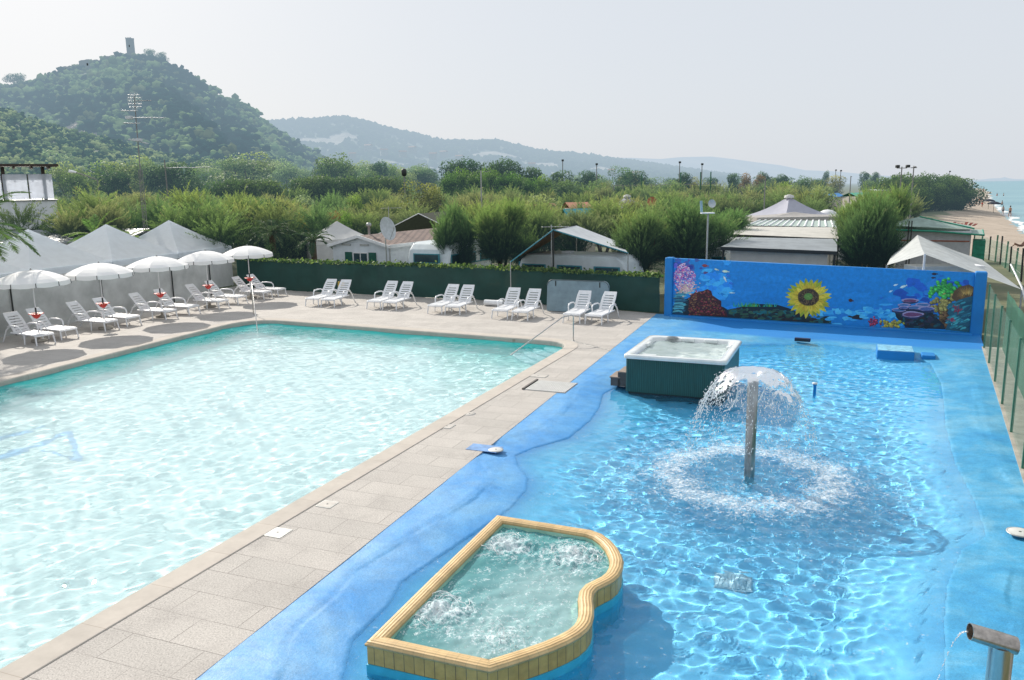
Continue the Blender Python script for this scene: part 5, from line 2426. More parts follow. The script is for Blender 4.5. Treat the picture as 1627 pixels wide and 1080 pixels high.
mb.lathe([(.06, zr - .1), (.06, zr + .42), (.12, zr + .44), (.14, zr + .52), (.10, zr + .60), (.0, zr + .62)], 14, (Wd / 2 - .1, .9, 0))
mb.build('chimney', M['galv'], rf)
for x in (.85, 1.95):
    mb = MB()
    mb.box((x, -.03, ze + .02), (.52, .03, .09))
    mb.build('air_vent', M['galv'], root)
wz = ze - .95
fr2 = MB()
fr2.box((Wd * .5, -.03, wz), (.92, .04, 1.25))
f_ = fr2.build('window', M['white_paint'], root)
for x in (-.21, .21):
    mb = MB()
    mb.box((Wd * .5 + x, -.055, wz), (.36, .012, 1.12))
    mb.build('pane', M['glass_dark'], f_)
for x in (-.72, .72):
    mb = MB()
    mb.box((Wd * .5 + x, -.045, wz), (.40, .04, 1.22))
    for k in range(12):
        mb.box((Wd * .5 + x, -.068, wz - .54 + k * .098), (.32, .008, .05))
    mb.build('shutter', M['green_door'], root)
mb = MB()
mb.tube([(Wd + .03, -.02, 0), (Wd + .03, -.02, ze - .1)], .03, 6)
mb.build('downpipe', M['galv'], root)
# satellite dish
q = P(613, 364, 38.2)
root = empty('satellite_dish', (q.x, q.y, -.05), label='big pale grey satellite dish on a mast beside the mobile home', cat='satellite dish')
mb = MB()
rd = .52
dirD = Vector((.82, -.55, .25)).normalized()
qq = dirD.to_track_quat('Z', 'Y').to_matrix().to_4x4()
qq.translation = (0, 0, q.z + .05)
vs, fs = [], []
nr_, nk = 5, 24
for i in range(nr_ + 1):
    r = rd * i / nr_
    for k in range(nk):
        a_ = 2 * PI * k / nk
        vs.append(qq @ Vector((r * math.cos(a_), r * math.sin(a_) * 1.08, .28 * (r / rd) ** 2 * rd)))
for i in range(nr_):
    for k in range(nk):
        fs.append((i * nk + k, i * nk + (k + 1) % nk, (i + 1) * nk + (k + 1) % nk, (i + 1) * nk + k))
mb.add(vs, fs, True)
mb.build('reflector', M['dish'], root, recalc=False)
mb = MB()
mb.tube([(0, 0, 0), (-.05, .05, q.z - .1), (-.02, .03, q.z + .05)], .03, 8)
mb.build('mast', M['galv'], root)
mb = MB()
e_ = qq @ Vector((0, -.1, .5))
mb.tube([qq @ Vector((0, -rd, .12)), e_], .014, 6)
mb.tube([e_, e_ + Vector((0, 0, .08))], .035, 8)
mb.build('receiver_arm', M['galv'], root)

# ------------------------------------------------------------------ caravans
def caravan(name, c, a, L, W, H, label, trim=None, win=True, rear=True):
    """shell profile swept across its width; x = length"""
    root = empty(name, (c[0], c[1], -.05), a, label=label, cat='caravan')
    prof = [(0, .35), (.02, .9), (.10, H * .62), (.28, H * .86), (.55, H * .97), (.9, H), (L - .9, H), (L - .5, H * .97), (L - .22, H * .86), (L - .06, H * .62), (L, .9), (L - .02, .35)]
    mb = MB()
    n = len(prof)
    rings = []
    for y, k in ((-W / 2, .97), (-W / 2 + .10, 1), (W / 2 - .10, 1), (W / 2, .97)):
        rings.append([(L / 2 + (x - L / 2) * k - L / 2, y, .35 + (z - .35) * (k if z > .4 else 1)) for x, z in prof])
    vs = [v for r_ in rings for v in r_]
    fs = [(i * n + k, i * n + (k + 1) % n, (i + 1) * n + (k + 1) % n, (i + 1) * n + k) for i in range(3) for k in range(n)]
    mb.add(vs, fs, False)
    mb.add(rings[0], [tuple(range(n))])
    mb.add(rings[-1], [tuple(range(n))[::-1]])
    mb.build('body', M['caravan'], root, bevel=.03)
    if trim:
        mb = MB()
        for y in (-W / 2 - .012, W / 2 + .012):
            mb.box((0, y, H * .56), (L * .97, .02, .05))
        for x in (-L / 2 - .0, L / 2 + .0):
            mb.box((x, 0, H * .56), (.06, W * .98, .05))
        mb.build('trim_line', trim, root)
    if win:
        for x in (-L * .32, 0, L * .32):
            mb = MB()
            mb.box((x, -W / 2 - .012, H * .67), (L * .22, .03, H * .22))
            w_ = mb.build('window', M['teal_trim'], root, bevel=.01)
            mb = MB()
            mb.box((x, -W / 2 - .03, H * .67), (L * .19, .01, H * .17))
            mb.build('pane', M['glass_dark'], w_)
    if rear:
        mb = MB()
        mb.box((-L / 2 + .02, 0, H * .70), (.07, W * .62, H * .20))
        w_ = mb.build('window', M['teal_trim'], root, bevel=.015)
        mb = MB()
        mb.box((-L / 2 - .02, 0, H * .70), (.01, W * .56, H * .15))
        mb.build('pane', M['glass_dark'], w_)
    mb = MB()
    mb.box((-L * .1, 0, H + .03), (.40, .40, .08))
    mb.build('roof_hatch', M['dirty_white'], root, bevel=.015)
    for s in (-1, 1):
        mb = MB()
        mb.tube([(0, s * (W / 2 - .18), .31), (0, s * (W / 2 - .0), .31)], .31, 18)
        wh = mb.build('wheel', M['black'], root)
        mb = MB()
        mb.tube([(0, s * (W / 2 - .0), .31), (0, s * (W / 2 + .015), .31)], .17, 14)
        mb.build('rim', M['galv'], wh)
    mb = MB()
    mb.tube([(L / 2 - .1, -.35, .40), (L / 2 + 1.0, 0, .42)], .035, 6)
    mb.tube([(L / 2 - .1, .35, .40), (L / 2 + 1.0, 0, .42)], .035, 6)
    mb.build('tow_bar', M['galv'], root)
    return root


a_, b_ = P(644, 400, 38.3), P(711, 402, 37.2)
c_ = (a_ + b_) / 2
wcar = (b_ - a_).length
ang_c = math.atan2(b_.y - a_.y, b_.x - a_.x)
top = P(676, 385, 38.5).z
caravan('caravan', (c_.x - math.sin(ang_c) * 2.1, c_.y + math.cos(ang_c) * 2.1), ang_c + PI / 2, 4.2, wcar, top + .05, 'pale blue and white caravan with teal line, end-on, beside the mobile home', M['teal_trim'])
a_, b_ = P(817, 430, 35.4), P(998, 436, 32.6)
c_ = (a_ + b_) / 2
ang_c = math.atan2(b_.y - a_.y, b_.x - a_.x)
top = P(905, 404, 34.2).z
caravan('caravan', (c_.x - math.sin(ang_c) * 1.0, c_.y + math.cos(ang_c) * 1.0), ang_c, (b_ - a_).length, 1.9, top + .05, 'long white caravan side-on under the grey and brown awning')
a_, b_ = P(1088, 402, 37.5), P(1160, 402, 36.5)
c_ = (a_ + b_) / 2
caravan('caravan', (c_.x, c_.y + .6), math.atan2(b_.y - a_.y, b_.x - a_.x), 2.9, 1.9, P(1120, 390, 37).z + .05, 'small white caravan showing above the left end of the mural wall')
# dark skylight strip on top of it
# ------------------------------------------------------------------ awning over the long caravan
AY = 33.2
ap = P(879, 365, AY)
rb = P(916, 358, AY + 6.5)
le = P(811, 416, AY - .1)
re = P(998, 402, AY - .6)
rbb = P(985, 385, AY + 6)
lbb = P(846, 398, AY + 6)
root = empty('tarpaulin_awning', (ap.x, ap.y, -.05), label='ridged grey tarpaulin awning with brown lining on a central pole over the long caravan', cat='awning')
o_ = Vector((ap.x, ap.y, -.05))
def gridquad(a, b, c, d, n=8, sag=.12):
    vs, fs = [], []
    for i in range(n + 1):
        for k in range(n + 1):
            u, v = i / n, k / n
            p_ = a.lerp(b, u).lerp(d.lerp(c, u), v)
            p_ = p_ - Vector((0, 0, sag * math.sin(PI * u) * math.sin(PI * v)))
            vs.append(p_)
    for i in range(n):
        for k in range(n):
            fs.append((i * (n + 1) + k, (i + 1) * (n + 1) + k, (i + 1) * (n + 1) + k + 1, i * (n + 1) + k + 1))
    return vs, fs
mb = MB()
mb.add(*gridquad(ap - o_, re - o_, rbb - o_, rb - o_), True)
mb.build('right_slope', cloth_mat('pale_tarpaulin', (.60, .64, .68), .15, .10), root, recalc=False)
mb = MB()
mb.add(*gridquad(ap - o_, le - o_, lbb - o_, rb - o_), True)
mb.build('left_slope', M['brown_tarp'], root, recalc=False)
mb = MB()
d3 = Vector((0, 0, .03))
mb.add(*gridquad(ap - o_ + d3, le - o_ + d3 * 2, lbb - o_ + d3, rb - o_ + d3, 8, .10), True)
mb.build('left_outer_sheet', cloth_mat('dark_tarpaulin', (.05, .06, .055), .1, .2), root, recalc=False)
mb = MB()
mb.tube([(0, 0, 0), (0, 0, ap.z + .05)], .035, 8)
mb.build('centre_pole', M['black'], root)
mb = MB()
mb.tube([ap - o_, re - o_], .03, 6)
mb.tube([ap - o_, le - o_], .03, 6)
mb.build('edge_pole', M['teal_trim'], root)
for q_ in (re, le, rb, rbb, lbb):
    mb = MB()
    mb.tube([Vector((q_.x, q_.y, 0)) - Vector((o_.x, o_.y, 0)), q_ - o_], .025, 6)
    mb.build('pole', M['galv'], root)
# blue-grey screen behind the gap
mb = MB()
e1, e2 = P(850, 404, AY + 2.6), P(1000, 404, AY + 1.0)

# antenna on the awning pole, and others
def yagi(name, base, h, L, label, n=9, rot=0.0, panels=0, thick=.02):
    root = empty(name, base, rot, label=label, cat='antenna')
    mb = MB()
    mb.tube([(0, 0, 0), (0, 0, h)], thick, 8)
    mb.build('mast', M['galv'], root)
    mb = MB()
    mb.tube([(-L * .35, 0, h - .08), (L * .65, 0, h - .08)], .012, 6)
    for k in range(n):
        x = -L * .35 + L * k / (n - 1)
        e = .22 - .10 * k / n
        mb.tube([(x, -e, h - .08), (x, e, h - .08)], .006, 5)
    mb.build('boom', M['galv'], root)
    if panels:
        mb = MB()
        for z in (-.25, .09):
            mb.box((-L * .35, 0, h + z - .08), (.25, .5, .04))
        mb.box((-L * .33, 0, h - .08), (.12, .2, .16))
        mb.build('reflector', M['dish'], root)
    return root


q = P(876, 357, 33.4)
yagi('tv_antenna', (q.x, q.y, -.05), q.z + .05, 1.1, 'small horizontal television antenna beside the awning ridge', rot=.1, thick=.025)
q = P(617, 328, 44)
yagi('tv_antenna', (q.x, q.y, -.05), q.z + .05, 1.1, 'television antenna rising above the satellite dish', rot=.2)
q = P(764, 271, 62)
yagi('tv_antenna', (q.x, q.y, -.05), q.z + .05, 1.1, 'antenna on a pale pole in front of the lush bush', rot=.0, thick=.05)

# tall lattice mast on the left
Ym = 43.0
q = P(213, 152, Ym)
qb = P(231, 372, Ym)
root = empty('antenna_mast', (qb.x, Ym, -.06), label='tall thin lattice mast with grid dish and television antennas on the left', cat='mast')
Hm = q.z + .06
xo = q.x - qb.x
M['mast_far'] = simple('weathered_mast', (.22, .22, .22), .6, .1)
mb = MB()
h1 = Hm * .62
for k in range(3):
    a_ = 2 * PI * k / 3
    mb.tube([(.12 * math.cos(a_), .12 * math.sin(a_), 0), (.10 * math.cos(a_) + xo * .5, .10 * math.sin(a_), h1)], .016, 5)
for i in range(26):
    z0, z1 = h1 * i / 26, h1 * (i + 1) / 26
    for k in range(3):
        a0, a1 = 2 * PI * k / 3, 2 * PI * (k + 1) / 3
        mb.tube([(.115 * math.cos(a0) + xo * .5 * i / 26, .115 * math.sin(a0), z0), (.115 * math.cos(a1) + xo * .5 * (i + 1) / 26, .115 * math.sin(a1), z1)], .008, 4)
mb.build('lattice', M['mast_far'], root)
mb = MB()
mb.tube([(xo * .5, 0, h1 - .3), (xo, 0, Hm)], .030, 8)
mb.build('top_tube', M['mast_far'], root)
zz = lambda py: P(210, py, Ym).z + .06
mb = MB()
cz = zz(160)
for k in range(11):
    x = -.35 + .07 * k
    hh = .45 * math.sqrt(max(0, 1 - (x / .4) ** 2))
    mb.tube([(xo + x, -.05 + .3 * (x / .4) ** 2 * .3, cz - hh), (xo + x, -.05 + .3 * (x / .4) ** 2 * .3, cz + hh)], .01, 4)
for z in (-.3, -.15, 0, .15, .3):
    mb.tube([(xo - .33, 0, cz + z), (xo + .33, 0, cz + z)], .01, 4)
mb.build('grid_dish', M['dish'], root)
mb = MB()
mb.tube([(xo, 0, cz), (xo + .95, -.2, cz - .03)], .018, 5)
mb.build('feed_arm', M['mast_far'], root)
for zc, l0, l1 in ((zz(175), -.7, .05), (zz(186.5), -.3, 1.45), (zz(195), -.65, .1)):
    mb = MB()
    mb.tube([(xo + l0, 0, zc), (xo + l1, -.1, zc - .05)], .026, 5)
    for k in range(10):
        x = l0 + (l1 - l0) * k / 9
        mb.tube([(xo + x, -.16, zc - .02), (xo + x, .16, zc - .02)], .015, 4)
    mb.build('antenna_boom', M['dish'], root)
mb = MB()
mb.box((xo - .35, 0, zz(186.5)), (.3, .3, .16))
mb.build('amplifier_box', M['dish'], root)
mb = MB()
zc = zz(222)
mb.tube([(xo * .6 - .45, 0, zc + .05), (xo * .6 + .55, -.1, zc - .2)], .02, 5)
for k in range(7):
    mb.tube([(xo * .6 - .4 + .15 * k, -.2, zc - .035 * k), (xo * .6 - .4 + .15 * k, .2, zc - .035 * k)], .01, 4)
mb.box((xo * .6, 0, zc), (.4, .3, .12))
mb.build('lower_antenna', M['dish'], root)
# wide-bar antennas and lamp further right/left
q = P(262, 262, 70)
root = empty('bar_antenna', (q.x, q.y, -.06), label='pole carrying long horizontal aerial bars over the feathery hedge', cat='antenna')
mb = MB()
mb.tube([(0, 0, 0), (0, 0, q.z + .5)], .05, 6)
mb.build('pole', M['mast_far'], root)
for dx, L in ((1.1, 1.5), (3.0, 1.6)):
    mb = MB()
    mb.tube([(dx - L / 2 - .2, 0, q.z - .2), (dx + L / 2, 0, q.z - .15)], .035, 5)
    for k in range(7):
        mb.tube([(dx - L / 2 + L * k / 6, -.3, q.z - .18), (dx - L / 2 + L * k / 6, .3, q.z - .18)], .015, 4)
    mb.build('bar', M['dish'], root)
def street_lamp(px, py_top, Yl, label, arm=(-1, 1.6), head=None):
    q = P(px, py_top, Yl)
    root = empty('street_lamp', (q.x, q.y, -.06), label=label, cat='street lamp')
    h = q.z
    mb = MB()
    mb.tube([(0, 0, 0), (0, 0, h - .4), (arm[0] * .2, 0, h - .25), (arm[0] * arm[1], 0, h + .25)], .04, 8)
    mb.build('pole', M['mast_far'], root)
    mb = MB()
    mb.tube([(arm[0] * arm[1] * .95, 0, h + .24), (arm[0] * (arm[1] + .45), 0, h + .33)], [.07, .12], 8)
    mb.build('lamp_head', M['dirty_white'], root)
street_lamp(154, 277, 62, 'curved-arm street lamp above the hedge near the white building')
# lamp with solar head beside the blue wall
q = P(1125, 337, 31.5)
qb = P(1122, 400, 31.5)
root = empty('solar_lamp_post', (q.x, q.y, -.06), label='slim pole with flat lamp panel and round dish behind the mural wall', cat='lamp post')
mb = MB()
mb.tube([(0, 0, 0), (0, 0, q.z)], .035, 8)
mb.build('pole', M['galv'], root)
mb = MB()
mb.box((-.02, 0, q.z + .03), (.50, .3, .05))
mb.build('lamp_panel', M['dirty_white'], root, bevel=.01)
mb = MB()
mb.lathe([(.0, 0), (.1, .02), (.16, .07)], 16)
d_ = mb.build('dish', M['dish'], root)
d_.location = (.1, -.05, q.z + .38)
d_.rotation_euler = (R(80), 0, R(10))
mb = MB()
mb.tube([(-.25, 0, q.z + .05), (-.28, 0, q.z + .5)], .05, 6)
mb.build('sensor_box', simple('pale_blue_box', (.30, .48, .58), .5), root)

# ------------------------------------------------------------------ gazebos behind
def gz(px, py, Y, half, zp_py, label, mat=None, zeave=2.0, **k):
    q = P(px, py, Y)
    return pyramid_tent('gazebo', (q.x, q.y), k.pop('a', .35), half, zeave, P(px, zp_py, Y).z + .05, label, mat=mat, **k)
M['gz'] = cloth_mat('cream_gazebo', (.72, .72, .70), .25, .05)
M['gz2'] = cloth_mat('lavender_gazebo', (.52, .53, .62), .25, .05)
gz(535.5, 352, 45.5, 1.65, 351, 'cream pyramid gazebo roof behind the mobile home', M['gz'], 2.2)
gz(650, 365, 52, 1.3, 363, 'small pale gazebo between the mobile home and dark roof', M['gz'], 2.0)
def vent_tent(px, Y, half, pyp, label, ze_, mat):
    q = P(px, 330, Y)
    zp = P(px, pyp, Y).z + .05
    root = pyramid_tent('gazebo', (q.x, q.y), .4, half, ze_, zp - .12, label, mat=mat, wall=True, sag=.25)
    mb = MB()
    mb.lathe([(.35, zp - .22), (.30, zp - .06), (.10, zp), (.0, zp + .01)], 12)
    mb.build('roof_vent', M['gz'], root)
vent_tent(1253, 56, 2.1, 309, 'lavender tent roof with cream cap behind the right cabins', 2.6, M['gz2'])
vent_tent(996, 72, 1.9, 309, 'lavender tent roof with cream cap among the feathery bushes', 2.6, M['gz2'])
# dark gable roof
q = P(691, 337, 50)
root = empty('dark_tent', (q.x, q.y, -.05), -.3, label='dark olive gable tent behind the mobile home roof', cat='tent')
mb = MB()
zq = q.z + .05
for s in (-1, 1):
    mb.add([(0, -2.5, zq), (0, 2.5, zq), (s * 3.0, 2.5, zq - 1.35), (s * 3.0, -2.5, zq - 1.35)], [(0, 1, 2, 3)])
    
mb.build('roof', cloth_mat('olive_canvas', (.035, .045, .02), .1, .2), root, recalc=False)
mb = MB()
mb.add([(0, -2.5, zq - .02), (3, -2.5, zq - 1.37), (3, -2.5, 0), (-3, -2.5, 0), (-3, -2.5, zq - 1.37)], [(0, 1, 2, 3, 4)])
mb.build('front_wall', simple('olive_wall', (.03, .04, .02), .8), root)
mb = MB()
mb.tube([(0, -2.5, zq + .01), (-3.0, -2.5, zq - 1.34)], .025, 6)
mb.tube([(0, -2.5, zq + .01), (3.0, -2.5, zq - 1.34)], .025, 6)
mb.build('edge_tape', M['dirty_white'], root)

# ------------------------------------------------------------------ cabins above the mural wall
def flat_cabin(fl, fr, bl, br, label, roofm, wallm, fascia=.12, wall_in=.35, ribs=0, ridge=0):
    """corners are (px, py, Y); a low pitched sheet roof on a wall"""
    a, b, c, d = [P(*t) for t in (fl, fr, br, bl)]
    o_ = Vector((a.x, a.y, -.05))
    root = empty('cabin', tuple(o_), label=label, cat='cabin')
    a, b, c, d = a - o_, b - o_, c - o_, d - o_
    mb = MB()
    dz = Vector((0, 0, fascia))
    mb.add([a, b, c, d, a - dz, b - dz, c - dz, d - dz], [(0, 1, 2, 3), (7, 6, 5, 4), (0, 4, 5, 1), (1, 5, 6, 2), (2, 6, 7, 3), (3, 7, 4, 0)])
    rf = mb.build('roof', roofm, root)
    if ribs:
        mb = MB()
        for k in range(ribs + 1):
            t = k / ribs
            mb.tube([a.lerp(b, t) + Vector((0, 0, .02)), d.lerp(c, t) + Vector((0, 0, .02))], .05, 5)
        mb.build('roof_rib', M['dirty_white'], rf)
    mb = MB()
    mb.bar(a - dz * .5 + (a - b).normalized() * .02 - Vector((0, .03, 0)), b - dz * .5 - Vector((0, .03, 0)), .05, fascia * 1.15)
    mb.build('fascia', M['black'], rf)
    u = (b - a).normalized()
    w2 = (d - a)
    w2.z = 0
    w2.normalize()
    e1_, e2_ = a + u * wall_in + w2 * wall_in * .6, b - u * wall_in + w2 * wall_in * .6
    e3_, e4_ = c - u * wall_in - w2 * .3, d + u * wall_in - w2 * .3
    mb = MB()
    vs = [Vector((q_.x, q_.y, 0)) for q_ in (e1_, e2_, e3_, e4_)] + [q_ - dz for q_ in (e1_, e2_, e3_, e4_)]
    mb.add(vs, [(0, 1, 5, 4), (1, 2, 6, 5), (2, 3, 7, 6), (3, 0, 4, 7)])
    mb.build('wall', wallm, root)
    for t in (.02, .98):
        q_ = a.lerp(b, t) + w2 * .1
        mb = MB()
        mb.tube([(q_.x, q_.y, 0), (q_.x, q_.y, q_.z - fascia)], .045, 6)
        mb.build('corner_post', M['black'], root)
    return root


flat_cabin((1145, 392, 32.5), (1330, 399.5, 31.0), (1178, 376.5, 36.5), (1330, 379.5, 35.2), 'cream cabin with low grey sheet roof right behind the mural wall', M['rooftin'], M['cream'])
flat_cabin((1158, 372, 39.5), (1332, 379, 38.0), (1168, 359.5, 45.5), (1335, 361, 44), 'cabin with flat cream roof behind the grey-roofed cabin', M['roofcream'], M['cream'], .1)
flat_cabin((1133, 386, 37.0), (1172, 385, 37.0), (1136, 375, 40.0), (1180, 374, 40), 'small lean-to with pale grey roof left of the cabins', simple('pale_lean_roof', (.34, .35, .36), .6), M['cream'], .1)
flat_cabin((1187, 358.5, 46.5), (1336, 361, 45.5), (1208, 349.5, 51), (1330, 350.5, 50), 'cabin with pale green ribbed roof behind the cream roof', simple('pale_green_roof', (.38, .47, .42), .5, .12), M['cream'], .14, ribs=13)
gz(1262, 345, 52.5, (2.9, 1.6), 336.5, 'flat grey-beige canopy with square cap below the lavender tent', cloth_mat('beige_canopy', (.46, .44, .42), .1, .1), 2.75, a=0.0)
q = P(1315, 337, 56)
root = empty('white_dome_tank', (q.x, q.y, -.05), label='white domed tank roof to the right of the lavender tent', cat='tank')
mb = MB()
zq = q.z
mb.lathe([(.78, 0), (.78, zq - .55), (.74, zq - .2), (.55, zq + .05), (.28, zq + .2), (.0, zq + .24)], 20)
mb.build('dome', M['white_paint'], root)
mb = MB()
mb.lathe([(.80, zq - .62), (.82, zq - .58), (.80, zq - .54)], 20)
mb.build('band', M['galv'], root)

# ------------------------------------------------------------------ canopy tent and caravan behind the right end of the wall
Y0 = 29.6
apx_ = P(1458, 373, Y0 + .8)
fp = P(1469.5, 404, 27.0)
lft = P(1409, 421, 28.6)
rgt = P(1624, 460, 25.0)
rb_ = P(1560, 412, 33.5)
lb_ = P(1420, 400, 33)
root = empty('canopy_tent', (fp.x, fp.y, -.05), label='large pale grey canopy tent peaked on poles behind the right end of the mural', cat='tent')
o_ = Vector((fp.x, fp.y, -.05))
mb = MB()
def tri_sheet(a, b, c, n=8, sag=.12):
    vs, ix = [], {}
    for i in range(n + 1):
        for k in range(n + 1 - i):
            u, v = i / n, k / n
            w_ = 1 - u - v
            p_ = a * w_ + b * u + c * v
            p_ = p_ - Vector((0, 0, sag * 9 * w_ * max(u, v) * .5))
            ix[(i, k)] = len(vs)
            vs.append(p_)
    fs = []
    for i in range(n):
        for k in range(n - i):
            fs.append((ix[(i, k)], ix[(i + 1, k)], ix[(i, k + 1)]))
            if k < n - i - 1:
                fs.append((ix[(i + 1, k)], ix[(i + 1, k + 1)], ix[(i, k + 1)]))
    return vs, fs
A4 = apx_ - o_
for b_, c_ in ((fp - o_, lft - o_), (rgt - o_, fp - o_), (rb_ - o_, rgt - o_), (lb_ - o_, rb_ - o_), (lft - o_, lb_ - o_)):
    mb.add(*tri_sheet(A4, b_, c_, 8, .05), True)
mb.build('canopy', M['grey_tarp'], root, recalc=False)
mb = MB()
mb.tube([(0, 0, 0), (0, 0, fp.z + .07)], .04, 8)
mb.build('front_pole', M['white_paint'], root)
for q_ in (lft, rgt, rb_, lb_):
    mb = MB()
    q2 = q_ - o_
    mb.tube([(q2.x, q2.y, 0), q2], .03, 8)
    mb.build('pole', M['galv'], root)
mb = MB()
mb.tube([P(1606, 420, 29.5) - o_, rgt - o_ + Vector((0, 0, .05)), Vector((rgt.x - o_.x + .2, rgt.y - o_.y - .3, 0.3))], .03, 6)
mb.build('guy_pole', M['white_paint'], root)
# clutter beneath: folded white sheets
mb = MB()
q_ = P(1500, 421, 28.2) - o_
mb.box((q_.x, q_.y, q_.z / 2), (2.4, .9, q_.z + .02))
mb.build('white_table_sheet', M['white_paint'], root, bevel=.03)

# caravan with green-edged canopy
a_, b_ = P(1424, 392, 39), P(1541, 399, 37.5)
c_ = (a_ + b_) / 2
ang_c = math.atan2(b_.y - a_.y, b_.x - a_.x)
Hc = P(1500, 367, 38.2).z + .05
root = empty('mobile_home', (c_.x, c_.y, -.05), ang_c, label='grey-white mobile home with red stripe under a green-edged canopy near the beach', cat='mobile home')
Lq = (b_ - a_).length
mb = MB()
mb.box((0, 1.2, Hc / 2), (Lq, 2.4, Hc))
mb.build('body', simple('grey_white_shell', (.42, .43, .45), .5, .1), root, bevel=.05)
mb = MB()
mb.box((0, -.012, Hc - .45), (Lq * .97, .03, .06))
mb.build('stripe', simple('red_brown_stripe', (.30, .10, .06), .6), root)
mb = MB()
mb.add([(-Lq / 2 - .2, -.3, Hc + .08), (Lq / 2 + .5, -.3, Hc - .12), (Lq / 2 + .5, 2.7, Hc - .05), (-Lq / 2 - .2, 2.7, Hc + .14)], [(0, 1, 2, 3)])
mb.add([(-Lq * .22, 1.2, Hc + .62), (-Lq / 2 - .7, .0, Hc + .25), (Lq / 2, 0.2, Hc + .12), (Lq / 2, 2.6, Hc + .14), (-Lq / 2 - .7, 2.6, Hc + .25)], [(0, 1, 2), (0, 2, 3), (0, 3, 4), (0, 4, 1)])
cn = mb.build('canopy', cloth_mat('pale_green_canvas', (.42, .55, .50), .2, .15), root, recalc=False)
mb = MB()
mb.tube([(-Lq / 2 - .2, -.32, Hc + .06), (0, -.32, Hc + .02), (Lq / 2 + .5, -.32, Hc - .14), (Lq / 2 + .5, 2.7, Hc - .06)], .045, 6)
mb.tube([(-Lq * .22, 1.2, Hc + .63), (Lq / 2 + .1, .2, Hc + .13)], .04, 6)
mb.build('green_edge', simple('green_binding', (.02, .26, .17), .6), cn)
for x in (-Lq * .34, -Lq * .30):
    mb = MB()
    mb.tube([(x, -.4, 0), (x, -.4, Hc + .5)], .03, 6)
    mb.build('post', M['black'], root)
mb = MB()
mb.box((Lq / 2 + .35, .6, Hc * .42), (.5, 1.2, Hc * .84))
mb.build('green_annex', simple('green_annex', (.02, .22, .14), .7, .3), root)

# small roofs and coloured things glimpsed among the bushes
def small_roof(px, py, Y, w_, d_, label, mat, h=.5):
    q = P(px, py, Y)
    root = empty('small_roof_shelter', (q.x, q.y, -.05), .2, label=label, cat='shelter')
    z = q.z
    mb = MB()
    for s in (-1, 1):
        mb.add([(-w_ / 2, 0, z), (w_ / 2, 0, z), (w_ / 2, s * d_ / 2, z - h), (-w_ / 2, s * d_ / 2, z - h)], [(0, 1, 2, 3)])
    mb.build('roof', mat, root, recalc=False)
    mb = MB()
    mb.box((0, 0, (z - h) / 2), (w_ * .9, d_ * .85, z - h))
    mb.build('wall', M['cream'], root)
M['redtile'] = simple('red_tile', (.45, .20, .13), .8, .25, 9)
small_roof(858, 322, 66, 2.4, 3, 'little terracotta roof among the bushes, left of two', M['redtile'])
small_roof(916, 320, 70, 2.0, 3, 'little terracotta roof among the bushes, right of two', M['redtile'])
small_roof(918, 330, 58, 2.2, 2.5, 'turquoise canvas roof among the feathery bushes', simple('turquoise_canvas', (.02, .25, .30), .7), .7)
small_roof(905, 350, 49, 1.2, 1.2, 'small beige hut behind the awning', simple('beige_hut', (.5, .42, .32), .8), .1)
small_roof(1310, 306, 95, 3.6, 3, 'blue and yellow canvas roof far behind the lavender tent', simple('blue_canvas', (.05, .22, .5), .7), .4)
small_roof(1366, 305, 88, 2.6, 3, 'green canvas roof with pale wall among bushes near the beach', simple('green_canvas', (.08, .38, .30), .7), .4)
small_roof(1395, 300, 120, 3.6, 3, 'pale blue-white caravan roof deep in the bushes', M['caravan'], .15)
q = P(1036, 319, 62)
root = empty('terracotta_dish', (q.x, q.y, -.05), label='round terracotta-coloured satellite dish among the bushes', cat='satellite dish')
mb = MB()
mb.lathe([(.0, 0), (.2, .03), (.35, .1)], 18)
d_ = mb.build('reflector', M['orange'], root)
d_.location = (0, 0, q.z)
d_.rotation_euler = (R(75), 0, R(-20))
mb = MB()
mb.tube([(0, .1, 0), (0, .1, q.z)], .03, 6)
mb.build('mast', M['galv'], root)

# ------------------------------------------------------------------ foliage builders (numpy)
def nrm(v):
    return v / (np.linalg.norm(v, axis=-1, keepdims=True) + 1e-9)


def blade_mesh(name, P0, D, L, Wd, col, seedr):
    """thin triangles from P0 along D"""
    n = len(P0)
    side = nrm(np.cross(D, seedr.normal(size=(n, 3))))
    V = np.empty((n, 3, 3))
    V[:, 0] = P0 - side * Wd[:, None] / 2
    V[:, 1] = P0 + side * Wd[:, None] / 2
    V[:, 2] = P0 + D * L[:, None]
    F = np.arange(n * 3).reshape(n, 3)
    c = np.repeat(col, 3, axis=0)
    c[2::3] *= 1.15
    return npmesh(name, V.reshape(-1, 3), F, np.clip(c, 0, 1))


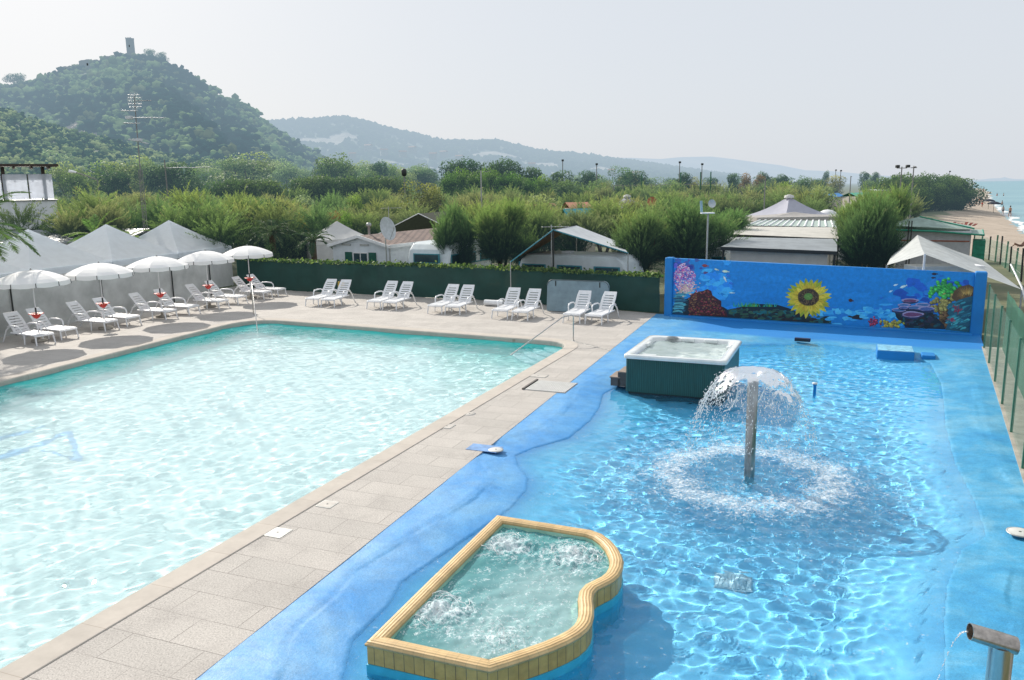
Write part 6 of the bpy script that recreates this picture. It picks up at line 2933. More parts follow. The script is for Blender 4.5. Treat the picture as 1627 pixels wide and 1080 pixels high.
def tamarisk_crown(seed, bw=.028, H=4.6, Rr=2.0, nplume=420, nb=46, top=(.30, .32, .11), low=(.018, .052, .022), base=.9):
    r = np.random.RandomState(seed)
    # a few rounded heads make up the crown
    nh = 8
    heads = np.column_stack([r.normal(0, Rr * .50, nh), r.normal(0, Rr * .50, nh), r.uniform(H * .26, H * .74, nh)])
    hr = r.uniform(.55, .95, nh) * Rr * .55
    hi = r.randint(0, nh, nplume)
    d = nrm(r.normal(size=(nplume, 3)) * [1, 1, .9] + [0, 0, .35])
    org = heads[hi] + d * (hr[hi] * r.uniform(.25, .95, nplume))[:, None]
    ax = nrm(d * [.8, .8, .5] + [0, 0, 1.0] + r.normal(0, .20, (nplume, 3)))
    Lp = r.uniform(.55, 1.35, nplume)
    t = r.uniform(0, 1, (nplume, nb))
    P0 = org[:, None] + ax[:, None] * (t * Lp[:, None])[..., None]
    # plumes nod outwards at the tip
    bend = nrm(d * [1, 1, 0] + 1e-6)
    P0 = P0 + bend[:, None] * ((t ** 2) * .22)[..., None] - np.array([0, 0, 1]) * ((t ** 3) * .12)[..., None]
    D = nrm(ax[:, None] + r.normal(0, .34, (nplume, nb, 3)))
    L = r.uniform(.10, .26, (nplume, nb)) * (1.15 - .5 * t)
    P0 = P0 + r.normal(0, 1, P0.shape) * (.065 * (1.1 - t))[..., None]
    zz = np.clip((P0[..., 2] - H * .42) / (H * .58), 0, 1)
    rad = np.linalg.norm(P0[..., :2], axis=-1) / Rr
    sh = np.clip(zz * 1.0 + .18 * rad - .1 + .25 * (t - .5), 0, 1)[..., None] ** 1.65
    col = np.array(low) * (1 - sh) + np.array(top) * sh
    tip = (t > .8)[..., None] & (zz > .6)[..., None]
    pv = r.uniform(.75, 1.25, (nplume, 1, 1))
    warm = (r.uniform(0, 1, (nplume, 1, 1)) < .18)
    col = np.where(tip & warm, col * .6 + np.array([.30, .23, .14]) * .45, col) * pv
    P0 = P0.reshape(-1, 3)
    return blade_mesh('feathery_crown', P0, D.reshape(-1, 3), L.ravel(), np.full(len(P0), bw), col.reshape(-1, 3), r)


def leafy_crown(seed, H=8.0, Rr=3.2, z0=.25, nl=16, n=2600, leaf=.26, top=(.14, .21, .07), low=(.018, .045, .018), shape=1.0):
    r = np.random.RandomState(seed)
    zc = r.uniform(z0 + .12, .86, nl) * H
    prof = np.sin(np.clip((zc / H - z0) / (1 - z0), 0.05, 1) * PI) ** .6 * shape
    ang = r.uniform(0, 2 * PI, nl)
    rr = Rr * .55 * np.sqrt(r.uniform(0.05, 1, nl)) * prof
    cen = np.column_stack([rr * np.cos(ang), rr * np.sin(ang), zc])
    cr = r.uniform(.32, .55, nl) * Rr
    li = r.randint(0, nl, n)
    d = nrm(r.normal(size=(n, 3)))
    rad = cr[li] * r.uniform(.62, 1.04, n) ** .6
    p = cen[li] + d * rad[:, None] * [1, 1, .82]
    p += r.normal(0, .06 * Rr * .3, p.shape)
    nn = nrm(d + r.normal(0, .55, (n, 3)))
    a = nrm(np.cross(nn, r.normal(size=(n, 3))))
    b_ = np.cross(nn, a)
    s = leaf * r.uniform(.6, 1.35, n)[:, None]
    V = np.empty((n, 4, 3))
    V[:, 0] = p - a * s * .5
    V[:, 1] = p + b_ * s * .36
    V[:, 2] = p + a * s * .5
    V[:, 3] = p - b_ * s * .36
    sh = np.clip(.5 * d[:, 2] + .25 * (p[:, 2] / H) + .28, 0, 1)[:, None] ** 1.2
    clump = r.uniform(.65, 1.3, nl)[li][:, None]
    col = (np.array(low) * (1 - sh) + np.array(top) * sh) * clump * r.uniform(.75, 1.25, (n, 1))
    F = np.arange(n * 4).reshape(n, 4)
    return npmesh('leafy_crown', V.reshape(-1, 3), F, np.clip(np.repeat(col, 4, axis=0), 0, 1))


def trunk_mesh(seed, H, r0, limbs=5, z1=.45, spread=.35):
    rr = random.Random(seed)
    mb = MB()
    for i in range(limbs):
        a = 2 * PI * i / limbs + rr.uniform(-.4, .4)
        s = spread * H * rr.uniform(.4, 1)
        pts_ = [(0.04 * math.cos(a), .04 * math.sin(a), -.1), (s * .12 * math.cos(a), s * .12 * math.sin(a), H * z1 * .4), (s * .5 * math.cos(a + .2), s * .5 * math.sin(a + .2), H * z1), (s * math.cos(a), s * math.sin(a), H * (z1 + .3))]
        mb.tube(pts_, [r0, r0 * .8, r0 * .5, r0 * .15], 6)
    o = mb.build('trunk', None)
    me = o.data
    bpy.data.objects.remove(o)
    return me


def make_tree(name, crown_me, trunk_me, mat, bark, cat):
    root = empty(name)
    tag(root, 'x', cat)
    for me, mt in ((crown_me, mat), (trunk_me, bark)):
        if not me.materials:
            me.materials.append(mt)
    link('crown', crown_me, None, root)
    link('trunk', trunk_me, None, root)
    TREE[root.name] = kids(root)
    return root


PROTO = {}
used_proto = set()


def plant(kind, x, y, s=1.0, label='', group=None, z=-.06, sz=None):
    root = PROTO[kind]
    rz = random.uniform(0, 2 * PI)
    if kind not in used_proto:
        used_proto.add(kind)
        o = root
        o.location = (x, y, z)
        o.rotation_euler = (0, 0, rz)
        o.scale = (s, s, sz or s)
        o['label'] = label
        if group:
            o['group'] = group
        return o
    o = copy_tree(root, (x, y, z), rz, label, group, (s, s, sz or s))
    return o


# kinds of feathery tamarisk
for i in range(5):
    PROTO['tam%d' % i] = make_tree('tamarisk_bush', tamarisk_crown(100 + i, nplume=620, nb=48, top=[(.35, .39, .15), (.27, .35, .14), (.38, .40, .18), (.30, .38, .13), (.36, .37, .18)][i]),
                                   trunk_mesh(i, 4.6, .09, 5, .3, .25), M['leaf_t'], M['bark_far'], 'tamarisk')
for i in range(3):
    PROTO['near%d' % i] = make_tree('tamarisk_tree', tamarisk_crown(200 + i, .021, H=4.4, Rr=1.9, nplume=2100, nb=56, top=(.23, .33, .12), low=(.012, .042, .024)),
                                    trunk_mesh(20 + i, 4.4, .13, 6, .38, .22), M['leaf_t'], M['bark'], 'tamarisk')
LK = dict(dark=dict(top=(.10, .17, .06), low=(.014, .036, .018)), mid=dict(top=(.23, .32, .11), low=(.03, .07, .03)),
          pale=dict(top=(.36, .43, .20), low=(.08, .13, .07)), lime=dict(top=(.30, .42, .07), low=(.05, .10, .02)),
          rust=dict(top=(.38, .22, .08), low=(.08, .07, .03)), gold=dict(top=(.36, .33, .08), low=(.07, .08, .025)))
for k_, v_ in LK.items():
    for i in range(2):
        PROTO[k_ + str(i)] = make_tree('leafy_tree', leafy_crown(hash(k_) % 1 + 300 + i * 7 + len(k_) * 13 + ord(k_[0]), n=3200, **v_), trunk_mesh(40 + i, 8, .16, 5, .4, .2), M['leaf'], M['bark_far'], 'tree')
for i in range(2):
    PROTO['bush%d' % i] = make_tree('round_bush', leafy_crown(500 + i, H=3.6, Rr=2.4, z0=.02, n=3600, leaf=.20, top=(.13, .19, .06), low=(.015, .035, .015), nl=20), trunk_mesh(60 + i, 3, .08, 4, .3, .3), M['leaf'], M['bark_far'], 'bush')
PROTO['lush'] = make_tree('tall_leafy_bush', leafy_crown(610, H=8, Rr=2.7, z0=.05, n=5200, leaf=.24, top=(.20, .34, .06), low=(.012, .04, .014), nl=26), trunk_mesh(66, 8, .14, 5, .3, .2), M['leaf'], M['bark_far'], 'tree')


def height_at(py, Y, px=813):
    return P(px, py, Y).z + .06


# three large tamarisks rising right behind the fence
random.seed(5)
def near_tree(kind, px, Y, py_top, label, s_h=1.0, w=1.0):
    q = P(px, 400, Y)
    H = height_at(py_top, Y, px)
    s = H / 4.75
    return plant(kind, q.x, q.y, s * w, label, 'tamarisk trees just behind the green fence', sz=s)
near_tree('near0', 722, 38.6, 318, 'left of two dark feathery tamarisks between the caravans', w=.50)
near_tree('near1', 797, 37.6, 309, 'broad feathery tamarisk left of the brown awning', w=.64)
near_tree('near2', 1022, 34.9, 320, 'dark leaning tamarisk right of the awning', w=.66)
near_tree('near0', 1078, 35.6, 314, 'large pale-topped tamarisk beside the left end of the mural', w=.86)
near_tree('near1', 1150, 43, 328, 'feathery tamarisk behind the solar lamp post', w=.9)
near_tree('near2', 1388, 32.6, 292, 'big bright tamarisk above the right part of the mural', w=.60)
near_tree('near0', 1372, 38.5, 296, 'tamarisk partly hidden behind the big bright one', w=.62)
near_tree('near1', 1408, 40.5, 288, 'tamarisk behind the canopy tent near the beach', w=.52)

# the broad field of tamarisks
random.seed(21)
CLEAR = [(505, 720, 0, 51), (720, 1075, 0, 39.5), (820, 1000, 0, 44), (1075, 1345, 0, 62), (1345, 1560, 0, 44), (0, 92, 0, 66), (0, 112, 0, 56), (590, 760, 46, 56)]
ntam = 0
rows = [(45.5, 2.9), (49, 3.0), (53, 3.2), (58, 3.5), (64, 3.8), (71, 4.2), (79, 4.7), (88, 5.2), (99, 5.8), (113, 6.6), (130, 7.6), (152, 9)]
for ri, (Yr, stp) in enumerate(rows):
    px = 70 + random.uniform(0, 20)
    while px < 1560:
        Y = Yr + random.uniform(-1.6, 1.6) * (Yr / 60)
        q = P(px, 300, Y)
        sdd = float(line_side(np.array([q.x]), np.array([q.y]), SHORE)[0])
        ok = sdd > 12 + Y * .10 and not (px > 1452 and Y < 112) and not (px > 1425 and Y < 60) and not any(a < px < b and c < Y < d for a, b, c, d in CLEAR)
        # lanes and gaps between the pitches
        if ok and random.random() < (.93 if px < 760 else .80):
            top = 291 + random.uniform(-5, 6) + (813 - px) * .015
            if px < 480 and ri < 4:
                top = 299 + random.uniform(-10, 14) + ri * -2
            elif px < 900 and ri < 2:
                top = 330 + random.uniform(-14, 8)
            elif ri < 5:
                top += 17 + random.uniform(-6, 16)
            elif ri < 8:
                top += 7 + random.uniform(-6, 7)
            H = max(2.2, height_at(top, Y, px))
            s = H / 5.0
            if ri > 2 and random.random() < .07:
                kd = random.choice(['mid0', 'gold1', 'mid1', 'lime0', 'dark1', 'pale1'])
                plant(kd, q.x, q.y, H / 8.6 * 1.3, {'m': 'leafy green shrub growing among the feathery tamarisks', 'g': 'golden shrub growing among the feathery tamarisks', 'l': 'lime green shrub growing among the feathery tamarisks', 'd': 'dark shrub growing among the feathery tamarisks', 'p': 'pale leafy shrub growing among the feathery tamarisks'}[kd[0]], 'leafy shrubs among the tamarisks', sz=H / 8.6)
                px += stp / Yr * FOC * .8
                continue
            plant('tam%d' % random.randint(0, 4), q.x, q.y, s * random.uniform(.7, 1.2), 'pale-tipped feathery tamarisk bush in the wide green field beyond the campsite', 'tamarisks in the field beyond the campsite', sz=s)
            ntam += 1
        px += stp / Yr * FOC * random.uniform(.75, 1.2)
print('tamarisks', ntam)

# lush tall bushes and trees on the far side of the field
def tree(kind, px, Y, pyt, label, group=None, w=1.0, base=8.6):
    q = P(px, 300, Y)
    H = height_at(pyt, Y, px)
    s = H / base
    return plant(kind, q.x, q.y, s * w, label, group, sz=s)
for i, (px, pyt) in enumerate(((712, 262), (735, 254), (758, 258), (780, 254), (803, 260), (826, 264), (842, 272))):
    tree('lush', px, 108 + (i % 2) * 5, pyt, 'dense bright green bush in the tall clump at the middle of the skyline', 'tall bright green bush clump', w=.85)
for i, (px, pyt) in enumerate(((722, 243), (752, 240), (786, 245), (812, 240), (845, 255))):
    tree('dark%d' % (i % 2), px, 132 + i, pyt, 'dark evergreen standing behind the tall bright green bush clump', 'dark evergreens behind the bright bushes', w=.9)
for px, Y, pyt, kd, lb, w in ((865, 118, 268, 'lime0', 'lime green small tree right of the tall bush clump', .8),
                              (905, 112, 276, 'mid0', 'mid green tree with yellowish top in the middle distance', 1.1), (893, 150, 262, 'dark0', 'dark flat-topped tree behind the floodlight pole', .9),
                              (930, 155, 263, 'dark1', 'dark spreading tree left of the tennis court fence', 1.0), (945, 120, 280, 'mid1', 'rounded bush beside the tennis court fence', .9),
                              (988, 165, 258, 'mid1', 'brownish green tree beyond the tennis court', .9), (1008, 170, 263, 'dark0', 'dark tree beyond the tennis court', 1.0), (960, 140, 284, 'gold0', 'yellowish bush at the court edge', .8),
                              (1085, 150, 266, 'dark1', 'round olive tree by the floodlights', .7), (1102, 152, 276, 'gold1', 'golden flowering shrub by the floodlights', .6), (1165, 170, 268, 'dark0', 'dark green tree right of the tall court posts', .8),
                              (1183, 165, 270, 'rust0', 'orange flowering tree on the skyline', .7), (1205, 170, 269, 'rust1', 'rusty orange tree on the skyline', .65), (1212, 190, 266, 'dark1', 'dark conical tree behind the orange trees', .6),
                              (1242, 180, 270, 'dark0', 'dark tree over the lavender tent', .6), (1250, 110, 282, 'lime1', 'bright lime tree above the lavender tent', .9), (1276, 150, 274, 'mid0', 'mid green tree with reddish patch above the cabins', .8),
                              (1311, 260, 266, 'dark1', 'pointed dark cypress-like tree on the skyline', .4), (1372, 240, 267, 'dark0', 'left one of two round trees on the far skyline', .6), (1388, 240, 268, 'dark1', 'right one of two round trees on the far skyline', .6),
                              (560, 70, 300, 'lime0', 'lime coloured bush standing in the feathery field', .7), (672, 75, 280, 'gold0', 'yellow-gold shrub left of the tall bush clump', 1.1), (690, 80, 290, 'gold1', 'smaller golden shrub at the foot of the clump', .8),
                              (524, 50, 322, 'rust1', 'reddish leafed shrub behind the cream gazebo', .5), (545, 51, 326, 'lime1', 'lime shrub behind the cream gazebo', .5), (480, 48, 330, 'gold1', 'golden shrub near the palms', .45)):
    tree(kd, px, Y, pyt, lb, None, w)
# trimmed hedges beyond the field
for i in range(17):
    px = 478 + i * 9.6
    tree('bush%d' % (i % 2), px, 118, 275 + random.uniform(-1.5, 1.5), 'bush of the dark clipped hedge beyond the feathery field', 'clipped hedge beyond the field', w=.75, base=3.9)
for i in range(9):
    px = 350 + i * 10
    tree('bush%d' % (i % 2), px, 112, 281 + random.uniform(-4, 3), 'bush of the low dark hedge below the pale round tree', 'low dark hedge below the round tree', w=.8, base=3.9)
# foothill trees
random.seed(77)
FT = [(392, 210, 233, 'pale0', 'large pale green dome-shaped tree at the foot of the castle hill', 1.7), (378, 212, 238, 'pale1', 'pale green tree joined to the large dome-shaped tree', 1.2),
      (534, 190, 236, 'mid0', 'rounded mid green tree between the two hills', 1.1), (517, 192, 246, 'mid1', 'shorter mid green tree left of the rounded one', .9), (283, 150, 246, 'dark0', 'dark dense tree behind the aerial bars', 1.2),
      (262, 155, 252, 'dark1', 'dark tree left of the aerial bars', .9), (315, 160, 258, 'mid1', 'mid green tree right of the aerial bars', .9), (600, 220, 247, 'dark1', 'dark tree below the far fields', .8), (622, 225, 252, 'mid1', 'small tree below the far fields', .8),
      (585, 200, 262, 'mid0', 'low green tree right of the rounded mid green tree', .9), (645, 210, 262, 'pale0', 'pale bushy tree left of the tall clump', .9), (165, 150, 248, 'mid1', 'grey-green tree behind the street lamp', 1.2), (130, 140, 258, 'mid0', 'tree left of the street lamp', 1.0),
      (205, 150, 236, 'pale0', 'pale feathery tree behind the lattice mast', 1.1), (232, 155, 242, 'pale1', 'pale tree right of the lattice mast', 1.0), (185, 145, 262, 'dark0', 'dark low tree by the lattice mast', 1.0), (110, 150, 250, 'pale1', 'pale tree above the white building roof', 1.0)]
for px, Y, pyt, kd, lb, w in FT:
    tree(kd, px, Y, pyt, lb, None, w)
for i in range(46):
    px = random.uniform(60, 690)
    Y = random.uniform(230, 360)
    tp = 262 - (Y - 230) * .10 + random.uniform(-8, 8) - max(0, (260 - px)) * .08
    tree(random.choice(['mid0', 'pale0', 'mid1', 'pale1', 'dark0', 'pale1']), px, Y, tp, 'green tree in the mixed woodland at the foot of the castle hill', 'woodland trees at the foot of the castle hill', w=random.uniform(1.0, 1.5))
for i in range(40):
    px = random.uniform(690, 1420)
    Y = random.uniform(175, 260)
    tree(random.choice(['mid0', 'dark0', 'mid1', 'dark1', 'gold0', 'mid1']), px, Y, 281 + random.uniform(-6, 5) - (px - 690) * .004, 'tree in the low band along the horizon beyond the field', 'low trees along the horizon', w=random.uniform(1.0, 1.7))
# band of dense bushes beside the beach
for i in range(22):
    t = i / 21
    px = 1405 + t * 125
    Y = 118 + t * 30 + random.uniform(-6, 6)
    tree('bush%d' % (i % 2), px, Y, 279 + random.uniform(-6, 6) + 4 * math.sin(i), 'dense dark bush in the belt beside the beach', 'belt of bushes beside the beach', w=.8, base=3.9)
for px, Y, pyt, kd, lb, w in ((1424, 125, 272, 'dark0', 'dark round tree left in the beach bush belt', 1.0), (1530, 140, 279, 'bush0', 'big rounded bush at the end of the belt next to the sea', 1.25), (1515, 138, 284, 'bush1', 'second rounded bush at the seaward end of the belt', .9),
                              (1460, 110, 291, 'bush1', 'bush in front of the belt beside the tall white pole', .7)):
    tree(kd, px, Y, pyt, lb, None, w, base=3.9 if kd.startswith('bush') else 8.6)

# ivy along the top of the green fence
rv = np.random.RandomState(8)
BFv = [Vector(p_) for p_ in BF]
pp = along([tuple(p_) for p_ in BFv], .012)
n = len(pp)
px_ = np.array([[p_.x, p_.y] for p_ in pp])
tt = np.linspace(0, 1, n)
dens = .55 + .45 * np.sin(tt * 37) * np.sin(tt * 11 + 1)
keep = rv.uniform(0, 1, n) < np.clip(dens + .25, .15, 1)
px_ = px_[keep]
px_ = np.repeat(px_, 3, axis=0)
n = len(px_)
p3 = np.column_stack([px_[:, 0] + rv.normal(.06, .10, n), px_[:, 1] + rv.normal(.12, .10, n), 1.40 + np.abs(rv.normal(0, .07, n)) - .02])
nn = nrm(rv.normal(size=(n, 3)) + [0, -.4, .9])
a = nrm(np.cross(nn, rv.normal(size=(n, 3))))
b_ = np.cross(nn, a)
s = rv.uniform(.04, .085, (n, 1))
V = np.stack([p3 - a * s, p3 + b_ * s * .8, p3 + a * s, p3 - b_ * s * .8], 1)
col = np.where(rv.uniform(0, 1, (n, 1)) < .55, np.array([[.09, .16, .04]]), np.array([[.26, .34, .09]])) * rv.uniform(.5, 1.3, (n, 1))
o = link('ivy', npmesh('ivy', V.reshape(-1, 3), np.arange(n * 4).reshape(n, 4), np.repeat(np.clip(col, 0, 1), 4, axis=0)), M['leaf'])
tag(o, 'green ivy running along the top of the dark green fence', 'ivy', kind='stuff')


# ------------------------------------------------------------------ palms
def palm(px, py, Y, L, label, nf=18, droop=.55, tr=True, colr=(.10, .17, .06)):
    q = P(px, py, Y)
    root = empty('palm_tree', (q.x, q.y, -.05), label=label, cat='palm')
    zc = q.z + .05
    rr = random.Random(int(px * 3 + py))
    rp_ = np.random.RandomState(int(px + py))
    if tr:
        mb = MB()
        mb.tube([(0, 0, 0), (.03, .02, zc * .5), (0, 0, zc)], [.17, .14, .16], 10)
        mb.build('trunk', M['bark'], root)
    for i in range(nf):
        a_ = 2 * PI * i / nf + rr.uniform(-.25, .25)
        el = rr.uniform(-.1, 1.15)
        l_ = L * rr.uniform(.8, 1.1)
        pts_ = []
        d = Vector((math.cos(a_) * math.cos(el), math.sin(a_) * math.cos(el), math.sin(el)))
        p_ = Vector((0, 0, zc))
        n_ = 12
        for k in range(n_ + 1):
            pts_.append(p_.copy())
            p_ = p_ + d * (l_ / n_)
            d = (d + Vector((0, 0, -droop * 1.9 / n_))).normalized()
        P0, D, LL, CC = [], [], [], []
        for k in range(1, n_ * 5):
            u = k / (n_ * 5)
            f_ = u * n_
            i0 = min(int(f_), n_ - 1)
            c_ = pts_[i0].lerp(pts_[i0 + 1], f_ - i0)
            t_ = (pts_[i0 + 1] - pts_[i0]).normalized()
            s_ = t_.cross(Vector((0, 0, 1)))
            s_ = s_.normalized() if s_.length > .01 else Vector((1, 0, 0))
            u_ = s_.cross(t_)
            for sg in (-1, 1):
                dd_ = (t_ * .75 + s_ * sg * .9 + u_ * rr.uniform(-.1, .3) - Vector((0, 0, .15))).normalized()
                P0.append(c_[:])
                D.append(dd_[:])
                LL.append(.42 * L / 1.8 * math.sin(PI * min(.97, .12 + u * .85)) * rr.uniform(.85, 1.1))
                k2 = rr.uniform(.6, 1.4)
                CC.append([colr[0] * k2, colr[1] * k2, colr[2] * k2])
        me = blade_mesh('frond', np.array(P0), np.array(D), np.array(LL), np.full(len(P0), .035), np.array(CC), rp_)
        f_o = link('frond', me, M['leaf'], root)
        mb = MB()
        mb.tube(pts_, [.018] * 4 + [.012] * 5 + [.006] * 4, 5)
        mb.build('stem', simple('frond_stem', (.16, .17, .07), .6) if 'frond_stem' not in bpy.data.materials else bpy.data.materials['frond_stem'], f_o)
    return root


palm(-42, 360, 26.5, 2.4, 'palm tree with arching fronds at the left edge in front of the white building', 16, .75)
palm(150, 372, 40, 1.5, 'young bright palm showing between two marquee roofs', 12, .35, colr=(.22, .32, .09))
palm(205, 375, 40, 1.3, 'small palm tuft beside the tall marquee roof', 9, .5, colr=(.20, .28, .09))
palm(432, 372, 42.5, 1.5, 'dark shaggy palm behind the farthest parasol', 18, .8, colr=(.07, .11, .05))
palm(497, 384, 41.2, 1.3, 'dark palm left of the white mobile home', 16, .85, colr=(.06, .10, .045))
# a few shrubs between marquees and hedge
random.seed(3)
for px, Y, pyt, lb in ((405, 44.5, 352, 'dark shrub behind the farthest parasol'), (455, 45, 348, 'shrub between the two dark palms'), (385, 44, 362, 'shrub at the end of the marquee row'), (424, 42, 382, 'light green low shrub above the fence corner')):
    tree('bush%d' % random.randint(0, 1), px, Y, pyt, lb, None, w=.45, base=3.9)

# ------------------------------------------------------------------ hills
def ridge(name, prof, Yr, Yf, colfn, nu=220, nv=40, seed=1, amp=.05, back=1.25, drop=0):
    """terrain under a skyline profile given as (px, py)"""
    r = np.random.RandomState(seed)
    pxs = np.linspace(prof[0][0], prof[-1][0], nu)
    pys = np.interp(pxs, [p_[0] for p_ in prof], [p_[1] for p_ in prof]) + drop
    ts = np.linspace(0, back, nv)
    V = np.zeros((nv, nu, 3))
    ph = r.uniform(0, 6, 12)
    PX = np.zeros((nv, nu))
    for j, t in enumerate(ts):
        Yj = Yf + (Yr - Yf) * t
        for i, px in enumerate(pxs):
            q = P(px, pys[i], Yr)
            H = q.z
            # what counts is that nearer slopes stay below the crest as seen from the valley
            f = (.12 + .88 * min(t, 1) ** .85) * Yj / Yr if t <= 1 else math.cos((t - 1) / (back - 1) * PI / 2)
            n_ = sum(math.sin(px * (.012 * (k + 1)) + t * (3 + 2 * k) + ph[k]) / (k + 1.5) for k in range(6))
            z = H * f + n_ * amp * H * math.sin(min(t, 1) * PI) * (1.1 - min(t, 1))
            V[j, i] = (q.x / Yr * Yj, Yj, max(z, -2) - (3 if t == 0 else 0))
            PX[j, i] = px
    idx = np.arange(nu * nv).reshape(nv, nu)
    F = np.stack([idx[:-1, :-1], idx[:-1, 1:], idx[1:, 1:], idx[1:, :-1]], -1).reshape(-1, 4)
    col = np.array([[colfn(PX[j, i], ts[j], V[j, i]) for i in range(nu)] for j in range(nv)]).reshape(-1, 3)
    o = link(name, npmesh(name, V.reshape(-1, 3), F, col, True), M['hill'])
    tag(o, kind='structure')
    return V, pxs, ts


IV2, IF2 = ico_template(2)
IV1, IF1 = ico_template(1)


def canopy_mass(name, pts, sizes, cols, label, seed=5, sub=1):
    """many irregular tree crowns reading as one far-off wood"""
    IVx, IFx = (IV1, IF1) if sub == 1 else (IV2, IF2)
    r = np.random.RandomState(seed)
    n = len(pts)
    V = IVx[None] * (1 + r.normal(0, .20, (n, len(IVx), 1)))
    V = V * np.array(sizes)[:, None, None] * np.array([1, 1, .9])
    V = V + np.array(pts)[:, None, :]
    c = np.repeat(np.array(cols)[:, None, :], len(IVx), axis=1)
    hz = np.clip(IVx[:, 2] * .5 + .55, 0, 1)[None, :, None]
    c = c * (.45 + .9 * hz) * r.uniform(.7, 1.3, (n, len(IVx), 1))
    F = (IFx[None] + (np.arange(n) * len(IVx))[:, None, None]).reshape(-1, 3)
    o = link(name, npmesh(name, V.reshape(-1, 3), F, np.clip(c.reshape(-1, 3), 0, 1), False), M['leaf_hill'])
    tag(o, label, 'woodland', kind='stuff')
    return o


M['leaf_hill'] = leaf_mat('hill_foliage', trans=.10, spec=0)
HP = [(-420, 175), (-200, 150), (-60, 138), (0, 132), (30, 134), (60, 122), (100, 108), (130, 99), (160, 97), (168, 90), (200, 85), (240, 86), (262, 95), (285, 104), (310, 118), (335, 136), (352, 152), (375, 156), (395, 166),
      (412, 190), (438, 201), (462, 219), (488, 237), (515, 254), (545, 264), (600, 274), (660, 284)]


def hcol(px, t, v):
    if 55 < px < 150 and .32 < t < .50:
        return (.34, .27, .22)
    return (.05, .075, .03)


HV, hpx, hts = ridge('castle_hill', HP, 900, 420, hcol, 260, 44, 3, .10, drop=7)


def sample(V, pxs, ts, px, t):
    i = (px - pxs[0]) / (pxs[-1] - pxs[0]) * (len(pxs) - 1)
    j = t / ts[-1] * (len(ts) - 1)
    i0, j0 = int(min(max(i, 0), len(pxs) - 2)), int(min(max(j, 0), len(ts) - 2))
    fi, fj = i - i0, j - j0
    return (V[j0, i0] * (1 - fi) * (1 - fj) + V[j0, i0 + 1] * fi * (1 - fj) + V[j0 + 1, i0] * (1 - fi) * fj + V[j0 + 1, i0 + 1] * fi * fj)


rr = random.Random(9)
pts, sz, cl = [], [], []
for i in range(8200):
    px = rr.uniform(-300, 640)
    t = rr.uniform(.02, 1.06)
    if 62 < px < 145 and .34 < t < .48 and rr.random() < .85:
        continue
    if 300 < px < 420 and .52 < t < .66 and rr.random() < .5 and abs((px - 300) * .001 + .56 - t) < .03:
        continue
    q = sample(HV, hpx, hts, px, t)
    Yq = q[1]
    s = rr.uniform(2.0, 4.8) * (1.5 if rr.random() < .15 else 1) * (.8 + .3 * Yq / 900)
    k = rr.random()
    # sunlight painted into lighter crowns in patches, dark wood in the hollow
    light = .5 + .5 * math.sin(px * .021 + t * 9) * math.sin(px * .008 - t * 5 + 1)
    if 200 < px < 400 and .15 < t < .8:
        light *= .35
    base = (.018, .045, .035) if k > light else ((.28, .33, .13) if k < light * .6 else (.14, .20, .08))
    if rr.random() < .06:
        base = (.20, .20, .09)
    for m_ in range(5):
        pts.append((q[0] + rr.gauss(0, s * .55), q[1] + rr.gauss(0, s * .55), q[2] + s * rr.uniform(.1, .95)))
        sz.append(s * rr.uniform(.32, .62))
        kk = rr.uniform(.8, 1.2)
        cl.append(tuple(v_ * kk for v_ in base))
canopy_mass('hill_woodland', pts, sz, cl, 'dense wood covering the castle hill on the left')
# nearer, lighter woodland slope at the far left
HP2 = [(-400, 120), (-160, 150), (-40, 165), (0, 168), (60, 190), (120, 208), (180, 222), (240, 238), (300, 250), (380, 262), (480, 275)]
H2, h2px, h2ts = ridge('wooded_slope', HP2, 430, 250, lambda a, b, c: (.06, .085, .035), 160, 24, 8, .08, drop=5)
pts, sz, cl = [], [], []
for i in range(5200):
    px = rr.uniform(-250, 470)
    t = rr.uniform(0.02, 1.04)
    q = sample(H2, h2px, h2ts, px, t)
    s = rr.uniform(.7, 1.7)
    k = rr.random()
    hu = .5 + .5 * math.sin(px * .05 + t * 12) * math.sin(px * .021 - t * 7)
    base = (.03, .075, .04) if k > .30 + .5 * hu else ((.36, .41, .17) if k < .35 * hu + .12 else (.18, .25, .10))
    # each tree is a handful of lumps
    for m_ in range(5):
        pts.append((q[0] + rr.gauss(0, s * .8), q[1] + rr.gauss(0, s * .8), q[2] + s * rr.uniform(.2, 1.7)))
        sz.append(s * rr.uniform(.35, .8))
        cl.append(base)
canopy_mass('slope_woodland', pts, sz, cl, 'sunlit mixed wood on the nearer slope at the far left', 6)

# skyline trees and ruins on the hill top
def on_hill(px, t=1.0):
    q = sample(HV, hpx, hts, px, t)
    return Vector(q)
q = on_hill(209)
zt = P(209, 62, 900).z
root = empty('castle_tower', (q.x, q.y, q.z - 2), -.12, label='square medieval stone tower on top of the hill', cat='tower')
Ht = zt - q.z + 2
mb = MB()
mb.prism([(-3.0, -3.0), (3.0, -3.0), (3.0, 3.0), (-3.0, 3.0)], 0, Ht)
tw = mb.build('shaft', M['stone_far'], root, bevel=.15)
mb = MB()
for sx, sy, w_, d_ in ((0, -2.9, 6.2, .5), (0, 2.9, 6.2, .5), (-2.9, 0, .5, 5.8), (2.9, 0, .5, 5.8)):
    mb.box((sx, sy, Ht + .4), (w_, d_, .8))
for k in (-2.4, 0, 2.4):
    mb.box((k, -2.92, Ht + 1.1), (1.1, .5, .6))
    mb.box((k, 2.92, Ht + 1.1), (1.1, .5, .6))
mb.build('battlement', M['stone_far'], root)
mb = MB()
mb.box((.6, -3.02, Ht * .68), (1.0, .2, 2.2))
mb.build('window', M['black'], root)
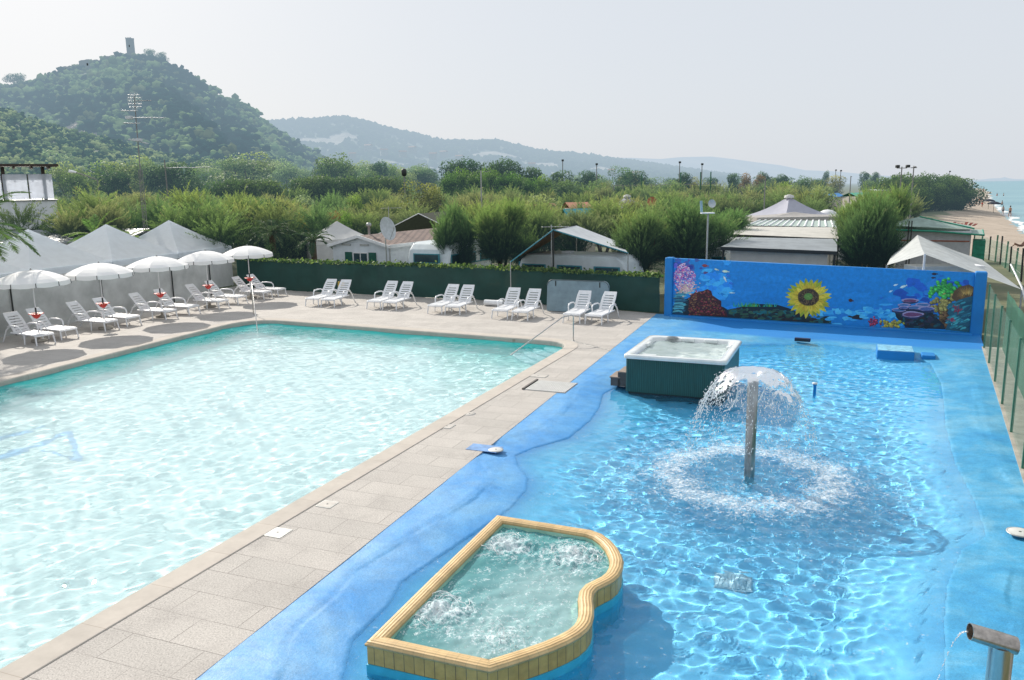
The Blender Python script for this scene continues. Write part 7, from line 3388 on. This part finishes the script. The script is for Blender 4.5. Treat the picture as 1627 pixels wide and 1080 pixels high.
def ruin(px0, px1, py0, label, h=9, steps=4, t=.985):
    a, b = on_hill(px0, t), on_hill(px1, t)
    c = (a + b) / 2
    root = empty('ruined_wall', (c.x, c.y, c.z - 3), label=label, cat='ruin')
    L = (b - a).length
    top = P((px0 + px1) / 2, py0, c.y).z - c.z + 3
    mb = MB()
    pl_ = [(-L / 2, 0)]
    rr_ = random.Random(int(px0))
    for i in range(steps * 2 + 1):
        pl_.append((-L / 2 + L * i / (steps * 2), top * (1 - .12 * rr_.random() - (.15 if i in (0, steps * 2) else 0))))
    pl_.append((L / 2, 0))
    n_ = len(pl_)
    mb.add([(x, -1.2, z) for x, z in pl_] + [(x, 1.2, z) for x, z in pl_], [tuple(range(n_)), tuple(range(n_, 2 * n_))[::-1]] + [(k, (k + 1) % n_, n_ + (k + 1) % n_, n_ + k) for k in range(n_)])
    mb.build('masonry', M['stone_far'], root)
    mb = MB()
    mb.box((-L * .1, -1.25, top * .55), (1.6, .2, 2.4))
    mb.build('opening', M['black'], root)
ruin(127, 160, 94, 'long low ruined castle wall left of the tower')
ruin(163, 192, 88, 'ruined wall with trees close to the tower')
ruin(95, 122, 104, 'broken wall at the left end of the ruins')
for px, pyt, kd, w, lb in ((239, 76, 'dark0', 1.0, 'large round tree right of the castle tower'), (258, 81, 'dark1', .8, 'flat-topped pine on the hill shoulder'), (27, 114, 'dark1', 1.2, 'big dark oak on the left shoulder of the hill'),
                           (182, 86, 'dark0', .9, 'tree crowning the ruins left of the tower'), (226, 84, 'dark1', .7, 'small tree at the foot of the castle tower')):
    q = on_hill(px)
    H = P(px, pyt, 900).z - q.z + 6
    plant(kd, q.x, q.y, H / 8.6 * w * 1.3, lb, None, q.z - 5, H / 8.6)

# farther ridges
F2 = [(330, 215), (400, 195), (440, 190), (500, 188), (548, 185), (575, 190), (600, 198), (650, 210), (700, 221), (750, 224), (785, 222), (820, 230), (850, 238), (900, 242), (950, 248), (1000, 255), (1050, 262), (1120, 272), (1200, 283)]


def f2c(px, t, v):
    fields = ((500, .62, 48, .07), (545, .70, 22, .05), (790, .66, 42, .08), (845, .50, 22, .06), (868, .55, 24, .10), (955, .50, 16, .13), (700, .35, 60, .04), (620, .30, 40, .04), (905, .30, 30, .05))
    for cx_, ct, rx_, rt_ in fields:
        if ((px - cx_) / rx_) ** 2 + ((t - ct) / rt_) ** 2 < 1:
            return (.40, .35, .28)
    n_ = math.sin(px * .05 + t * 17) * math.sin(px * .023 - t * 9)
    return (.04, .07, .035) if n_ < .35 else (.12, .14, .07)


FV, fpx, fts = ridge('far_wooded_ridge', F2, 2400, 1600, f2c, 420, 60, 5, .05, drop=3)
pts, sz, cl = [], [], []
for i in range(9000):
    px = rr.uniform(335, 1180)
    t = rr.uniform(.05, 1.02) if rr.random() < .7 else rr.uniform(.93, 1.02)
    c_ = f2c(px, t, None)
    if c_[0] > .3 or (c_[0] > .1 and rr.random() < .6):
        continue
    q = sample(FV, fpx, fts, px, t)
    s = rr.uniform(4, 9)
    pts.append((q[0], q[1], q[2] + s * .4))
    sz.append(s)
    cl.append(rr.choice([(.04, .07, .035), (.05, .08, .04), (.08, .11, .05)]))
canopy_mass('ridge_woodland', pts, sz, cl, 'distant wood on the ridge between the hills', 12)
F3 = [(820, 262), (880, 256), (940, 250), (1000, 250), (1050, 252), (1080, 249), (1130, 248), (1165, 252), (1200, 257), (1240, 262), (1280, 270), (1330, 272), (1380, 277), (1440, 281), (1500, 287)]


def f3c(px, t, v):
    n_ = math.sin(px * .08 + t * 14) * math.sin(px * .031 - t * 6)
    return (.10, .13, .09) if n_ < .25 else (.30, .28, .20)


ridge('far_pale_ridge', F3, 5200, 3600, f3c, 240, 20, 6, .03)
SP = [(1490, 287), (1540, 285.5), (1560, 285), (1574, 283.2), (1590, 282.8), (1596, 281), (1602, 282.8), (1612, 284.2), (1640, 284.6), (1700, 285)]
ridge('far_headland', SP, 4300, 4200, lambda a, b, c: (.12, .15, .14), 90, 6, 7, .01)

# far houses at the foot of the ridge
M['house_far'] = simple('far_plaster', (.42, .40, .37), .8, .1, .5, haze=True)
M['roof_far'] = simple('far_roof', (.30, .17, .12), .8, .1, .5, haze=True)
for px, py, Y in ((585, 233, 1500), (610, 240, 1450), (640, 243, 1400), (655, 236, 1500), (688, 246, 1400), (705, 243, 1500), (560, 246, 1300), (730, 250, 1400), (355, 252, 480), (330, 250, 490), (845, 262, 1300), (972, 272, 900), (1010, 276, 900)):
    q = P(px, py, Y)
    s = Y / 1300
    root = empty('far_house', (q.x, q.y, q.z - 5 * s), rr.uniform(-.5, .5), label='tiny pale house with reddish roof among the trees below the far hills', cat='house', group='distant houses below the hills')
    mb = MB()
    mb.box((0, 0, 2.5 * s), (11 * s, 8 * s, 9 * s))
    mb.build('wall', M['house_far'], root)
    mb = MB()
    mb.add([(-6 * s, -4.4 * s, 7 * s), (6 * s, -4.4 * s, 7 * s), (6 * s, 4.4 * s, 7 * s), (-6 * s, 4.4 * s, 7 * s), (-6 * s, 0, 9 * s), (6 * s, 0, 9 * s)], [(0, 1, 5, 4), (2, 3, 4, 5), (0, 4, 3), (1, 2, 5)])
    mb.build('roof', M['roof_far'], root)

# ------------------------------------------------------------------ floodlight poles, court posts, poles
def flood(px, py, Y, label, heads=1, cross=0.0, r=.06, hs=.45):
    q = P(px, py, Y)
    root = empty('floodlight_pole', (q.x, q.y, -.06), label=label, cat='floodlight')
    mb = MB()
    mb.tube([(0, 0, 0), (0, 0, q.z + .1)], [r * 1.3, r * .8], 8)
    if cross:
        mb.tube([(-cross / 2, 0, q.z), (cross / 2, 0, q.z)], r * .6, 6)
    mb.build('pole', M['mast_far'], root)
    for k in range(heads):
        x = 0 if heads == 1 else (-cross / 2 + cross * k / (heads - 1))
        mb = MB()
        mb.box((x, -.12, q.z + hs * .5), (hs, .25, hs * .8))
        mb.build('lamp_head', M['black'], root, bevel=.03)
for px, py, Y, lb in ((894, 256, 150, 'floodlight on a pole behind the mid green trees'), (948, 262, 150, 'floodlight on a pole left of the court fence'), (1080, 259, 150, 'floodlight pole above the round olive tree'), (1115.5, 262, 150, 'floodlight pole between court posts and olive tree'),
                      (1336, 272, 200, 'thin floodlight pole on the right skyline'), (1328, 271, 220, 'very thin lamp pole left of the thin floodlight pole'), (1509, 273, 230, 'lamp pole beyond the beach bushes')):
    flood(px, py, Y, lb, hs=.42 if Y < 160 else .42, r=.09)
flood(1433, 265.5, 60, 'tall pole carrying two dark floodlights near the beach', 2, .75, .05, .25)
flood(1452, 264.5, 46, 'slender white pole with small crossbar near the beach', 1, .35, .04, .08)
flood(1216, 284, 60, 'plain pale pole beside the lavender tent', 1, 0, .045, .06)
flood(1352, 280, 75, 'plain thin pole behind the bright tamarisk', 1, 0, .05, .06)
q0, q1 = P(975, 300, 125), P(1145, 300, 118)
root = empty('court_fence', (q0.x, q0.y, -.06), label='tall dark posts and netting of a tennis court beyond the bushes', cat='fence')
n_ = 12
for k in range(n_):
    t = k / (n_ - 1)
    d_ = (q1 - q0) * t
    tall = k in (3, 7, 9, 10)
    mb = MB()
    mb.tube([(d_.x, d_.y, 0), (d_.x, d_.y, 6.6 if tall else 4.9)], .09 if tall else .06, 6)
    mb.build('post', M['green_metal'] if tall else M['mast_far'], root)
mb = MB()
for z in (4.85, 3.2):
    mb.tube([(0, 0, z), ((q1 - q0).x, (q1 - q0).y, z)], .04, 5)
mb.build('rail', M['mast_far'], root)
net = MB()
net.quad((0, 0, .2), ((q1 - q0).x, (q1 - q0).y, .2), ((q1 - q0).x, (q1 - q0).y, 4.6), (0, 0, 4.6))
net.build('court_net', net_mat('court_net', (.03, .10, .07), .35), root)
# big dark speaker-like drum seen by the golden shrub
q = P(642, 273, 100)
root = empty('black_tank', (q.x, q.y, -.06), label='dark round tank standing above the field left of the golden shrub', cat='tank')
mb = MB()
mb.lathe([(.0, q.z - .45), (.22, q.z - .42), (.32, q.z - .15), (.32, q.z + .22), (.22, q.z + .42), (.0, q.z + .45)], 16)
mb.build('drum', M['black'], root)
mb = MB()
mb.tube([(0, 0, 0), (0, 0, q.z - .4)], .07, 8)
mb.build('stand', M['mast_far'], root)

# ------------------------------------------------------------------ beach fence
bf = [(1546, 402), (1558, 408), (1571, 413), (1581, 417), (1589, 421), (1597, 427), (1604, 433), (1612, 440), (1622, 449)]
g = [G(a, b, -.1) for a, b in bf]
root = empty('beach_fence', tuple(g[0]), label='wire fence on dark posts between the campsite and the beach', cat='fence')
dl = [p_ - g[0] for p_ in g]
for i, d_ in enumerate(dl):
    mb = MB()
    mb.tube([d_, d_ + Vector((.04 * math.sin(i * 3), 0, 1.55 + .15 * math.sin(i * 5)))], .045, 6)
    mb.build('post', M['black'] if i % 2 == 0 else M['green_metal'], root)
mb = MB()
for z in (.4, .9, 1.35):
    mb.tube([d_ + Vector((0, 0, z)) for d_ in dl], .008, 4)
mb.build('wire', M['galv'], root)
netm = net_mat('beach_net', (.06, .20, .14), .35)
fence_panel([(d_.x, d_.y) for d_ in dl], 1.3, 1.3, 0, netm, 'mesh', root, 0.05, .02)


# ------------------------------------------------------------------ people and parasols on the beach
def skin_mesh(name, joints, edges, sub=1):
    me = bpy.data.meshes.new(name)
    me.from_pydata([j[0] for j in joints], edges, [])
    o = bpy.data.objects.new(name, me)
    C.objects.link(o)
    o.modifiers.new('s', 'SKIN')
    for i, j in enumerate(joints):
        me.skin_vertices[0].data[i].radius = (j[1], j[2] if len(j) > 2 else j[1])
    me.skin_vertices[0].data[0].use_root = True
    sb_ = o.modifiers.new('u', 'SUBSURF')
    sb_.levels = sub
    dg = bpy.context.evaluated_depsgraph_get()
    m2 = bpy.data.meshes.new_from_object(o.evaluated_get(dg))
    bpy.data.objects.remove(o)
    m2.shade_smooth()
    m2.name = name
    return m2


def body(pose):
    j = [((0, 0, .92), .13, .10), ((0, 0, 1.12), .12, .09), ((0, 0, 1.34), .15, .10), ((0, 0, 1.48), .055), ((0, -.01, 1.58), .085, .10), ((0, 0, 1.70), .07, .08)]
    e = [(0, 1), (1, 2), (2, 3), (3, 4), (4, 5)]
    def chain(start, pts_):
        last = start
        for p_ in pts_:
            j.append(p_)
            e.append((last, len(j) - 1))
            last = len(j) - 1
    for s in (-1, 1):
        st = .14 if pose == 'walk' else .02
        chain(0, [((s * .09, 0, .84), .095), ((s * .10, s * st * .8 - .02, .48), .065), ((s * .10, s * st, .10), .04), ((s * .10, s * st - .12, .03), .04)])
        if pose == 'walk' or s == 1:
            chain(2, [((s * .19, 0, 1.38), .055), ((s * .24, -s * .06, 1.12), .04), ((s * .25, -s * .14 - .03, .90), .03), ((s * .25, -s * .17 - .04, .80), .028)])
        else:
            chain(2, [((s * .19, 0, 1.38), .055), ((s * .34, .0, 1.16), .04), ((s * .18, -.06, 1.02), .03), ((s * .12, -.08, 1.0), .028)])
    return skin_mesh('body', j, e)


def person_proto(pose, wear):
    root = empty('person')
    tag(root, 'x', 'person')
    me = body(pose)
    me.materials.append(M['skin'])
    link('body', me, None, root)
    mb = MB()
    mb.lathe([(.04, .76), (.175, .78), (.178, .92), (.150, 1.0), (.148, 1.01)], 12)
    mb.build('swimwear', wear, root)
    mb = MB()
    mb.lathe([(.085, 1.60), (.105, 1.66), (.095, 1.74), (.05, 1.79), (.0, 1.80)], 12, (0, .015, 0))
    mb.build('hair', M['black'], root)
    TREE[root.name] = kids(root)
    return root


pw = person_proto('walk', M['swimdark'])
ps = person_proto('stand', M['swimred'])
def stand(proto, px, py, z, label, rz, first=False, s=1.0, dz=0):
    q = G(px, py, z)
    o = proto if first else copy_tree(proto)
    o.location = (q.x, q.y, z + dz)
    o.rotation_euler = (0, 0, rz)
    o.scale = (s, s, s)
    o['label'] = label
    return o
stand(pw, 1604, 345, -.95, 'person in dark swimwear standing at the water edge', 2.0, True)
stand(ps, 1551, 327, -.7, 'person in red swimwear walking on the far beach, left of the pair', .5, True, 1.15)
stand(pw, 1556, 327, -.75, 'person in dark swimwear walking on the far beach, right of the pair', .2, s=1.1)
stand(ps, 1560, 330, -.8, 'person with reddish swimwear close behind the walking pair', 1.5)
stand(pw, 1593, 341, -.95, 'person standing at the waterline behind the dark parasols', 2.5, s=.85)
stand(ps, 1540, 328, -.4, 'person beside the last bush on the beach', 2.9)
stand(pw, 1592, 325, -1.0, 'bather wading in the sea, nearest of the bathers', .5, dz=-.8)
stand(pw, 1594.5, 311, -1.0, 'bather farther out in the sea, right one', 1.5, dz=-.7)
stand(ps, 1584, 311, -1.0, 'bather farther out in the sea, left one', 1.9, dz=-.7)
stand(ps, 1557, 307, -.95, 'person in red at the far end of the beach', .9, s=1.3)
stand(pw, 1562, 306, -.98, 'person in dark clothes at the far end of the beach', 1.9, s=1.2)
# sunbather lying on the sand
q = G(1622, 393, -.75)
root = empty('person', (q.x, q.y, -.72), .2, label='sunbather with bent knees lying on the sand at the right edge', cat='person')
j = [((0, 0, .14), .13, .10), ((-.22, 0, .15), .12, .09), ((-.45, 0, .22), .14, .10), ((-.58, 0, .30), .05), ((-.68, 0, .36), .09)]
e = [(0, 1), (1, 2), (2, 3), (3, 4)]
def ch(st, ps_):
    last = st
    for p_ in ps_:
        j.append(p_)
        e.append((last, len(j) - 1))
        last = len(j) - 1
for s in (-1, 1):
    ch(0, [((.12, s * .10, .14), .09), ((.46, s * .12, .50), .065), ((.70, s * .12, .10), .045), ((.82, s * .12, .06), .04)])
    ch(2, [((-.44, s * .2, .22), .05), ((-.62, s * .27, .06), .04), ((-.40, s * .32, .04), .03)])
me = skin_mesh('body', j, e)
me.materials.append(simple('tanned_skin', (.16, .09, .06), .6))
link('body', me, None, root)
mb = MB()
mb.box((.1, 0, -.0), (2.0, .8, .03))
mb.build('towel', M['swimdark'], root, bevel=.01)
# dark parasols near the water
for px, py, lb in ((1570, 332, 'small dark parasol on the beach, farther one'), (1578, 338, 'larger dark parasol on the beach, nearer the water')):
    q = G(px, py, -.85)
    root = empty('beach_parasol', (q.x, q.y, -.87), label=lb, cat='parasol')
    mb = MB()
    mb.lathe([(.0, 2.0), (.5, 1.92), (1.0, 1.70), (1.15, 1.52), (1.10, 1.52), (.5, 1.85), (.0, 1.95)], 10, smooth=False)
    mb.build('canopy', M['swimdark'], root)
    mb = MB()
    mb.tube([(0, 0, 0), (0, 0, 2.05)], .03, 6)
    mb.build('pole', M['black'], root)
# low row of stacked pedal boats on the sand
q = G(1522, 359, -.4)
root = empty('folded_deckchairs', (q.x, q.y, -.4), -.4, label='low row of folded dark red beach chairs lying on the sand', cat='beach chairs')
mb = MB()
for k in range(9):
    mb.bar((k * .42 - 1.8, 0, .05), (k * .42 - 1.55 + .1 * math.sin(k), .5, .35 + .1 * math.cos(k * 2)), .30, .05)
mb.build('frames', simple('dark_red_canvas', (.20, .04, .03), .8, .4, 2), root)
